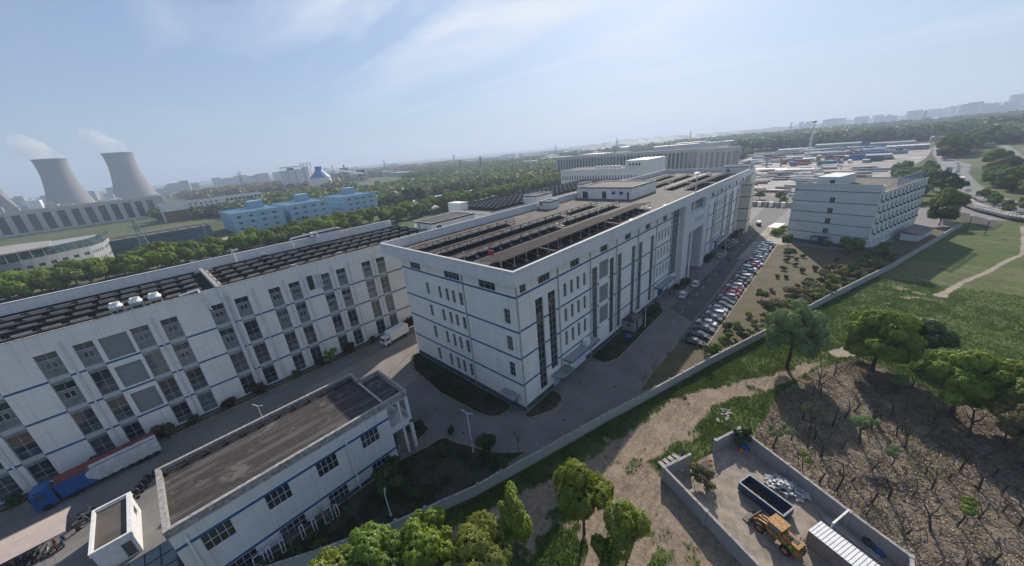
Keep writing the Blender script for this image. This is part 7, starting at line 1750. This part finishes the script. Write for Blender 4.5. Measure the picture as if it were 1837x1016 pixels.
for x, y in ((196, -78), (203, -79), (211, -77), (220, -78), (230, -77), (186, -86), (192, -90), (178, -92)): tree('gen2', x, y, 'small round tree planted along the ramp railing', group='small trees along the ramp', s=random.uniform(.6, .9), mat=random.choice(('yellow', 'mid', 'olive')))
for i in range(30):
    x = random.uniform(430, 640); y = -.21*x+random.uniform(2, 16)-(x-430)*.02
    tree(random.choice(('gen1', 'gen2', 'wide2')), x, y, 'green tree in the belt between goods yard and far road', group='trees beside the goods yard', s=random.uniform(1.3, 2.1), mat=random.choice(('mid', 'dark', 'yellow', 'willow')))
for i in range(26):
    tree('gen3', random.uniform(215, 320), random.uniform(-66, -48), 'loose grey green tree behind the dormitory roof', group='trees behind the dormitory', s=random.uniform(1.2, 1.7), mat='willow')
for i in range(16):
    tree('gen2', random.uniform(206, 222), random.uniform(-40, 24), 'reddish green bush in the scrub beyond the rear wall', 'bush', 'scrub beyond the rear wall', s=random.uniform(.6, .95), mat='olive' if i % 2 else 'willow', name='bush')

# ---------------------------------------------------------------- woods (uncountable) and treelines
def woods(name, poly, n, r0, h0, seed, label, mat='forest', gap=.5):
    rs = np.random.RandomState(seed); P = []; bx = [min(p[0] for p in poly), max(p[0] for p in poly)]; by = [min(p[1] for p in poly), max(p[1] for p in poly)]
    while sum(len(p) for p in P) < n:
        x = rs.uniform(*bx, n); y = rs.uniform(*by, n); k = pip(x, y, poly)&(fbm(x, y, 170 if r0 > 6 else 70, seed+50)+.18*rs.rand(n) > gap); P.append(np.stack([x[k], y[k]], 1))
    P = np.vstack(P)[:n]; VV = []; FF = []; off = 0; m = 34
    d = rs.normal(size=(n, m, 3)); d /= np.linalg.norm(d, axis=2)[:, :, None]; d[:, :, 2] = np.abs(d[:, :, 2])*1.0-.15
    sc = (r0*(.6+.8*rs.rand(n)))[:, None, None]*np.array([1, 1, .85]); c = np.stack([P[:, 0], P[:, 1], h0*(.55+.5*rs.rand(n))*(.8+.4*fbm(P[:, 0], P[:, 1], 60, seed))], 1)[:, None, :]
    pos = (c+d*sc*(.8+.3*rs.rand(n, m, 1))).reshape(-1, 3); V, F = leaves(pos, d.reshape(-1, 3)+np.array([0, 0, .3]), r0*.34, rs, .75)
    # solid core of each crown
    oc = np.array([(1, 0, 0), (.3, .95, 0), (-.8, .6, 0), (-.8, -.6, 0), (.3, -.95, 0), (0, 0, .95), (0, 0, -1.2)]); of = np.array([(0, 1, 5, 5), (1, 2, 5, 5), (2, 3, 5, 5), (3, 4, 5, 5), (4, 0, 5, 5)])
    V2 = (c+oc[None]*sc*.82).reshape(-1, 3); tri = np.array([(0, 1, 5), (1, 2, 5), (2, 3, 5), (3, 4, 5), (4, 0, 5), (1, 0, 6), (2, 1, 6), (3, 2, 6), (4, 3, 6), (0, 4, 6)])
    F2 = (tri[None]+np.arange(n)[:, None, None]*7).reshape(-1, 3)
    me = npmesh(name, V, F, LM[mat]); o = bpy.data.objects.new(name, me); COL.objects.link(o); tag(o, label, 'woods', kind='stuff')
    me2 = npmesh(name+'_depth', V2, F2, LM[mat]); o2 = bpy.data.objects.new('crown_mass', me2); COL.objects.link(o2); o2.parent = o; o2['kind'] = 'stuff'
    return o
woods('woodland', [(130, 330), (150, 300), (205, 300), (262, 262), (262, 226), (330, 206), (420, 190), (520, 200), (640, 330), (700, 520), (420, 560), (230, 470), (130, 400)], 3000, 5.5, 8, 1, 'broad belt of mixed woodland behind the blue blocks and farm yard', gap=.42)
woods('woodland', [(-20, 545), (80, 370), (130, 380), (230, 470), (420, 560), (700, 520), (900, 700), (760, 1050), (420, 720), (200, 700), (60, 640)], 2500, 7, 8, 2, 'distant woodland strip running below the silos')
woods('woodland', [(60, 900), (180, 780), (330, 840), (480, 950), (760, 1060), (1300, 1500), (1100, 1900), (300, 1300), (60, 1200)], 1400, 11, 8, 3, 'far pale woods around the silos and beyond', 'olive')
woods('tree_belt', [(726, 133), (800, 150), (930, -40), (960, -220), (900, -240), (860, -176), (760, -60)], 1300, 8, 15, 4, 'long dense tree belt beyond the goods yard', gap=.35)
woods('tree_belt', [(1000, 700), (1100, 760), (1500, 300), (1680, -200), (1650, -420), (1560, -420), (1400, 100), (1200, 420)], 1100, 11, 12, 5, 'farther hazy tree belt across the plain on the right')
woods('tree_belt', [(480, 330), (620, 250), (700, 160), (620, 80), (520, 110), (430, 170)], 700, 6, 9, 6, 'trees behind the long tan office range', gap=.3)
woods('tree_belt', [(600, -140), (760, -140), (960, -200), (960, -340), (620, -230)], 1100, 8, 10, 7, 'green wood to the right beyond the far road')
woods('tree_belt', [(330, -118), (600, -148), (600, -200), (260, -200), (200, -150)], 500, 5, 7, 8, 'low woods right of the far carriageway')
b = MB()
# low hill on the horizon
hl_ = [(2300, 2400, 10), (2900, 1800, 34), (3100, 1480, 58), (3300, 1150, 50), (3500, 700, 40), (3800, 200, 46), (4000, -400, 44), (4000, -1200, 44)]
for (ax, ay, ah_), (bx, by, bh) in zip(hl_[:-1], hl_[1:]):
    d = Vector((bx-ax, by-ay)).normalized(); nn_ = Vector((d.y, -d.x))*-500
    for k in range(10):
        f0, f1 = k/10, (k+1)/10; p0 = Vector((ax, ay)).lerp(Vector((bx, by)), f0); p1 = Vector((ax, ay)).lerp(Vector((bx, by)), f1); z0 = ah_+(bh-ah_)*f0+5*math.sin(k*2+ax); z1 = ah_+(bh-ah_)*f1+5*math.sin((k+1)*2+ax if k < 9 else bx)
        b.quad((p0.x-300*.7, p0.y-300*.5, -5), (p1.x-210, p1.y-150, -5), (p1.x, p1.y, z1-18), (p0.x, p0.y, z0-18)); b.quad((p0.x, p0.y, z0-18), (p1.x, p1.y, z1-18), (p1.x+500, p1.y+300, -5), (p0.x+500, p0.y+300, -5))
tag(b.build('hills', LM['forest']), kind='structure')
# mid distance: bright roofs and a highway crossing the plain
sheet('highway.002', [(1010, 250), (1290, 60), (1420, -120), (1560, -420), (1580, -415), (1440, -110), (1310, 75), (1030, 265)], .5, M['pale'])
random.seed(90)
def far_shed(x, y, dx, dy, h, c, rz, lab, grp_):
    b = MB(); b.obox((x, y, h/2), (dx, dy, h), rz); b.obox((x, y, h+.3), (dx+1, dy+1, .6), rz, 1); tag(b.build('far_shed', [CM['grey'], CM[c]]), lab, 'shed', grp_)
far_shed(645, 545, 26, 95, 12, 'blue', R(-40), 'long blue and white factory shed in the woods behind the factory roof', None); far_shed(560, 650, 20, 60, 7, 'pale', R(-42), 'pale roofed shed left of the long blue one in the woods', None); far_shed(880, 910, 20, 120, 8, 'white', R(-40), 'white roofed shed furthest back beyond the long blue one', None)
for i, (x, y) in enumerate(((742, 1250), (768, 1228), (800, 1206))): far_shed(x, y, 30, 34, 14, 'dark', R(-32), 'dark low warehouse in the line of three on the horizon right of the silos', 'three dark warehouses on the horizon')
for i in range(130):
    t_ = random.random(); a_ = R(random.uniform(-12, 66)); r_ = random.uniform(900, 2700); x, y = CAM.x+r_*math.cos(a_), CAM.y+r_*math.sin(a_)
    far_shed(x, y, random.uniform(20, 60), random.uniform(40, 140), random.uniform(7, 15), random.choice(('white', 'grey', 'dark', 'pale', 'grey', 'rust')), random.uniform(-.5, .5), 'hazy low warehouse on the far plain', 'hazy warehouses on the plain')
for i in range(60):
    a_ = R(random.uniform(60, 101)); r_ = random.uniform(2000, 2600) if a_ > R(70) else random.uniform(2300, 3200); x, y = CAM.x+r_*math.cos(a_), CAM.y+r_*math.sin(a_); h = random.choice((18, 26, 34, 40)) if a_ > R(74) else random.choice((10, 16, 22))
    b = MB(); b.obox((x, y, h/2), (random.uniform(20, 60), random.uniform(20, 40), h), random.uniform(-.3, .3)); tag(b.build('apartment_block', M['conwall']), 'hazy apartment block on the left horizon', 'building', 'hazy blocks on the left horizon')
for i in range(70):
    a_ = R(random.uniform(-19, 6)); r_ = random.uniform(3000, 4200); x, y = CAM.x+r_*math.cos(a_), CAM.y+r_*math.sin(a_); h = random.uniform(24, 50)+max(0, 40*math.exp(-((math.degrees(a_)+9)/3.0)**2))*random.random()
    b = MB(); b.obox((x, y, h/2), (random.uniform(20, 34), random.uniform(24, 60), h), random.uniform(-.4, .4)); tag(b.build('high_rise', M['conwall']), 'faint high rise on the right horizon', 'building', 'faint high rises on the right horizon')
for i, (x, y, h) in enumerate(((529, 660, 30), (530, 588, 34), (1240, 900, 44), (900, 1150, 44), (1500, 760, 50), (760, 1450, 50), (330, 1900, 60), (1700, 520, 50), (1650, -150, 44), (1500, 150, 46), (620, 1650, 48), (250, 1500, 50))):
    b = MB(); lat(b, x, y, h, h*.06, .6, 6, .45); 
    for z in (.8, .9): b.beam((x-h*.16, y+h*.1, h*z), (x+h*.16, y-h*.1, h*z), .5)
    tag(b.build('transmission_tower', M['dark']), 'distant lattice transmission tower on the plain', 'pylon', 'distant transmission towers')

# ---------------------------------------------------------------- haze
t = NT('haze'); t.t.nodes.remove(t.b); v = t.n('ShaderNodeVolumePrincipled'); v.inputs['Color'].default_value = (.62, .74, .95, 1); v.inputs['Density'].default_value = .00027; v.inputs['Anisotropy'].default_value = .2
t.l(v.outputs[0], t.o.inputs['Volume'])
b = MB(); b.box(-5000, 5200, -3200, 4200, -8, 190); hz_ = b.build('haze', t.mat); tag(hz_, kind='stuff'); hz_['label'] = 'pale blue air haze over the plain'; hz_['category'] = 'haze'
